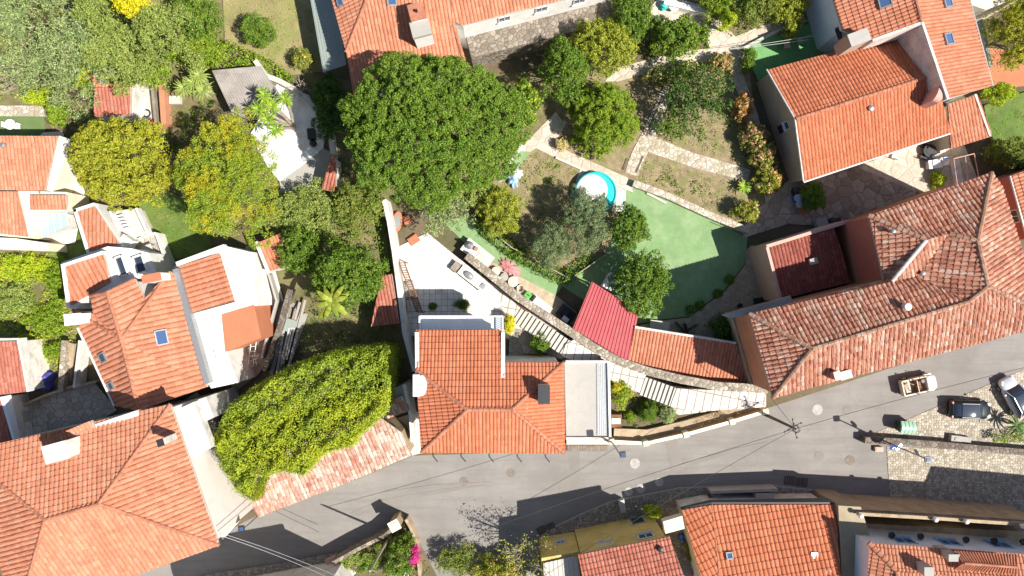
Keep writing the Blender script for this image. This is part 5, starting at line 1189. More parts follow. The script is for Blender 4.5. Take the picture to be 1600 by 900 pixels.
T_('small_hedge', 'bushy shrub at the north end of the artificial grass', 'bush', 1238, 46, 16, 15, 2.2, 1.8, 'yelgreen', 0.16, 1.0, 0.4)
for (x, y, rx, ry, k, lb) in [(1120, 6, 26, 24, 'bright', 'green bush at the top edge beside the stone terrace'), (1180, 12, 40, 26, 'mixed', 'broad bush with reddish tips at the top edge'), (1232, 8, 38, 32, 'yelgreen', 'yellow green bush at the top edge near the pale blue wall'), (1135, 36, 14, 12, 'lime', 'small lime shrub by the path fork')]:
    T_('bush', lb, 'bush', x, y, rx, ry, 3.0, 2.4, k, 0.18, 1.0, 0.55)
# pool garden
T_('olive_tree', 'grey green olive tree leaning over the round pool', 'tree', 915, 345, 40, 58, 4.8, 3.4, 'silver', 0.14, 1.0, 0.6, irr=0.22, aspect=0.4)
T_('olive_tree', 'grey green olive tree in the middle of the pool garden', 'tree', 862, 382, 36, 38, 4.2, 3.0, 'silver', 0.14, 1.0, 0.55, irr=0.22, aspect=0.4)
T_('lemon_tree', 'round glossy green tree at the west corner of the green court', 'tree', 982, 356, 34, 37, 4.4, 3.2, 'mid', 0.2, 1.0, 0.6)
T_('lemon_tree', 'larger glossy green tree overhanging the crimson carport', 'tree', 1004, 444, 46, 56, 4.8, 3.4, 'mid', 0.21, 0.95, 0.65, irr=0.2)
T_('willow_bush', 'tall bush with yellowing leaves on the edge of the pool garden', 'bush', 782, 330, 36, 42, 3.8, 3, 'yelgreen', 0.16, 1.0, 0.55, irr=0.2)
T_('willow_bush', 'pale leaved bush tucked under the south edge of the round pine', 'bush', 742, 306, 32, 22, 3, 2.4, 'sage', 0.16, 0.9, 0.5)
o_ = mass('hedge', [(738, 340), (760, 345), (812, 388), (882, 428), (900, 415), (916, 400), (925, 408), (888, 444), (870, 442), (800, 404), (752, 368)], 0.9, 'mid', 0.16, 2.2, 0.35, edge=0.4)
setp(o_, 'low trailing hedge along the fence of the pool garden', 'hedge')
T_('garden_shrub', 'dry yellow shrub in the shade under the clipped bush', 'shrub', 878, 226, 12, 9, 1.0, 0.8, 'dry', 0.15, 0.9, 0.3)
for (x, y, lb) in [(1140, 437, 'pale green tuft on the shaded edge of the green court by the paving'), (1121, 459, 'small tuft between two others on the shaded court edge'), (1093, 477, 'dull tuft at the lower shaded court edge'), (1078, 484, 'tuft nearest the dark gate on the court edge')]:
    T_('weed_tuft', lb, 'plant', x, y, 6, 6, 0.5, 0.45, 'mid', 0.12, 0.9, 0.2, group='tufts on the edge of the green court', trunk=0.02)
T_('wall_bush', 'dark bush against the orange walled end of the corner house', 'bush', 1128, 512, 20, 24, 2.4, 2.1, 'dark', 0.17, 0.9, 0.5)
# stair garden
T_('round_topiary', 'ball shaped clipped green shrub in the stair garden', 'topiary', 1013, 643, 16, 18, 1.7, 1.6, 'mid', 0.09, 1.3, 0.3, irr=0.03, dome=0.9)
T_('grey_shrub', 'blue grey shrub beside the ball shaped one', 'shrub', 1043, 642, 12, 20, 1.6, 1.4, 'greygreen', 0.12, 1.0, 0.3)
T_('golden_shrub', 'golden green bush between the flat roof and the stairs', 'bush', 969, 612, 20, 26, 2.4, 2, 'gold', 0.16, 1.0, 0.45)
T_('low_plant', 'low dark plant filling the stair garden behind the ball shrub', 'plant', 1026, 622, 14, 8, 0.9, 0.8, 'dark', 0.14, 0.9, 0.25)
T_('low_plant', 'low lime plant at the foot of the ball shrub', 'plant', 985, 650, 9, 8, 0.7, 0.6, 'bright', 0.14, 0.9, 0.25)
twigs('dry_hedge', 'dry leafless hedge along the ochre street wall', 'hedge', 1120, 638, 26, 0.9, 16, 'bark', thick=0.02, leaves='rust', leaf=0.1, ld=5)
T_('stair_bush', 'dark leafy bush below the upper stone stairs', 'bush', 842, 538, 15, 16, 2, 1.8, 'mid', 0.17, 1.0, 0.4)
T_('lemon_shrub', 'small yellow leaved shrub beside the white verge of the central house', 'shrub', 796, 506, 7, 16, 2.2, 1.8, 'yellow', 0.13, 1.0, 0.3)
T_('potted_bush', 'brown green bush on the shaded white patio', 'bush', 722, 476, 12, 9, 1.4, 1.2, 'dark', 0.12, 1.0, 0.3, trunk=0.04)
T_('potted_ball', 'small dark ball plant on the shaded white patio', 'plant', 676, 478, 5, 5, 1.0, 0.7, 'dark', 0.08, 1.2, 0.2, trunk=0.04)
# right edge
T_('dark_tree', 'large dark olive tree beside the red path at the right edge', 'tree', 1582, 52, 46, 60, 6.4, 4.2, 'olive', 0.17, 0.8, 0.7, irr=0.2)
T_('yellow_bush', 'yellow green bush beside the small annex roof', 'bush', 1560, 146, 30, 18, 2.2, 1.9, 'lime', 0.16, 1.0, 0.45)
T_('garden_bush', 'green bush with pale leaves under the little lawn', 'bush', 1572, 238, 34, 24, 2.6, 2.1, 'mixed', 0.17, 1.0, 0.5)
T_('garden_bush', 'dark bush at the right edge below the little lawn', 'bush', 1596, 262, 22, 20, 2.4, 2, 'dark', 0.18, 1.0, 0.5)
o_ = mass('hedge', [(1549, 678), (1620, 672), (1620, 694), (1552, 692)], 0.8, 'bright', 0.13, 2.4, 0.2, edge=0.3)
setp(o_, 'low bright green hedge beside the parked silver car', 'hedge')
# left garden: weedy bank and shade plants
for (x, y, rx, ry, k, tp, lb) in [(40, 418, 52, 24, 'lime', 1.2, 'sprawling lime green plant under the cream front block'), (95, 440, 26, 40, 'bright', 1.3, 'bright green plant along the modern house wall'),
    (25, 470, 34, 30, 'sage', 1.2, 'pale sage plant on the weedy bank'), (72, 500, 36, 26, 'bright', 1.1, 'bright green plant in the middle of the weedy bank'), (45, 540, 26, 20, 'lime', 1.0, 'lime plant next to the little house with the white rim'), (92, 548, 28, 16, 'bright', 1.0, 'green plant above the shaded yard stairs')]:
    T_('bank_plant', lb, 'plant', x, y, rx, ry, tp, tp - .1, k, 0.17, 0.8, 0.45, irr=0.35, trunk=0.03, group='plants on the weedy bank')
# bottom edge
T_('bougainvillea', 'green shrub with magenta bougainvillea on the lane corner', 'shrub', 628, 866, 28, 34, 3.4, 2.8, 'mid', 0.17, 0.95, 0.5, extra=[('blossom', 'petal', 0.02, 0.14)])
T_('bougainvillea', 'magenta bougainvillea sprig hanging over the lane', 'shrub', 649, 866, 7, 16, 3.2, 1.6, 'magenta', 0.15, 0.9, 0.3, trunk=0.03)
T_('corner_plants', 'pale yellow green plants beside the corner wall', 'plant', 562, 872, 26, 14, 1.6, 1.3, 'sage', 0.15, 0.8, 0.35, irr=0.3)
T_('corner_plants', 'bright green tuft beside the broken pots', 'plant', 533, 884, 12, 14, 1.2, 1.0, 'bright', 0.14, 0.9, 0.3, trunk=0.03)
twigs('almond_tree', 'bare branched tree with sparse yellow leaves beside the yellow house', 'tree', 815, 868, 48, 6.0, 15, 'palebark', 846, 856, thick=0.045, leaves='yelgreen', leaf=0.17, ld=8, spread=1.3)
T_('lower_shrub', 'green shrub with pink flowers under the bare branched tree', 'shrub', 780, 892, 46, 24, 2.6, 2.2, 'yelgreen', 0.17, 0.9, 0.5, extra=[('blossom', 'petal', 0.03, 0.2)])
T_('lower_shrub', 'dark shrub at the lane edge left of the bare branched tree', 'shrub', 712, 876, 34, 26, 2.0, 1.7, 'mixed', 0.17, 0.55, 0.45, irr=0.35)
T_('pavement_bush', 'yellow green bush on the cobbled pavement by the green door', 'bush', 1020, 798, 17, 10, 1.6, 1.4, 'lime', 0.14, 1.0, 0.35)
# ground cover nobody could count
def cover(poly, top, k, leaf, dens, lump=0.3, lab='ground_cover'):
    mass(lab, poly, top, k, leaf, dens, lump, edge=0.3, side=False, kind='stuff', cl=3 if top < 0.16 else 12)
cover([(-40, -40), (340, -40), (330, 60), (300, 110), (140, 140), (-40, 160)], 0.7, 'sage', 0.24, 0.9, 0.6)
cover([(-40, 392), (82, 394), (116, 470), (130, 540), (110, 590), (-40, 560)], 0.35, 'lime', 0.16, 0.9, 0.4)
cover([(430, 300), (600, 270), (612, 385), (590, 430), (480, 420), (440, 360)], 0.8, 'mid', 0.2, 0.8, 0.6)
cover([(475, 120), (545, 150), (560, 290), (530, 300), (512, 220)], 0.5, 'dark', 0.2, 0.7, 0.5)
cover([(880, 30), (1010, 10), (1060, 80), (960, 110), (905, 190), (870, 180), (860, 100)], 0.6, 'mixed', 0.18, 0.7, 0.5)
cover([(1108, -30), (1290, -30), (1270, 30), (1235, 24), (1150, 60), (1120, 30)], 0.5, 'mixed', 0.18, 0.8, 0.5)
cover([(985, 285), (1010, 245), (1090, 268), (1165, 288), (1166, 350), (1040, 305)], 0.14, 'sage', 0.10, 0.42, 0.15, 'dry_grass')
cover([(1075, 130), (1155, 110), (1180, 260), (1075, 232), (1030, 210)], 0.14, 'sage', 0.10, 0.42, 0.15, 'dry_grass')
cover([(800, 262), (838, 236), (960, 290), (895, 330), (870, 420), (800, 385), (745, 330)], 0.14, 'sage', 0.10, 0.42, 0.15, 'dry_grass')
cover([(1540, 170), (1620, 140), (1620, 250), (1552, 250)], 0.12, 'bright', 0.1, 0.8, 0.1, 'grass')
cover([(350, -30), (478, -30), (500, 100), (455, 110), (400, 95), (356, 56)], 0.1, 'sage', 0.1, 0.35, 0.1, 'grass')
cover([(200, 325), (262, 302), (328, 332), (300, 392), (250, 400), (225, 350)], 0.1, 'bright', 0.1, 0.5, 0.1, 'grass')
cover([(500, 880), (560, 852), (640, 822), (690, 920), (500, 920)], 0.4, 'mixed', 0.16, 0.6, 0.4)
cover([(1000, 262), (1040, 262), (1110, 290), (1120, 320), (1040, 300)], 0.2, 'mid', 0.16, 0.35, 0.3, 'weeds')
cover([(1085, 200), (1140, 150), (1170, 250), (1120, 240)], 0.2, 'mid', 0.16, 0.3, 0.3, 'weeds')
cover([(800, 250), (840, 240), (890, 262), (850, 300), (815, 300)], 0.25, 'mid', 0.16, 0.4, 0.3, 'weeds')
cover([(830, 330), (890, 330), (900, 400), (860, 420), (810, 380)], 0.25, 'dark', 0.16, 0.4, 0.3, 'weeds')
cover([(215, 200), (330, 150), (345, 200), (270, 250), (215, 235)], 0.4, 'mid', 0.18, 0.8, 0.4, 'undergrowth')
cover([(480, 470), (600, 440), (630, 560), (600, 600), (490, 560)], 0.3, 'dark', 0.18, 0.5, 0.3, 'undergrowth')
cover([(965, 600), (1000, 622), (1050, 655), (1000, 670), (960, 660)], 0.2, 'mid', 0.13, 0.6, 0.2, 'undergrowth')
cover([(1090, 662), (1190, 635), (1190, 640), (1092, 668)], 0.9, 'rust', 0.12, 0.7, 0.3, 'dry_plants')
for x, y, rx, ry, k, tp, lb in [(598, 852, 16, 12, 'mixed', 2.2, 'loose shrub leaning on the rough stone corner wall'), (575, 880, 22, 14, 'mid', 1.6, 'dark green shrub behind the pale corner plants'), (612, 888, 14, 14, 'sage', 1.8, 'greyish shrub below the bougainvillea')]:
    T_('corner_shrub', lb, 'shrub', x, y, rx, ry, tp, tp - .2, k, 0.17, 0.9, 0.4, irr=0.35, trunk=0.04, group='shrubs in the corner garden')
# ------------------------------------------------------------------ garden and boundary walls
def gwall(name, pts, h, t, m, label, cat='wall', group=None, kind=None):
    v = [P(p[0], p[1], 0) for p in pts]
    return solo(name, MB().wall(v, h, t), M[m], label, cat, group)
def gtop(pts, h): return [((p[0] - 800) * (H - h) / H + 800, (p[1] - 450) * (H - h) / H + 450) for p in pts]   # outline seen at wall-top height
gwall('stone_wall', gtop([(728, 398), (780, 440), (806, 462), (880, 511), (930, 544), (965, 564), (1010, 579), (1060, 591), (1120, 602), (1195, 606)], 2.8), [1.7, 1.8, 2.0, 2.4, 2.7, 2.9, 3.2, 3.5, 3.6, 3.6], 0.75, 'rubble', 'long curving rubble stone wall beside the steps')
gwall('court_wall', gtop([(990, 286), (1042, 305), (1110, 336), (1172, 361)], 0.8), 0.8, 0.6, 'rubble_pale', 'pale stone wall along the north side of the green court')
gwall('path_kerb', [(868, 247), (930, 275), (988, 300)], 0.35, 0.2, 'paleconc', 'low stone kerb between the pool and the curved path', 'kerb')
gwall('boundary_wall', gtop([(600, 312), (608, 345), (616, 395), (624, 455), (632, 520), (648, 580)], 2.3), 2.3, 0.42, 'dirtywhite', 'tall dirty white boundary wall between the shady garden and the patio')
gwall('yard_wall', gtop([(398, 94), (415, 118), (436, 126), (462, 140), (486, 162), (514, 200), (520, 240)], 1.3), 1.3, 0.45, 'paleconc', 'curved concrete wall round the white yard')
gwall('garden_wall', [(1010, 302), (1040, 318)], 0.3, 0.2, 'paleconc', 'stub of low kerb at the edge of the green court', 'kerb')
gwall('brick_wall', [(254, 136), (262, 140), (266, 198), (258, 200)], 1.2, 0.5, 'terrawall', 'red brick wall beside the narrow concrete yard')
gwall('yard_fence', [(246, 140), (252, 198)], 1.0, 0.25, 'oldwood', 'grey timber fence inside the narrow concrete yard', 'fence')
gwall('concrete_ledge', [(216, 134), (212, 178)], 0.7, 0.35, 'paleconc', 'pale concrete ledge next to the old tiled shed', 'ledge')
gwall('step_wall', gtop([(388, 388), (420, 430), (432, 470), (408, 560)], 1.2), 1.2, 0.2, 'concrete', 'thin grey wall beside the slatted steps of the white house')
gwall('old_wall', gtop([(452, 452), (436, 510), (412, 580)], 1.6), 1.6, 0.35, 'rubble_dark', 'old mossy wall beside the stacked timber')
gwall('yard_wall', gtop([(100, 532), (94, 612)], 1.3), 1.3, 0.5, 'rubble', 'thick rubble wall next to the blue tarpaulin')
gwall('yard_wall', gtop([(124, 532), (115, 606)], 1.6), 1.6, 0.2, 'dirtywhite', 'thin dirty white wall along the shaded yard stairs')
gwall('yard_wall', gtop([(28, 636), (70, 618), (112, 604), (150, 596)], 0.9), 0.9, 0.22, 'beigestone', 'low wall along the north side of the paved yard')
gwall('low_wall', gtop([(1352, 688), (1400, 690), (1480, 696), (1540, 702), (1640, 710)], 0.9), 0.9, 0.6, 'rubble_dark', 'dark stone wall between the parking square and the lower cobbled street')
gwall('low_wall', gtop([(1010, 306), (1012, 300)], 0.4), 0.4, 0.2, 'paleconc', 'small block beside the pool corner') if False else None
gwall('garden_edge', [(1009, 213), (1034, 150)], 0.18, 0.18, 'bark', 'log edging on the west side of the white rubble path', 'edging')
gwall('garden_edge', [(993, 270), (1004, 244)], 0.18, 0.2, 'bark', 'log edging east of the small slope of the white path', 'edging')
gwall('garden_edge', [(973, 266), (980, 248)], 0.18, 0.2, 'bark', 'log edging west of the small slope of the white path', 'edging')
gwall('bed_edge', [(962, 128), (1035, 102), (1066, 98)], 0.16, 0.1, 'oldwood', 'thin kerb along the upper path bed', 'edging')
gwall('bed_edge', [(1016, 236), (1080, 262), (1160, 290)], 0.14, 0.08, 'oldwood', 'thin kerb between the dry bed and the white path', 'edging')
gwall('patio_ledge', gtop([(726, 402), (800, 464), (826, 486)], 0.75), 0.75, 0.28, 'wood', 'brown tiled ledge along the white patio', 'ledge')
gwall('terrace_wall', gtop([(1038, 2), (1064, 8), (1104, 18)], 1.0), 1.0, 0.5, 'white', 'white wall behind the stone terrace at the top edge')
gwall('court_fence', [(948, 396), (890, 436)], 0.9, 0.08, 'palebark', 'low pale rail fence at the south tip of the pool garden', 'fence')
gwall('court_fence', [(738, 338), (800, 388), (886, 434)], 0.9, 0.08, 'palebark', 'long pale rail fence along the green strip path', 'fence')
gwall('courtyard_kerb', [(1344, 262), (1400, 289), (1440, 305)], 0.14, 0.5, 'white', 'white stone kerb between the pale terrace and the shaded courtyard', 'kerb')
gwall('hedge_wall', gtop([(1162, 75), (1238, 36)], 0.6), 0.6, 0.25, 'paleconc', 'low pale wall along the north side of the artificial grass')
gwall('garden_fence', gtop([(1534, 30), (1549, 104)], 2.2), 2.2, 0.3, 'greenmetal', 'pale green screen beside the tall house', 'fence')
gwall('deck_wall', gtop([(790, 262), (806, 240), (815, 226)], 0.6), 0.6, 0.3, 'white', 'short white wall at the edge of the round pine by the curved path')

# street parapet: ochre wall with cream balustrade panels and piers
pier = [(956, 690), (1009, 693), (1072, 679), (1144, 659), (1196, 643)]
r = thing('street_parapet', P(1076, 676, 0), 'ochre street wall topped by cream balustrades and square piers', 'wall')
hw = 1.25; pw = gtop(pier, hw); m = MB().wall([P(x, y, 0) for x, y in pw], 0.8, 0.3); link('wall', m, M['ochre'], r)
for i in range(4):
    a, b = P(*pw[i], 0), P(*pw[i + 1], 0); m = MB(); d = (b - a).normalized(); n_ = int((b - a).length / 0.22)
    for j in range(1, n_): p = a.lerp(b, j / n_); m.lathe((p.x, p.y, 0.8), [(0.06, 0), (0.09, 0.12), (0.05, 0.3)], 6)
    m.wall([a + d * 0.3, b - d * 0.3], hw, 0.3, 1.1); link('balustrade', m, M['balus'], r)
for x, y in pw: p = P(x, y, 0); link('pier', MB().box((p.x, p.y, 0), (0.5, 0.5, 1.4), 0.25), M['cream'], r)
m = MB(); m.wall([P(958, 676, 0), P(1010, 678, 0), P(1070, 664, 0), P(1190, 630, 0)], 0.5, 1.0); solo('planter_bank', m, M['beigestone'], 'raised earthy strip behind the ochre street wall', 'planter')
r = thing('brown_cabinet', P(962, 655, 0), 'brown framed box with pale shelf beside the grey flat roof', 'cabinet')
c = P(961, 655, 0); link('case', MB().box((c.x, c.y, 0), (0.95, 1.2, 0.9)), M['wood'], r); link('shelf', MB().box((c.x - .05, c.y, .9), (0.8, 0.5, .06)), M['whiteplastic'], r)
# balustrade of the villa forecourt
r = thing('villa_balustrade', P(1470, 812, 0), 'long brown wall with sunlit balustrade and white balls in front of the villa', 'wall')
vb = gtop([(1340, 803), (1460, 810), (1530, 815), (1640, 822)], 5.4); vv = [P(x, y, 0) for x, y in vb]
link('wall', MB().wall(vv, 4.7, 0.4), M['beigestone'], r)
m = MB()
for a, b in zip(vv[:-1], vv[1:]):
    n_ = int((b - a).length / 0.3)
    for j in range(n_): p = a.lerp(b, (j + .5) / n_); m.lathe((p.x, p.y, 4.7), [(0.07, 0), (0.11, 0.2), (0.06, 0.5)], 6)
m.wall(vv, 5.4, 0.28, 5.18); link('balustrade', m, M['beigestone'], r)
for x, y in [(1345, 809), (1462, 815), (1510, 818), (1598, 825)]:
    c = P(x, y, 4.6); p = P(*gtop([(x, y - 3)], 5.7)[0], 0); link('ball', MB().lathe((p.x, p.y, 5.4), [(0.1, 0), (0.13, .1), (0.18, 0.2), (0.22, 0.32), (0.16, 0.46), (0.05, 0.52)], 14), M['whiteplastic'], r)
m = MB(); m.prism(PP([(1345, 818, 3), (1640, 832, 3), (1640, 850, 3), (1362, 838, 3)], 3.0), 0, 3.0); solo('villa_forecourt', m, M['beigestone'], 'dark raised forecourt between the balustrade and the villa', 'terrace')

# ------------------------------------------------------------------ stairs
def stairs(name, a, b, w, n, h0, h1, m, label, dark=None):
    A, B_ = P(*gtop([a], h0)[0]), P(*gtop([b], h1)[0]); d = (B_ - A); e = d.normalized(); nn = Vector((-e.y, e.x, 0)) * w / 2; mb = MB()
    for i in range(n):
        p, q = A.lerp(B_, i / n), A.lerp(B_, (i + 1) / n); z = h0 + (h1 - h0) * (i + 0.5) / n
        mb.prism([p + nn, p - nn, q - nn, q + nn], 0, max(0.1, z))
    return solo(name, mb, M[m], label, 'stairs')
stairs('stone_stairs', (808, 492), (888, 546), 1.5, 13, 0.2, 2.1, 'paleconc', 'straight flight of pale steps along the rubble wall above the dark bush')
stairs('stone_stairs', (1004, 603), (1056, 622), 1.7, 8, 2.1, 3.2, 'paleconc', 'short flight of pale steps above the ball shaped shrub')
stairs('garden_steps', (398, 402), (412, 466), 1.3, 7, 1.6, 0.3, 'paleconc', 'pale slatted steps between the white house and the little shed')
stairs('yard_stairs', (110, 536), (104, 606), 0.7, 9, 1.2, 0.1, 'beigestone', 'dark shaded stairs beside the white house')
for pts_, h_, lb_ in (([(884, 538), (898, 530), (962, 563), (1010, 584), (1000, 614), (950, 592), (878, 556)], 2.1, 'white raised walk between the two stair flights'), ([(1058, 607), (1100, 609), (1196, 612), (1196, 636), (1110, 642), (1056, 640), (1048, 634)], 3.2, 'white raised slab walk from the short stairs to the corner house')):
    solo('raised_walk', MB().prism([Vector((p.x, p.y, 0)) for p in PP(gtop(pts_, h_))], 0, h_), M['whitestep'], lb_, 'walkway')
m = MB(); m.prism([Vector((p.x, p.y, 0)) for p in PP([(798, 510), (836, 520), (838, 552), (794, 556)])], 0, 0.16)
solo('slab_paving', m, M['crazy_grey'], 'grey square slabs below the upper stone stairs', 'paving')

# ------------------------------------------------------------------ pool
pc = P(929, 303, 0); r = thing('round_pool', (pc.x, pc.y, 0), 'round above ground pool with teal liner and white cover', 'pool')
link('pool_wall', MB().lathe((pc.x, pc.y, 0), [(1.95, 0), (1.95, 0.85), (1.86, 0.92), (1.78, 0.85), (1.78, 0.8), (0.05, 0.78)], 40), M['teal'], r)
link('cover', MB().lathe((pc.x - .36, pc.y + .24, 0.85), [(1.42, 0), (1.45, 0.05), (1.36, 0.12), (0.8, 0.2), (0.02, 0.24)], 40), M['whiteplastic'], r)
m = MB(); m.prism([Vector((p.x, p.y, 0)) for p in PP([(907, 264), (925, 268), (978, 292), (976, 330), (962, 332), (962, 300), (930, 276), (908, 284), (896, 310), (890, 308)])], 0, 0.13)
solo('pool_deck', m, M['white'], 'white paved rim around the round pool', 'paving')
m = MB(); m.lathe((pc.x - 1.4, pc.y + 1.0, 0.15), [(0.3, 0), (0.38, .2), (0.3, 0.45), (0.1, 0.5)], 14, 0, 2.6, 0.75, 0.9)
solo('pool_bundle', m, M['darkmetal'], 'dark folded pool cover lying along the pool rim', 'cover')
def cloth(c, rx, ry, h, rot, mat_, name, label, cat, seed, folds=7):
    rg = random.Random(seed); mb = MB(); n = 36; ring = []
    for k, (rr, zz) in enumerate([(1, 0.02), (0.92, .45), (0.7, 0.8), (0.4, 0.95), (0.05, 1.0)]):
        for j in range(n):
            a = 2 * math.pi * j / n; f = 1 + 0.16 * math.sin(folds * a + seed) + rg.uniform(-.05, .05); x, y = rx * rr * f * math.cos(a), ry * rr * f * math.sin(a)
            ring.append((c.x + x * math.cos(rot) - y * math.sin(rot), c.y + x * math.sin(rot) + y * math.cos(rot), c.z + h * zz * (1 + rg.uniform(-.12, .12))))
    fs = [[k * n + j, k * n + (j + 1) % n, (k + 1) * n + (j + 1) % n, (k + 1) * n + j] for k in range(4) for j in range(n)] + [list(range(4 * n, 5 * n))]
    mb.add(ring, fs); return solo(name, mb, M[mat_], label, cat)
cloth(P(801, 282), 0.5, 0.75, 0.8, 0.3, 'paleblue', 'folded_parasol', 'pale blue folded parasol cloth lying by the curved path', 'parasol', 3)
cloth(P(808, 272), 0.55, 0.5, 0.6, 0.3, 'whiteplastic', 'white_cloth', 'crumpled white sheet beside the pale blue parasol cloth', 'sheet', 5)
cloth(P(796, 418), 1.25, 0.62, 0.5, -0.7, 'pinkcloth', 'pink_cover', 'crumpled pink cloth heap on the green strip beside round tables', 'cloth', 2, 11)
cloth(P(69, 592, 0), 1.25, 1.15, 1.3, 0.4, 'blue', 'blue_tarpaulin', 'blue tarpaulin draped over a heap beside the little house', 'tarpaulin', 8, 5)

# ------------------------------------------------------------------ patio furniture
def roundtable(x, y, rad, h, m, label, group=None):
    c = P(x, y, 0); r = thing('round_table', (c.x, c.y, 0), label, 'table', group)
    link('table_top', MB().lathe((c.x, c.y, h - .05), [(rad * .97, 0), (rad, 0.02), (rad * .97, 0.05), (rad * 0.62, 0.051), (rad * .58, 0.075), (0.02, .075)], 26), M[m], r)
    link('leg', MB().lathe((c.x, c.y, 0), [(rad * .5, 0), (rad * .45, .05), (0.07, 0.1), (0.07, h - .05)], 14), M[m], r); return r
roundtable(775, 424, 0.42, 0.6, 'paleconc', 'pale round stone table nearest the outdoor kitchen')
roundtable(788, 433, 0.38, 0.55, 'concrete', 'grey round stone table between two others by the wall')
roundtable(802, 440, 0.5, 0.6, 'paleconc', 'largest round stone table, below the pink cloth')
roundtable(24, 197, 0.5, 0.74, 'whiteplastic', 'white round garden table on the green terrace at the left edge')
def chair(x, y, rot, m, label, group=None, w=0.5):
    c = P(x, y, 0); r = thing('garden_chair', (0, 0, 0), label, 'chair', group)
    link('seat', MB().box((0, 0, 0.4), (w, w, 0.05)), M[m], r); link('backrest', MB().box((-w / 2, 0, 0.42), (0.05, w, 0.45), 0), M[m], r)
    for sx in (-1, 1):
        for sy in (-1, 1): link('leg', MB().box((sx * w * .44, sy * w * .44, 0), (0.04, 0.04, 0.4)), M[m], r)
    r.location = (c.x, c.y, 0); r.rotation_euler = (0, 0, rot); return r
ch = chair(17, 197, 0.0, 'whiteplastic', 'white garden chair west of the white round table', 'white chairs at the round table')
dup(ch, P(32, 199), math.pi, 'white garden chair east of the white round table')
# barbecue counter with grill and sink
def counter(name, x, y, l, w, h, rot, m, label, cat, top='white'):
    c = P(x, y, h); r = thing(name, (c.x, c.y, 0), label, cat); link('base', MB().box((c.x, c.y, 0), (l, w, h - .06), rot), M[m], r); link('worktop', MB().box((c.x, c.y, h - .06), (l + .1, w + .1, .06), rot), M[top], r)
    return r, c, Matrix.Rotation(rot, 3, 'Z')
rt = -math.atan2(36, 46)
r, c, R_ = counter('barbecue_counter', 740, 436, 3.0, 0.85, 0.9, rt, 'wood', 'white topped barbecue counter with grey grill lid on the patio', 'counter')
p = c + R_ @ Vector((-.55, 0, 0)); link('grill', MB().lathe((p.x, p.y, .9), [(0.3, 0), (0.32, .12), (0.24, 0.24), (0.05, .28)], 18, 0, 1.7, 1.0, rt), M['greymetal'], r)
p = c + R_ @ Vector((1.05, 0, 0)); link('sink', MB().box((p.x, p.y, .9), (0.5, 0.5, .05), rt), M['greymetal'], r); link('tap', MB().tube([p + Vector((.2, .2, 0)), p + Vector((.2, .2, .3)), p + Vector((0, 0, .3))], .025, 6), M['greymetal'], r)
r = thing('wood_box', P(714, 418, 0), 'greyish wooden box at the end of the barbecue counter', 'box'); c = P(714, 418, 0.7); link('body', MB().box((c.x, c.y, 0), (0.85, 0.85, .65), rt), M['oldwood'], r); link('lid', MB().box((c.x, c.y, .65), (0.92, 0.92, .06), rt), M['oldwood'], r)
r, c, R_ = counter('outdoor_kitchen', 746, 396, 2.9, 1.25, 0.95, rt, 'wood', 'white outdoor kitchen counter with a cooking plate on the green strip', 'counter')
p = c + R_ @ Vector((.5, 0, 0)); link('cooking_plate', MB().box((p.x, p.y, .95), (0.9, 0.6, .06), rt), M['greycloth'], r)
p = c + R_ @ Vector((-1.0, .15, 0)); link('oven_hood', MB().lathe((p.x, p.y, .95), [(0.4, 0), (0.36, .3), (0.14, .5), (0.12, .9)], 14), M['greymetal'], r)
p = c + R_ @ Vector((-.35, .25, 0)); link('clay_pot', MB().lathe((p.x, p.y, .95), [(0.15, 0), (0.22, .25), (0.17, .38)], 14), M['terrawall'], r)
def sofa(x, y, l, rot, label):
    c = P(x, y, 0); r = thing('garden_sofa', (0, 0, 0), label, 'sofa', 'pale sofas under the boundary wall'); link('base', MB().box((0, 0, 0), (0.8, l, .3)), M['wood'], r); link('seat_cushion', MB().box((0.08, 0, .3), (0.62, l - .06, .16)), M['greycloth'], r); link('back_cushion', MB().box((-.33, 0, .3), (0.18, l - .06, .5)), M['greycloth'], r)
    r.location = (c.x, c.y, 0); r.rotation_euler = (0, 0, rot); return r
sofa(641, 452, 1.5, 0.12, 'pale cushioned garden sofa by the timber lattice'); sofa(645, 477, 1.2, 0.12, 'shorter cushioned garden sofa next to the tiled house')
r = thing('timber_lattice', P(650, 440, 0), 'slanting brown timber lattice shading the garden sofas', 'screen')
la, lb = P(632, 410, 2.1), P(660, 488, 2.1); 
link('rail', MB().tube([la, lb], 0.06, 6), M['wood'], r); lc_, ld_ = la + Vector((-.55, .05, -.2)), lb + Vector((-.55, .05, -.2)); link('rail', MB().tube([lc_, ld_], 0.06, 6), M['wood'], r)
m = MB(); n_ = 30
for i in range(n_): m.tube([lc_.lerp(ld_, i / (n_ - 1)), la.lerp(lb, i / (n_ - 1))], 0.045, 5)
link('slats', m, M['wood'], r)
for q in (la, lb): link('post', MB().box((q.x, q.y, 0), (0.1, 0.1, 2.05)), M['wood'], r)
m = MB(); c = P(647, 375, 0); m.box((c.x, c.y, 0), (1.0, 0.75, .35), 0.6); m.box((c.x, c.y, .35), (0.85, .6, .05), .6); solo('terracotta_bench', m, M['deck'], 'terracotta block bench at the upper corner of the white patio', 'bench')
c = P(622, 347, 0); r = thing('red_kayak', (c.x, c.y, 0), 'short red boat with grey inside, by the boundary wall under the round pine', 'boat')
link('hull', MB().lathe((c.x, c.y, 0.0), [(0.3, 0), (0.5, .25), (0.55, .42), (0.46, .44)], 24, 0, 0.85, 1.75, -.12), M['deck'], r); link('cockpit', MB().lathe((c.x, c.y, .42), [(0.40, 0), (0.38, .05), (.1, .055)], 20, 0, .8, 1.6, -.12), M['greymetal'], r)
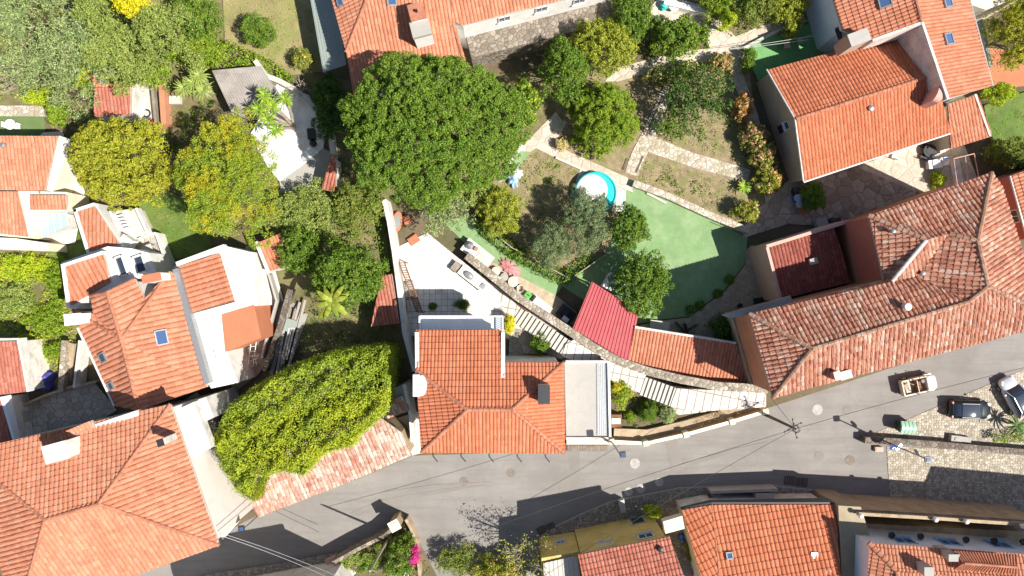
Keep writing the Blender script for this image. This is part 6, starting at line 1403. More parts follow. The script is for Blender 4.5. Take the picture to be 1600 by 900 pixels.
m = MB(); c = P(636, 344, 0); m.box((c.x, c.y, 0), (0.6, .8, .3), 0.3); m.lathe((c.x, c.y, .3), [(.25, 0), (.3, .1), (.2, .12)], 10); solo('terracotta_tub', m, M['deck'], 'orange tub beside the short red boat', 'tub')
c = P(688, 415, 0); 
for x, y, rad, lb in [(755, 424, .2, 'small planter pot nearest the white counter on the ledge'), (765, 432, .18, 'second planter pot along the brown ledge'), (780, 442, .16, 'last small planter pot along the brown ledge')]:
    c = P(x, y, 0); r = thing('plant_pot', (c.x, c.y, 0), lb, 'pot', 'pots along the brown ledge'); link('pot', MB().lathe((c.x, c.y, 0), [(rad * .8, 0), (rad * 1.1, .9), (rad, .92), (rad * .8, .85)], 12), M['terrawall'], r)
    rg = np.random.default_rng(int(x)); pp_ = np.array([c.x, c.y, 1.0]) + rg.normal(0, .12, (90, 3)); link_np('leaves', quads(pp_, np.tile([[0, 0, 1.]], (90, 1)), .13, rg), qf(90), LEAF['mid'], r)
# things along the rubble wall
r, c, R_ = counter('white_bench', 847, 478, 1.75, 0.75, 0.85, rt, 'dirtywhite', 'white long table against the rubble wall', 'table', 'whiteplastic')
c = P(825, 461, 0); r = thing('green_crate', (c.x, c.y, 0), 'bright green box between the bucket and the small white table', 'box'); link('body', MB().box((c.x, c.y, 0), (0.55, .5, .5), rt), M['greenplastic'], r); link('lid', MB().box((c.x, c.y, .5), (.6, .55, .06), rt), M['greenplastic'], r); link('handle', MB().box((c.x, c.y, .56), (.22, .08, .05), rt), M['black'], r)
c = P(813, 451, 0); r = thing('metal_bucket', (c.x, c.y, 0), 'pale metal bucket between the round tables and the green box', 'bucket'); link('body', MB().lathe((c.x, c.y, 0), [(0.22, 0), (0.32, .5), (0.34, .52), (.3, .5), (.24, .1)], 18), M['frame'], r); link('handle', MB().tube([Vector((c.x - .32, c.y, .5)), Vector((c.x, c.y + .1, .62)), Vector((c.x + .32, c.y, .5))], .02, 5), M['greymetal'], r)
r, c, R_ = counter('small_table', 838, 468, 0.55, 0.5, 0.6, rt, 'greycloth', 'small grey stool table beside the long white table', 'table', 'whiteplastic')
c = P(884, 490, 0); m = MB(); m.box((c.x, c.y, 0), (1.6, 1.2, 0.6), rt); m.lathe((c.x, c.y, .6), [(.5, 0), (.45, .3), (.1, .4)], 12); solo('covered_stack', m, M['black'], 'black covered stack in the shade beside the crimson carport', 'cover')
c = P(882, 498, 0); m = MB(); m.box((c.x, c.y, 0.95), (0.6, .45, .25), rt); m.lathe((c.x, c.y, 1.2), [(.18, 0), (.18, .03)], 14); solo('white_fan_box', m, M['whiteplastic'], 'small white appliance on the black covered stack', 'appliance')
c = P(955, 440, 2.3); r = thing('white_tank', (c.x, c.y, 0), 'white rectangular tank under the glossy tree at the carport corner', 'tank'); link('body', MB().box((c.x, c.y, 0), (0.85, 1.4, 2.25), -.5), M['whiteplastic'], r); link('lid', MB().box((c.x, c.y, 2.25), (.95, 1.5, .06), -.5), M['whiteplastic'], r)
m = MB(); c = P(1029, 508, 0); m.box((c.x, c.y, 0), (1.7, .75, .5), -.12); m.box((c.x, c.y, .5), (1.8, .85, .07), -.12); solo('pale_table', m, M['paleconc'], 'pale low table behind the clean tiled lean-to', 'table')
r = thing('dark_gate', P(1070, 512, 0), 'dark metal folding rack standing behind the lean-to', 'rack')
for a, b in (((1054, 503), (1068, 518)), ((1068, 518), (1087, 507)), ((1068, 505), (1072, 520))): link('bar', MB().wall([P(*a), P(*b)], 0.9, 0.07), M['darkmetal'], r)
c = P(1182, 470, 0); m = MB(); m.box((c.x, c.y, 0), (.7, .55, .6), .1); m.box((c.x, c.y, .6), (.75, .6, .06), .1); solo('dark_box', m, M['black'], 'dark storage box by the corner house balcony', 'box')
c = P(1154, 478, 0); solo('flower_pot', MB().lathe((c.x, c.y, 0), [(.18, 0), (.26, .4), (.2, .42), (.15, .3)], 14), M['darkmetal'], 'dark round pot on the beige paving near the orange walled end', 'pot')
for i, (x, y, k, lb) in enumerate([(1240, 300, 'black', 'black round barrel uppermost in the courtyard row'), (1241, 311, 'bluelid', 'blue barrel in the courtyard row'), (1244, 321, 'greymetal', 'grey barrel between the blue barrel and the orange crate')]):
    c = P(x, y, 0); r = thing('barrel', (c.x, c.y, 0), lb, 'barrel', 'barrels at the courtyard wall'); link('body', MB().lathe((c.x, c.y, 0), [(.3, 0), (.34, .15), (.36, .45), (.33, .8)], 18), M[k], r); link('lid', MB().lathe((c.x, c.y, .8), [(.35, 0), (.36, .05), (.3, .08), (.02, .09)], 18), M['paleblue' if k == 'bluelid' else k], r)
c = P(1251, 330, 0); m = MB(); m.box((c.x, c.y, 0), (.6, .6, .5), .15); m.box((c.x, c.y, .5), (.64, .64, .05), .15); solo('orange_crate', m, M['deck'], 'orange crate at the end of the barrel row', 'crate')
m = MB(); c = P(1279, 349, 0); m.box((c.x, c.y, 0), (1.0, .8, .7), .3); m.box((c.x, c.y, .7), (1.05, .85, .06), .3); solo('concrete_chest', m, M['concrete'], 'pale concrete chest by the pink parapet', 'chest')
c = P(1298, 346, 0); m = MB(); m.lathe((c.x, c.y, 0), [(.3, 0), (.35, .5), (.3, .55), (.05, .6)], 12); m.box((c.x + .5, c.y + .1, 0), (.5, .4, .5), .3); solo('rubbish_bags', m, M['black'], 'black bags beside the concrete chest', 'bags')
# pale terrace behind the gabled house
roundtable(1446, 238, 0.62, 0.74, 'darkmetal', 'dark round table on the pale terrace')
c = P(1463, 233, 0); r = thing('air_conditioner', (c.x, c.y, 0), 'white air conditioner unit with round fan beside the dark table', 'air conditioner'); link('case', MB().box((c.x, c.y, 0), (.5, .95, .9), .15), M['whiteplastic'], r); link('fan', MB().lathe((c.x, c.y, .9), [(.2, 0), (.2, .03), (.1, .05)], 16), M['greymetal'], r)
r, c, R_ = counter('terrace_sink', 1462, 256, 1.15, 0.7, 0.85, 0.15, 'dirtywhite', 'white sink unit below the air conditioner on the pale terrace', 'sink', 'whiteplastic')
r, c, R_ = counter('washing_machine', 1477, 252, 0.6, 0.65, 0.85, 0.15, 'whiteplastic', 'white washing machine beside the terrace sink', 'washing machine', 'whiteplastic'); link('control_panel', MB().box((c.x, c.y + .25, .85), (.5, .1, .04), .15), M['bluelid'], r)
chair(1394, 246, 1.2, 'whiteplastic', 'white chair beside the gabled house eaves on the pale terrace')
for x, y, lb in ((1438, 246, 'dark terrace chair south west of the dark round table'), (1452, 248, 'dark terrace chair south east of the dark round table'), (1440, 229, 'dark terrace chair north of the dark round table')): chair(x, y, x * .7, 'darkmetal', lb, 'dark chairs at the terrace table')
r = thing('pergola', P(1510, 262, 0), 'bare pink metal pergola frame beside the small annex', 'pergola')
for a, b in (((1490, 248), (1522, 240)), ((1496, 292), (1530, 280)), ((1490, 248), (1496, 292)), ((1522, 240), (1530, 280)), ((1508, 244), (1513, 286))): link('beam', MB().tube([P(*a, 2.3), P(*b, 2.3)], .045, 6), M['pink'], r)
for a in ((1490, 248), (1522, 240), (1496, 292), (1530, 280)): p = P(*a, 2.3); link('post', MB().box((p.x, p.y, 0), (.08, .08, 2.3)), M['pink'], r)
gwall('terrace_wall', gtop([(1492, 250), (1500, 296)], 0.5), 0.5, 0.9, 'dirtywhite', 'low white wall under the bare pergola frame')
# artificial grass terrace
for x, y, rot, lb in ((1281, 36, .5, 'white sun lounger uppermost against the pale blue wall'), (1285, 62, -.6, 'white sun lounger lower against the pale blue wall')):
    c = P(x, y, 0); r = thing('sun_lounger', (0, 0, 0), lb, 'sun lounger', 'loungers on the artificial grass'); link('bed', MB().box((.2, 0, .3), (1.2, .6, .07)), M['whiteplastic'], r); link('backrest', MB().box((-.6, 0, .34), (.6, .6, .07), 0, 0, Matrix.Rotation(.5, 3, 'Y')), M['whiteplastic'], r)
    for sx in (-.3, .7):
        for sy in (-.25, .25): link('leg', MB().box((sx, sy, 0), (.05, .05, .3)), M['whiteplastic'], r)
    r.location = (c.x, c.y, 0); r.rotation_euler = (0, 0, rot)
cloth(P(1279, 48, .2), .35, .3, .5, .2, 'whiteplastic', 'folded_chair_cover', 'white bundled cover between the two loungers', 'cover', 4)
for x, y, lb in ((1224, 77, 'small stone pedestal in the middle of the artificial grass'), (1244, 70, 'small stone pedestal nearest the loungers')):
    c = P(x, y, 0); r = thing('pedestal', (c.x, c.y, 0), lb, 'pedestal', 'pedestals on the artificial grass'); link('column', MB().lathe((c.x, c.y, 0), [(.22, 0), (.14, .1), (.12, .8), (.2, .9)], 12), M['concrete'], r); link('top', MB().box((c.x, c.y, .9), (.5, .45, .08), .3), M['beigestone'], r)
# stone terrace at the top
c = P(1036, 12, 0); m = MB(); m.box((c.x, c.y, 0), (.6, .7, .6), .3); m.lathe((c.x, c.y, .6), [(.36, 0), (.3, .2), (.05, .28)], 12); solo('teal_bin', m, M['teal'], 'teal covered bin on the stone terrace at the top edge', 'bin')
roundtable(1051, 14, 0.5, 0.7, 'whiteplastic', 'white round table beside the teal bin')
for x, y, lb in ((1557, 195, 'white round stepping stone, west one on the little lawn'), (1573, 191, 'white round stepping stone, middle one on the little lawn'), (1590, 188, 'white round stepping stone, east one on the little lawn')):
    c = P(x, y, 0); solo('stepping_stone', MB().lathe((c.x, c.y, 0.02), [(.26, 0), (.25, .07), (.02, .09)], 14, 0, 1, 1.2, .3), M['white'], lb, 'stepping stone', 'stepping stones on the little lawn')
# white yard and the lanes on the left
c = P(490, 217, 0); r = thing('garden_grill', (c.x, c.y, 0), 'black kettle cart standing in the white yard', 'barbecue'); link('body', MB().box((c.x, c.y + .3, 0.3), (.65, 1.0, .6), .1), M['black'], r); link('lid', MB().lathe((c.x + .1, c.y - .55, .3), [(.3, 0), (.34, .3), (.2, .5), (.05, .55)], 14), M['black'], r)
for dx, dy in ((-.3, -.1), (.3, -.1), (-.3, .7), (.3, .7)): link('leg', MB().box((c.x + dx * .9, c.y + dy, 0), (.05, .05, .35)), M['darkmetal'], r)
m = MB(); m.tube([P(432, 222, .1), P(440, 260, .1)], .06, 6); solo('garden_hose', m, M['teal'], 'green pipe lying across the white yard', 'pipe')
m = MB(); m.box(tuple(P(222, 168, 0)), (.5, .9, .7), .1); m.box(tuple(P(222, 168, .7)), (.55, .95, .05), .1); solo('white_chest', m, M['whiteplastic'], 'white chest in the narrow concrete yard', 'chest')
c = P(231, 178, 0); solo('coiled_hose', MB().lathe((c.x, c.y, 0), [(.42, 0), (.45, .12), (.4, .25), (.25, .25), (.22, .1)], 18), M['black'], 'coil of black hose beside the white chest', 'hose')
c = P(243, 190, 0); m = MB(); m.box((c.x, c.y, 0), (.6, .4, .35), .4); m.box((c.x, c.y, .35), (.5, .1, .2), .4); solo('red_trolley', m, M['redplastic'], 'small red orange cart at the foot of the brick wall', 'cart')
c = P(277, 158, 0); m = MB(); m.box((c.x, c.y, 0), (1.0, .7, .45)); m.box((c.x, c.y, .45), (1.05, .75, .05)); solo('stone_slab', m, M['paleconc'], 'pale slab table beside the dusty dracaena', 'slab')
# timber pile
def pile():
    r = thing('timber_pile', P(455, 530, 0), 'heap of grey boards and pipes along the old mossy wall', 'pile'); rg = random.Random(3)
    for i in range(16):
        x = 440 + rg.uniform(0, 26); a, b = P(x + rg.uniform(8, 18), 472 + rg.uniform(-6, 20)), P(x - rg.uniform(4, 16), 565 + rg.uniform(-14, 20)); z = 0.1 + rg.random() * .7
        e = (b - a).normalized(); nn = Vector((-e.y, e.x, 0)) * rg.uniform(.06, .16); m = MB(); q = [a + nn, a - nn, b - nn, b + nn]; m.prism(q, z, z + .06, bottom=True)
        link('board', m, M['concrete' if i % 3 else 'oldwood'], r)
    c = P(458, 508, 0); link('green_sheet', MB().box((c.x, c.y, .85), (1.0, 1.2, .07), -.3), M['greenmetal'], r)
    for i in range(3): link('pipe', MB().tube([P(452 + i * 4, 512, .9), P(440 + i * 4, 562, .7)], .07, 6), M['frame'], r)
pile()
r = thing('white_trellis', P(394, 545, 0), 'white ladder trellis leaning by the terracotta deck', 'trellis')
for x0, x1 in ((393, 386), (401, 394)): link('rail', MB().tube([P(x0, 530, 1.8), P(x1, 582, .2)], .04, 5), M['white'], r)
m = MB()
for i in range(7): m.tube([P(393, 530, 1.8).lerp(P(386, 582, .2), (i + .5) / 7), P(401, 530, 1.8).lerp(P(394, 582, .2), (i + .5) / 7)], .03, 5)
link('rungs', m, M['white'], r)
c = P(40, 650, 0); r = thing('garden_oven', (c.x, c.y, 0), 'grey masonry barbecue oven in the paved yard', 'barbecue'); link('body', MB().box((c.x, c.y, 0), (1.3, 1.0, 1.2), .2), M['grey'], r); link('hood', MB().lathe((c.x, c.y, 1.2), [(.6, 0), (.5, .3), (.25, .6), (.22, 1.0)], 4, 0, 1, .8, .98), M['concrete'], r)
for x, y, w_, lb in ((42, 674, 1.2, 'upper pale plank bench in the paved yard'), (40, 681, 1.2, 'lower pale plank bench in the paved yard')):
    c = P(x, y, 0); r = thing('bench', (c.x, c.y, 0), lb, 'bench', 'benches in the paved yard'); link('seat', MB().box((c.x, c.y, .42), (w_, .3, .06), .15), M['paleconc'], r)
    for s_ in (-.45, .45): link('leg', MB().box((c.x + s_, c.y + s_ * .15, 0), (.08, .26, .42), .15), M['concrete'], r)
for x, y, lb in ((63, 634, 'pale clay pot nearest the grey oven'), (78, 626, 'pale clay pot further from the grey oven')):
    c = P(x, y, 0); solo('clay_pot', MB().lathe((c.x, c.y, 0), [(.16, 0), (.24, .35), (.26, .38), (.2, .36), (.16, .2)], 14), M['beigestone'], lb, 'pot', 'clay pots in the paved yard')
# terrace furniture on the garden annex
r = thing('stacked_chairs', P(193, 348, 1.6), 'stack of white garden chairs on the small annex terrace', 'chairs')
for i in range(5):
    c = P(190 + i * 2.2, 338 + i * 5, 1.6); link('chair', MB().box((c.x, c.y, 1.6 + .05 * (i % 2)), (.7, .12, .5), .2), M['whiteplastic'], r)
c = P(238, 395, 1.0); r = thing('terrace_table', (c.x, c.y, 1.0), 'pale slatted table on the raised stone terrace', 'table'); link('table_top', MB().box((c.x, c.y, 1.7), (1.0, 1.4, .05), .35), M['greycloth'], r)
for sx in (-.4, .4):
    for sy in (-.6, .6): q = Matrix.Rotation(.35, 3, 'Z') @ Vector((sx, sy, 0)); link('leg', MB().box((c.x + q.x, c.y + q.y, 1.0), (.06, .06, .7), .35), M['greymetal'], r)
# bottom corner wall with lantern pier
gwall('corner_wall', gtop([(520, 880), (560, 858), (600, 838), (618, 822)], 1.9), 1.9, 0.32, 'rubble_mid', 'rough stone wall rising to the square pier at the street corner')
c = P(616, 822, 2.7); r = thing('corner_pier', (c.x, c.y, 0), 'square cream topped pier on the street corner', 'pier'); link('shaft', MB().box((c.x, c.y, 0), (.75, .75, 2.5), .5), M['beigestone'], r); link('cap', MB().box((c.x, c.y, 2.5), (.95, .95, .18), .5), M['cream'], r); link('cap_panel', MB().box((c.x, c.y, 2.68), (.6, .6, .05), .5), M['paleconc'], r)
gwall('corner_wall', gtop([(634, 812), (642, 826), (650, 848), (656, 900)], 1.3), 1.3, 0.25, 'beigestone', 'beige curved wall along the side lane')
c = P(522, 872, 0); m = MB(); m.box((c.x, c.y, 0), (.95, .7, .9), .4); m.box((c.x, c.y, .9), (1.05, .8, .08), .4); solo('stone_block', m, M['pink'], 'pinkish stone block in the dark corner garden', 'block')
for x, y, lb in ((549, 893, 'white rounded boulder at the bottom edge of the corner garden'), (530, 897, 'smaller white boulder at the bottom edge')):
    cloth(P(x, y), .5, .4, .5, .3, 'dirtywhite', 'white_boulder', lb, 'boulder', int(x), 3)
r = thing('metal_ladder', P(635, 892, 0), 'grey metal ladder leaning beside the bougainvillea', 'ladder')
for dx in (-3, 3): link('rail', MB().tube([P(633 + dx, 905, .4), P(640 + dx, 882, 2.2)], .04, 5), M['frame'], r)
m = MB()
for i in range(6): m.tube([P(630, 905, .4).lerp(P(637, 882, 2.2), i / 5), P(636, 905, .4).lerp(P(643, 882, 2.2), i / 5)], .03, 5)
link('rungs', m, M['frame'], r)
# side alley by the orange house
c = P(1064, 838, 0); r = thing('blue_canister', (c.x, c.y, 0), 'blue plastic canister in the alley beside the orange roof', 'canister'); link('body', MB().lathe((c.x, c.y, 0), [(.28, 0), (.32, .1), (.32, .6), (.15, .75), (.08, .8)], 14, 0, 1, 1.3, .5), M['bluelid'], r); link('cap', MB().lathe((c.x, c.y, .8), [(.09, 0), (.09, .08)], 10), M['black'], r)
c = P(1084, 890, 0); r = thing('red_pot', (c.x, c.y, 0), 'red flower pot in the alley beside the orange roof', 'pot'); link('pot', MB().lathe((c.x, c.y, 0), [(.2, 0), (.3, .4), (.32, .42), (.24, .38), (.1, .3)], 14), M['redplastic'], r)
for x, y, lb in ((1075, 852, 'alley plant next to the blue canister'), (1080, 868, 'alley plant next to the red pot')): plant('alley_plant', lb, 'plant', x, y, 5, 9, .9, .8, 'mixed', .12, .9, .25, trunk=.03, group='plants in the alley')
# iron grilles on the cobbled pavement and street lids
def lid(x, y, rad, m, label, group):
    c = P(x, y, 0); solo('manhole_cover', MB().lathe((c.x, c.y, .012), [(rad, 0), (rad, .012), (rad * .88, .014), (rad * .86, .010), (.02, .011)], 28), M[m], label, 'manhole cover', group)
for x, y, rad, m_, lb in [(725, 752, .43, 'castiron', 'brown round manhole cover alone in front of the central house'), (798, 739, .40, 'castiron', 'brown manhole cover south of the south east roof corner'), (992, 724, .48, 'palelid', 'pale oval manhole cover below the lamp post'),
    (982, 768, .40, 'palelid', 'pale manhole cover, left of a pair by the shadow edge'), (1001, 763, .43, 'palelid', 'pale manhole cover, right of a pair by the shadow edge'), (1030, 753, .40, 'palelid', 'pale manhole cover half in shade at the road edge'),
    (1277, 640, .5, 'palelid', 'white round manhole cover near the corner house'), (1324, 641, .42, 'asphalt_patch', 'faint grey manhole cover east of the white one'), (1280, 713, .46, 'asphalt_patch', 'faint manhole cover west of the pinkish one'), (1328, 719, .46, 'castiron', 'pinkish brown manhole cover at the street mouth'),
    (1574, 780, .42, 'castiron', 'dark manhole cover in the shaded cobbled street')]: lid(x, y, rad, m_, lb, 'manhole covers in the street')
for x, y, w_, l_, rot, lb in [(848, 832, .8, 1.1, .45, 'iron pavement grating beside the bare branched tree'), (862, 826, .8, 1.0, .45, 'iron pavement grating on the right of the first'), (1235, 751, 1.0, .8, -.1, 'dark gutter grating, left of a pair on the road edge'), (1254, 754, 1.0, .8, -.1, 'dark gutter grating, right of a pair on the road edge')]:
    c = P(x, y, .13); r = thing('pavement_grating', (c.x, c.y, .13 if y > 800 else .03), lb, 'grating', 'iron gratings'); z_ = .125 if y > 800 else .035; link('frame', MB().box((c.x, c.y, z_), (w_, l_, .02), rot), M['darkmetal'], r); m = MB()
    for i in range(5): q = Matrix.Rotation(rot, 3, 'Z') @ Vector(((i - 2) * w_ / 5.5, 0, 0)); m.box((c.x + q.x, c.y + q.y, z_ + .02), (.05, l_ * .9, .02), rot)
    link('bars', m, M['castiron'], r)
m = MB(); c = P(918, 700, 0); 
r = thing('drain_channel', (c.x, c.y, 0), 'brown slotted drain along the kerb below the flat roof', 'drain'); link('tray', MB().box((c.x, c.y, .03), (3.8, .55, .03)), M['castiron'], r); m = MB()
for i in range(16): m.box((c.x - 1.8 + i * .24, c.y, .06), (.06, .5, .015))
link('bars', m, M['oldwood'], r)
c = P(970, 780, 0); m = MB(); m.box((c.x, c.y - .4, .12), (.5, 1.1, .75), .2); m.box((c.x, c.y - .4, .87), (.55, 1.15, .05), .2); solo('street_cabinet', m, M['greymetal'], 'grey cabinet on the cobbled pavement near the green door', 'cabinet')
m = MB(); c = P(1106, 776, .12); m.box((c.x, c.y, .12), (.5, .4, .7), .2); m.lathe((c.x, c.y, .82), [(.25, 0), (.3, .2), (.1, .4)], 10); solo('pavement_planter', m, M['wood'], 'brown planter on the pavement beside the orange house', 'planter')

# ------------------------------------------------------------------ street furniture
def lamp(x, y, hx, hy, h, label, arm=True):
    """post at ground pixel (x, y); lantern at pixel (hx, hy), height h"""
    b, t = P(x, y, 0), P(hx, hy, h); r = thing('street_lamp', (b.x, b.y, 0), label, 'street lamp')
    top = Vector((b.x, b.y, h - .1)); link('post', MB().tube([b, b.lerp(top, .5), top], [.09, .07, .055], 8), M['greymetal'], r)
    link('arm', MB().tube([top, top.lerp(t, .5) + Vector((0, 0, .15)), t], .04, 6), M['darkmetal'], r)
    link('lantern', MB().box((t.x, t.y, t.z - .12), (.5, .5, .18), .1), M['darkmetal'], r); link('lens', MB().box((t.x, t.y, t.z + .06), (.36, .3, .05), .1), M['skyglass'], r); return r
lamp(953, 686, 973, 710, 6.4, 'street lamp with dark square lantern at the corner of the grey flat roof')
lamp(1385, 691, 1450, 718, 6.3, 'street lamp with dark lantern and round mirror by the dark stone wall')
lamp(412, 798, 377, 826, 5.0, 'small street lamp at the mouth of the cream lane')
b = P(1385, 691, 0); c = Vector((b.x, b.y, 3.9)); r = thing('traffic_mirror', (b.x, b.y, 0), 'round traffic mirror high on the lamp post by the dark stone wall', 'mirror'); mir = P(1432, 707, 4.4)
link('bracket', MB().tube([Vector((b.x, b.y, 4.3)), mir], .03, 5), M['greymetal'], r); m = MB(); m.tube([mir + Vector((.02, 0, 0)), mir + Vector((.1, .05, 0))], [.33, .3], 18); link('mirror', m, M['greymetal'], r)
b = P(1376, 690, 0); r = thing('road_sign', (b.x, b.y, 0), 'blue round road sign with white arrow and plate beside the lamp post', 'sign')
link('post', MB().tube([b, b + Vector((0, 0, 2.4))], .035, 6), M['greymetal'], r); sg = Vector((b.x - .05, b.y - .05, 2.25)); tl = Matrix.Rotation(.9, 3, 'X')
m = MB(); dsk = [sg + Vector((.34 * math.cos(a * math.pi / 12), .34 * math.sin(a * math.pi / 12) * .75, .25 * math.sin(a * math.pi / 12))) for a in range(24)]; m.add(dsk + [d + Vector((0, 0.02, -.03)) for d in dsk], [list(range(24)), list(range(24, 48))[::-1]] + [[i, 24 + i, 24 + (i + 1) % 24, (i + 1) % 24] for i in range(24)]); link('disc', m, M['signblue'], r)
link('plate', MB().box((b.x + .5, b.y - .02, 2.1), (.75, .28, .05), .8), M['whiteplastic'], r)
m = MB(); m.box((sg.x, sg.y, sg.z + .012), (.3, .08, .02), .8); link('arrow', m, M['whiteplastic'], r)
m = MB(); c = P(1371, 701, 0); m.box((c.x, c.y, .04), (.75, .45, .3)); m.box((c.x, c.y, .34), (.6, .3, .03)); solo('meter_box', m, M['pink'], 'small reddish box on the ground at the foot of the road sign', 'box')
# electric pole
b = P(1194, 647, 0); r = thing('electric_pole', (b.x, b.y, 0), 'tall electric pole with crossarms and cable loops leaning over the street', 'pole'); tp = P(1243, 670, 7.0); top = Vector((tp.x, tp.y, 7.0))
link('pole', MB().tube([b, b.lerp(top, .5), top], [.16, .13, .1], 10), M['bark'], r)
for i, z_ in enumerate((6.4, 6.8)):
    p = b.lerp(top, z_ / 7.0); d = Vector((math.cos(.5 + i * 1.3), math.sin(.5 + i * 1.3), 0)) * .8; link('crossarm', MB().tube([p - d, p + d], .05, 6), M['darkmetal'], r)
    m = MB()
    for k in (-1, -.5, .5, 1): q = p + d * k; m.lathe(tuple(q), [(.05, 0), (.08, .08), (.04, .2)], 8)
    link('insulators', m, M['darkmetal'], r)
m = MB(); m.tube([top + Vector((.28 * math.cos(a * .5), .28 * math.sin(a * .5), .02 * a - .2)) for a in range(26)], .03, 5); link('cable_loop', m, M['wire'], r)
b2 = P(611, 834, 0); r = thing('timber_pole', (b2.x, b2.y, 0), 'pale leaning utility pole behind the street corner pier', 'pole'); t2 = Vector((b2.x - .3, b2.y - .2, 8.0)); link('pole', MB().tube([b2, t2], [.13, .09], 8), M['palebark'], r); link('crossarm', MB().tube([t2 + Vector((-.5, .2, -.3)), t2 + Vector((.5, -.2, -.3))], .05, 6), M['oldwood'], r)
def cable(a, b, sag, label, m='wire', rad=.022):
    A, B_ = (P(*q) if not isinstance(q, Vector) else q for q in (a, b)); pts = [A.lerp(B_, i / 14) + Vector((0, 0, -sag * 4 * (i / 14) * (1 - i / 14))) for i in range(15)]
    solo('overhead_cable', MB().tube(pts, rad, 5), M[m], label, 'cable', 'overhead cables')
cable(top, t2 + Vector((.3, 0, -.3)), .9, 'long sagging cable between the electric pole and the pale utility pole', 'wire', .02)
cable(top, (1660, 560, 6.2), .5, 'cable from the electric pole along the parking square')
cable(top, (1204, 620, 8.5), .1, 'short cable from the electric pole to the corner house')
cable((342, 832, 8.6), (560, 915, 7.2), .4, 'upper pale cable from the big hip roof across the street', 'greymetal')
cable((342, 836, 8.4), (560, 925, 7.0), .5, 'lower pale cable from the big hip roof across the street', 'greymetal')
cable((377, 826, 4.9), (342, 850, 8.6), .2, 'short cable from the lane lamp to the big hip roof')
cable(top, (850, 900, 6.5), .5, 'dark cable over the shaded pavement towards the yellow house', 'wire', .018)
cable((1140, 76, 2.6), (1270, 56, 2.9), .1, 'upper washing line over the artificial grass', 'palewire', .02)
cable((1140, 77, 2.5), (1262, 62, 2.7), .15, 'lower washing line over the artificial grass', 'palewire', .02)
cable((1000, 290, .1), (1022, 322, .1), .0, 'black hose lying on the green court by the pale wall', 'wire', .03)
lp_ = [P(1006 + 10 * math.sin(i * .42) + i * .5, 296 + 22 * math.sin(i * .21) ** 2 + i * .5, .09) for i in range(34)]; solo('garden_hose', MB().tube(lp_, .035, 5), M['wire'], 'tangled dark hose lying on the green court', 'hose')
cable((1124, 350, 1.0), (1160, 366, 1.0), .0, 'short dark rail on the green court wall end', 'wire', .03)
# dumpster
c = P(1408, 664, 0); r = thing('green_dumpster', (0, 0, 0), 'green wheeled rubbish container with pale lid on the parking square', 'dumpster')
m = MB(); bt = [(-.6, -.42), (.6, -.42), (.6, .42), (-.6, .42)]; tp_ = [(-.7, -.52), (.7, -.52), (.7, .52), (-.7, .52)]; m.add([(x, y, .18) for x, y in bt] + [(x, y, 1.15) for x, y in tp_], [[3, 2, 1, 0], [4, 5, 6, 7], [0, 1, 5, 4], [1, 2, 6, 5], [2, 3, 7, 6], [3, 0, 4, 7]]); link('body', m, M['bin'], r)
m = MB(); arc = [(-.56 + 1.12 * i / 8, 1.16 + .22 * math.sin(math.pi * i / 8)) for i in range(9)]; vs = [(x, y, z) for x in (-.72, .72) for y, z in arc]; m.add(vs, [[i, i + 1, 9 + i + 1, 9 + i] for i in range(8)] + [list(range(9)), list(range(9, 18))[::-1]])
for x in (-.7, -.35, 0, .35, .7): m.tube([(x, y, z + .01) for y, z in arc], .025, 5)
link('lid', m, M['binlid'], r)
for sx in (-.5, .5):
    for sy in (-.35, .35): link('wheel', MB().tube([(sx, sy - .04, .1), (sx, sy + .04, .1)], .1, 12), M['rubber'], r)
link('handle', MB().tube([(-.75, -.3, 1.1), (-.82, -.3, 1.1), (-.82, .3, 1.1), (-.75, .3, 1.1)], .03, 6), M['bin'], r)
r.location = c; r.rotation_euler = (0, 0, -.05)
c = P(1489, 684, 0); m = MB(); m.box((c.x, c.y, 0), (1.0, .6, .55), -.1); m.box((c.x + .95, c.y - .08, 0), (.85, .5, .5), -.1); m.box((c.x, c.y, .55), (.35, .25, .06), -.1); solo('stone_planter', m, M['concrete'], 'concrete trough beside the dark stone wall behind the black car', 'planter')

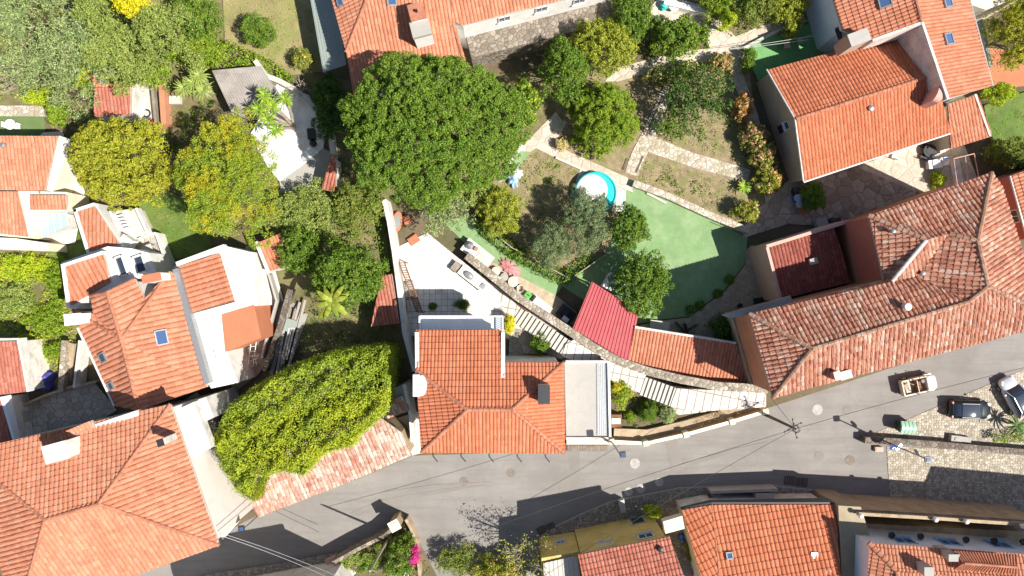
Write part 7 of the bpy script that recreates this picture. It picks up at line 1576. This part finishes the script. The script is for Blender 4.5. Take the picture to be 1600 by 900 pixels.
# ------------------------------------------------------------------ cars
def ring(w, z0, z1, x, n=16, p=3.2):
    out = []
    for j in range(n):
        a = 2 * math.pi * (j + .5) / n; ca, sa = math.cos(a), math.sin(a)
        out.append((x, w * math.copysign(abs(ca) ** (2 / p), ca), (z0 + z1) / 2 + (z1 - z0) / 2 * math.copysign(abs(sa) ** (2 / p), sa)))
    return out
def loft(mb, st, n=16, p=3.2):
    vs = []
    for x, w, z0, z1 in st: vs += ring(w, z0, z1, x, n, p)
    k = len(st); fs = [[i * n + j, (i + 1) * n + j, (i + 1) * n + (j + 1) % n, i * n + (j + 1) % n] for i in range(k - 1) for j in range(n)]
    fs += [list(range(n)), list(range((k - 1) * n, k * n))[::-1]]
    return mb.add(vs, fs)
def car(name, label, x, y, rot, L, Wd, Ht, paint, roofm, group=None, z=0.03):
    r = thing(name, (0, 0, 0), label, 'car', group); a = L / 2; w = Wd / 2
    body = [(-a, w * .72, .35, .72), (-a * .975, w * .88, .25, .92), (-a * .9, w * .96, .22, 1.0), (-a * .6, w, .2, 1.0), (a * .0, w, .2, .98), (a * .42, w * .99, .2, .95), (a * .72, w * .95, .22, .86), (a * .92, w * .82, .26, .74), (a, w * .6, .34, .62)]
    link('body', loft(MB(), body), M[paint], r, smooth=True)
    cab = [(-a * .93, w * .70, .85, .98), (-a * .82, w * .80, .85, 1.2), (-a * .62, w * .80, .85, Ht - .06), (-a * .35, w * .79, .85, Ht), (a * .05, w * .79, .85, Ht), (a * .2, w * .79, .85, Ht - .07), (a * .5, w * .84, .8, .96)]
    link('glasshouse', loft(MB(), cab, 16, 4), M['glass'], r, smooth=True)
    rp = MB(); xs = [-a * .62, -a * .45, -a * .1, a * .08, a * .17]; zs = [Ht - .035, Ht + .005, Ht + .012, Ht, Ht - .03]; vs = []
    for x_, z_ in zip(xs, zs): vs += [(x_, -w * .62, z_ - .02), (x_, -w * .3, z_ + .012), (x_, w * .3, z_ + .012), (x_, w * .62, z_ - .02)]
    k = len(xs); rp.add(vs + [(v[0], v[1], v[2] - .04) for v in vs], [[i * 4 + j, (i + 1) * 4 + j, (i + 1) * 4 + j + 1, i * 4 + j + 1] for i in range(k - 1) for j in range(3)]); link('roof_panel', rp, M[roofm], r, smooth=True)
    for s_ in (-1, 1):
        link('pillar', MB().tube([(a * .5, s_ * w * .84, .95), (a * .18, s_ * w * .72, Ht - .02), (-a * .62, s_ * w * .72, Ht - .03), (-a * .9, s_ * w * .74, 1.0)], .045, 6), M[paint], r)
        link('mirror', MB().lathe((a * .36, s_ * (w + .1), .92), [(.06, 0), (.1, .06), (.05, .14)], 10, 0, .8, 1.3), M[paint], r)
        link('headlight', MB().lathe((a * .86, s_ * w * .62, .68), [(.12, 0), (.16, .06), (.08, .13)], 10, 0, 1.4, 1, s_ * -.4), M['lens'], r)
        link('taillight', MB().lathe((-a * .93, s_ * w * .74, .82), [(.1, 0), (.12, .1), (.09, .22)], 10, 0, .9, 1.2), M['lightred'], r)
        for xx in (-a * .62, a * .62):
            wh = link('wheel', MB().tube([(xx, s_ * (w - .2), .31), (xx, s_ * (w + .01), .31)], .31, 20), M['rubber'], r); link('rim', MB().tube([(xx, s_ * (w - .0), .31), (xx, s_ * (w + .02), .31)], .19, 14), M['greymetal'], wh)
    r.location = P(x, y, 0); r.location.z = z; r.rotation_euler = (0, 0, rot); return r
car('parked_car', 'black parked hatchback with glossy roof and red tail lights', 1508, 638, -.03, 3.9, 1.75, 1.48, 'blackpaint', 'glass', 'parked cars')
car('parked_car', 'silver parked car with dark glass cut by the right edge', 1578, 618, math.radians(118), 3.9, 1.72, 1.5, 'silver', 'glass', 'parked cars')
def jeep():
    r = thing('open_jeep', (0, 0, 0), 'beige open topped jeep with bare seats driving up the street', 'jeep')
    fl = MB(); fl.box((0, 0, .35), (3.1, 1.4, .12)); link('floor', fl, M['beigestone'], r)
    for s_ in (-1, 1): link('side', MB().box((-.35, s_ * .68, .4), (2.3, .12, .55)), M['beigepaint'], r)
    link('tailgate', MB().box((-1.5, 0, .4), (.12, 1.4, .55)), M['beigepaint'], r)
    b = MB(); loft(b, [(.72, .7, .4, 1.0), (.9, .72, .35, 1.06), (1.4, .68, .35, 1.02), (1.62, .55, .38, .9)], 16, 4); link('bonnet', b, M['whiteplastic'], r, smooth=True)
    for sy in (-.33, .33):
        s_ = link('seat', MB().box((.05, sy, .47), (.5, .5, .2)).box((-.22, sy, .6), (.12, .5, .5)), M['wood'], r)
    link('rear_bench', MB().box((-.95, 0, .47), (.45, 1.1, .25)), M['greycloth'], r)
    link('windscreen_frame', MB().tube([(.62, -.68, .95), (.5, -.64, 1.45), (.5, .64, 1.45), (.62, .68, .95)], .035, 6), M['beigepaint'], r)
    link('roll_bar', MB().tube([(-.45, -.64, .9), (-.45, -.6, 1.5), (-.45, .6, 1.5), (-.45, .64, .9)], .05, 6), M['beigepaint'], r)
    link('steering_wheel', MB().lathe((.38, .33, .98), [(.2, 0), (.22, .02), (.2, .04), (.17, .02)], 16), M['black'], r)
    link('spare_crate', MB().box((-1.2, .2, .45), (.4, .4, .5), .3), M['beigestone'], r)
    for s_ in (-1, 1):
        for xx in (-.95, 1.0):
            wh = link('wheel', MB().tube([(xx, s_ * .58, .34), (xx, s_ * .8, .34)], .34, 18), M['rubber'], r); link('rim', MB().tube([(xx, s_ * .79, .34), (xx, s_ * .82, .34)], .18, 12), M['beigepaint'], wh)
        link('headlight', MB().lathe((1.55, s_ * .42, .7), [(.08, 0), (.1, .05), (.08, .12)], 10), M['lens'], r)
        link('wing', MB().box((1.0, s_ * .72, .66), (.8, .2, .06)), M['whiteplastic'], r)
    r.location = P(1427, 600, 0); r.location.z = .03; r.rotation_euler = (0, 0, .22)
jeep()
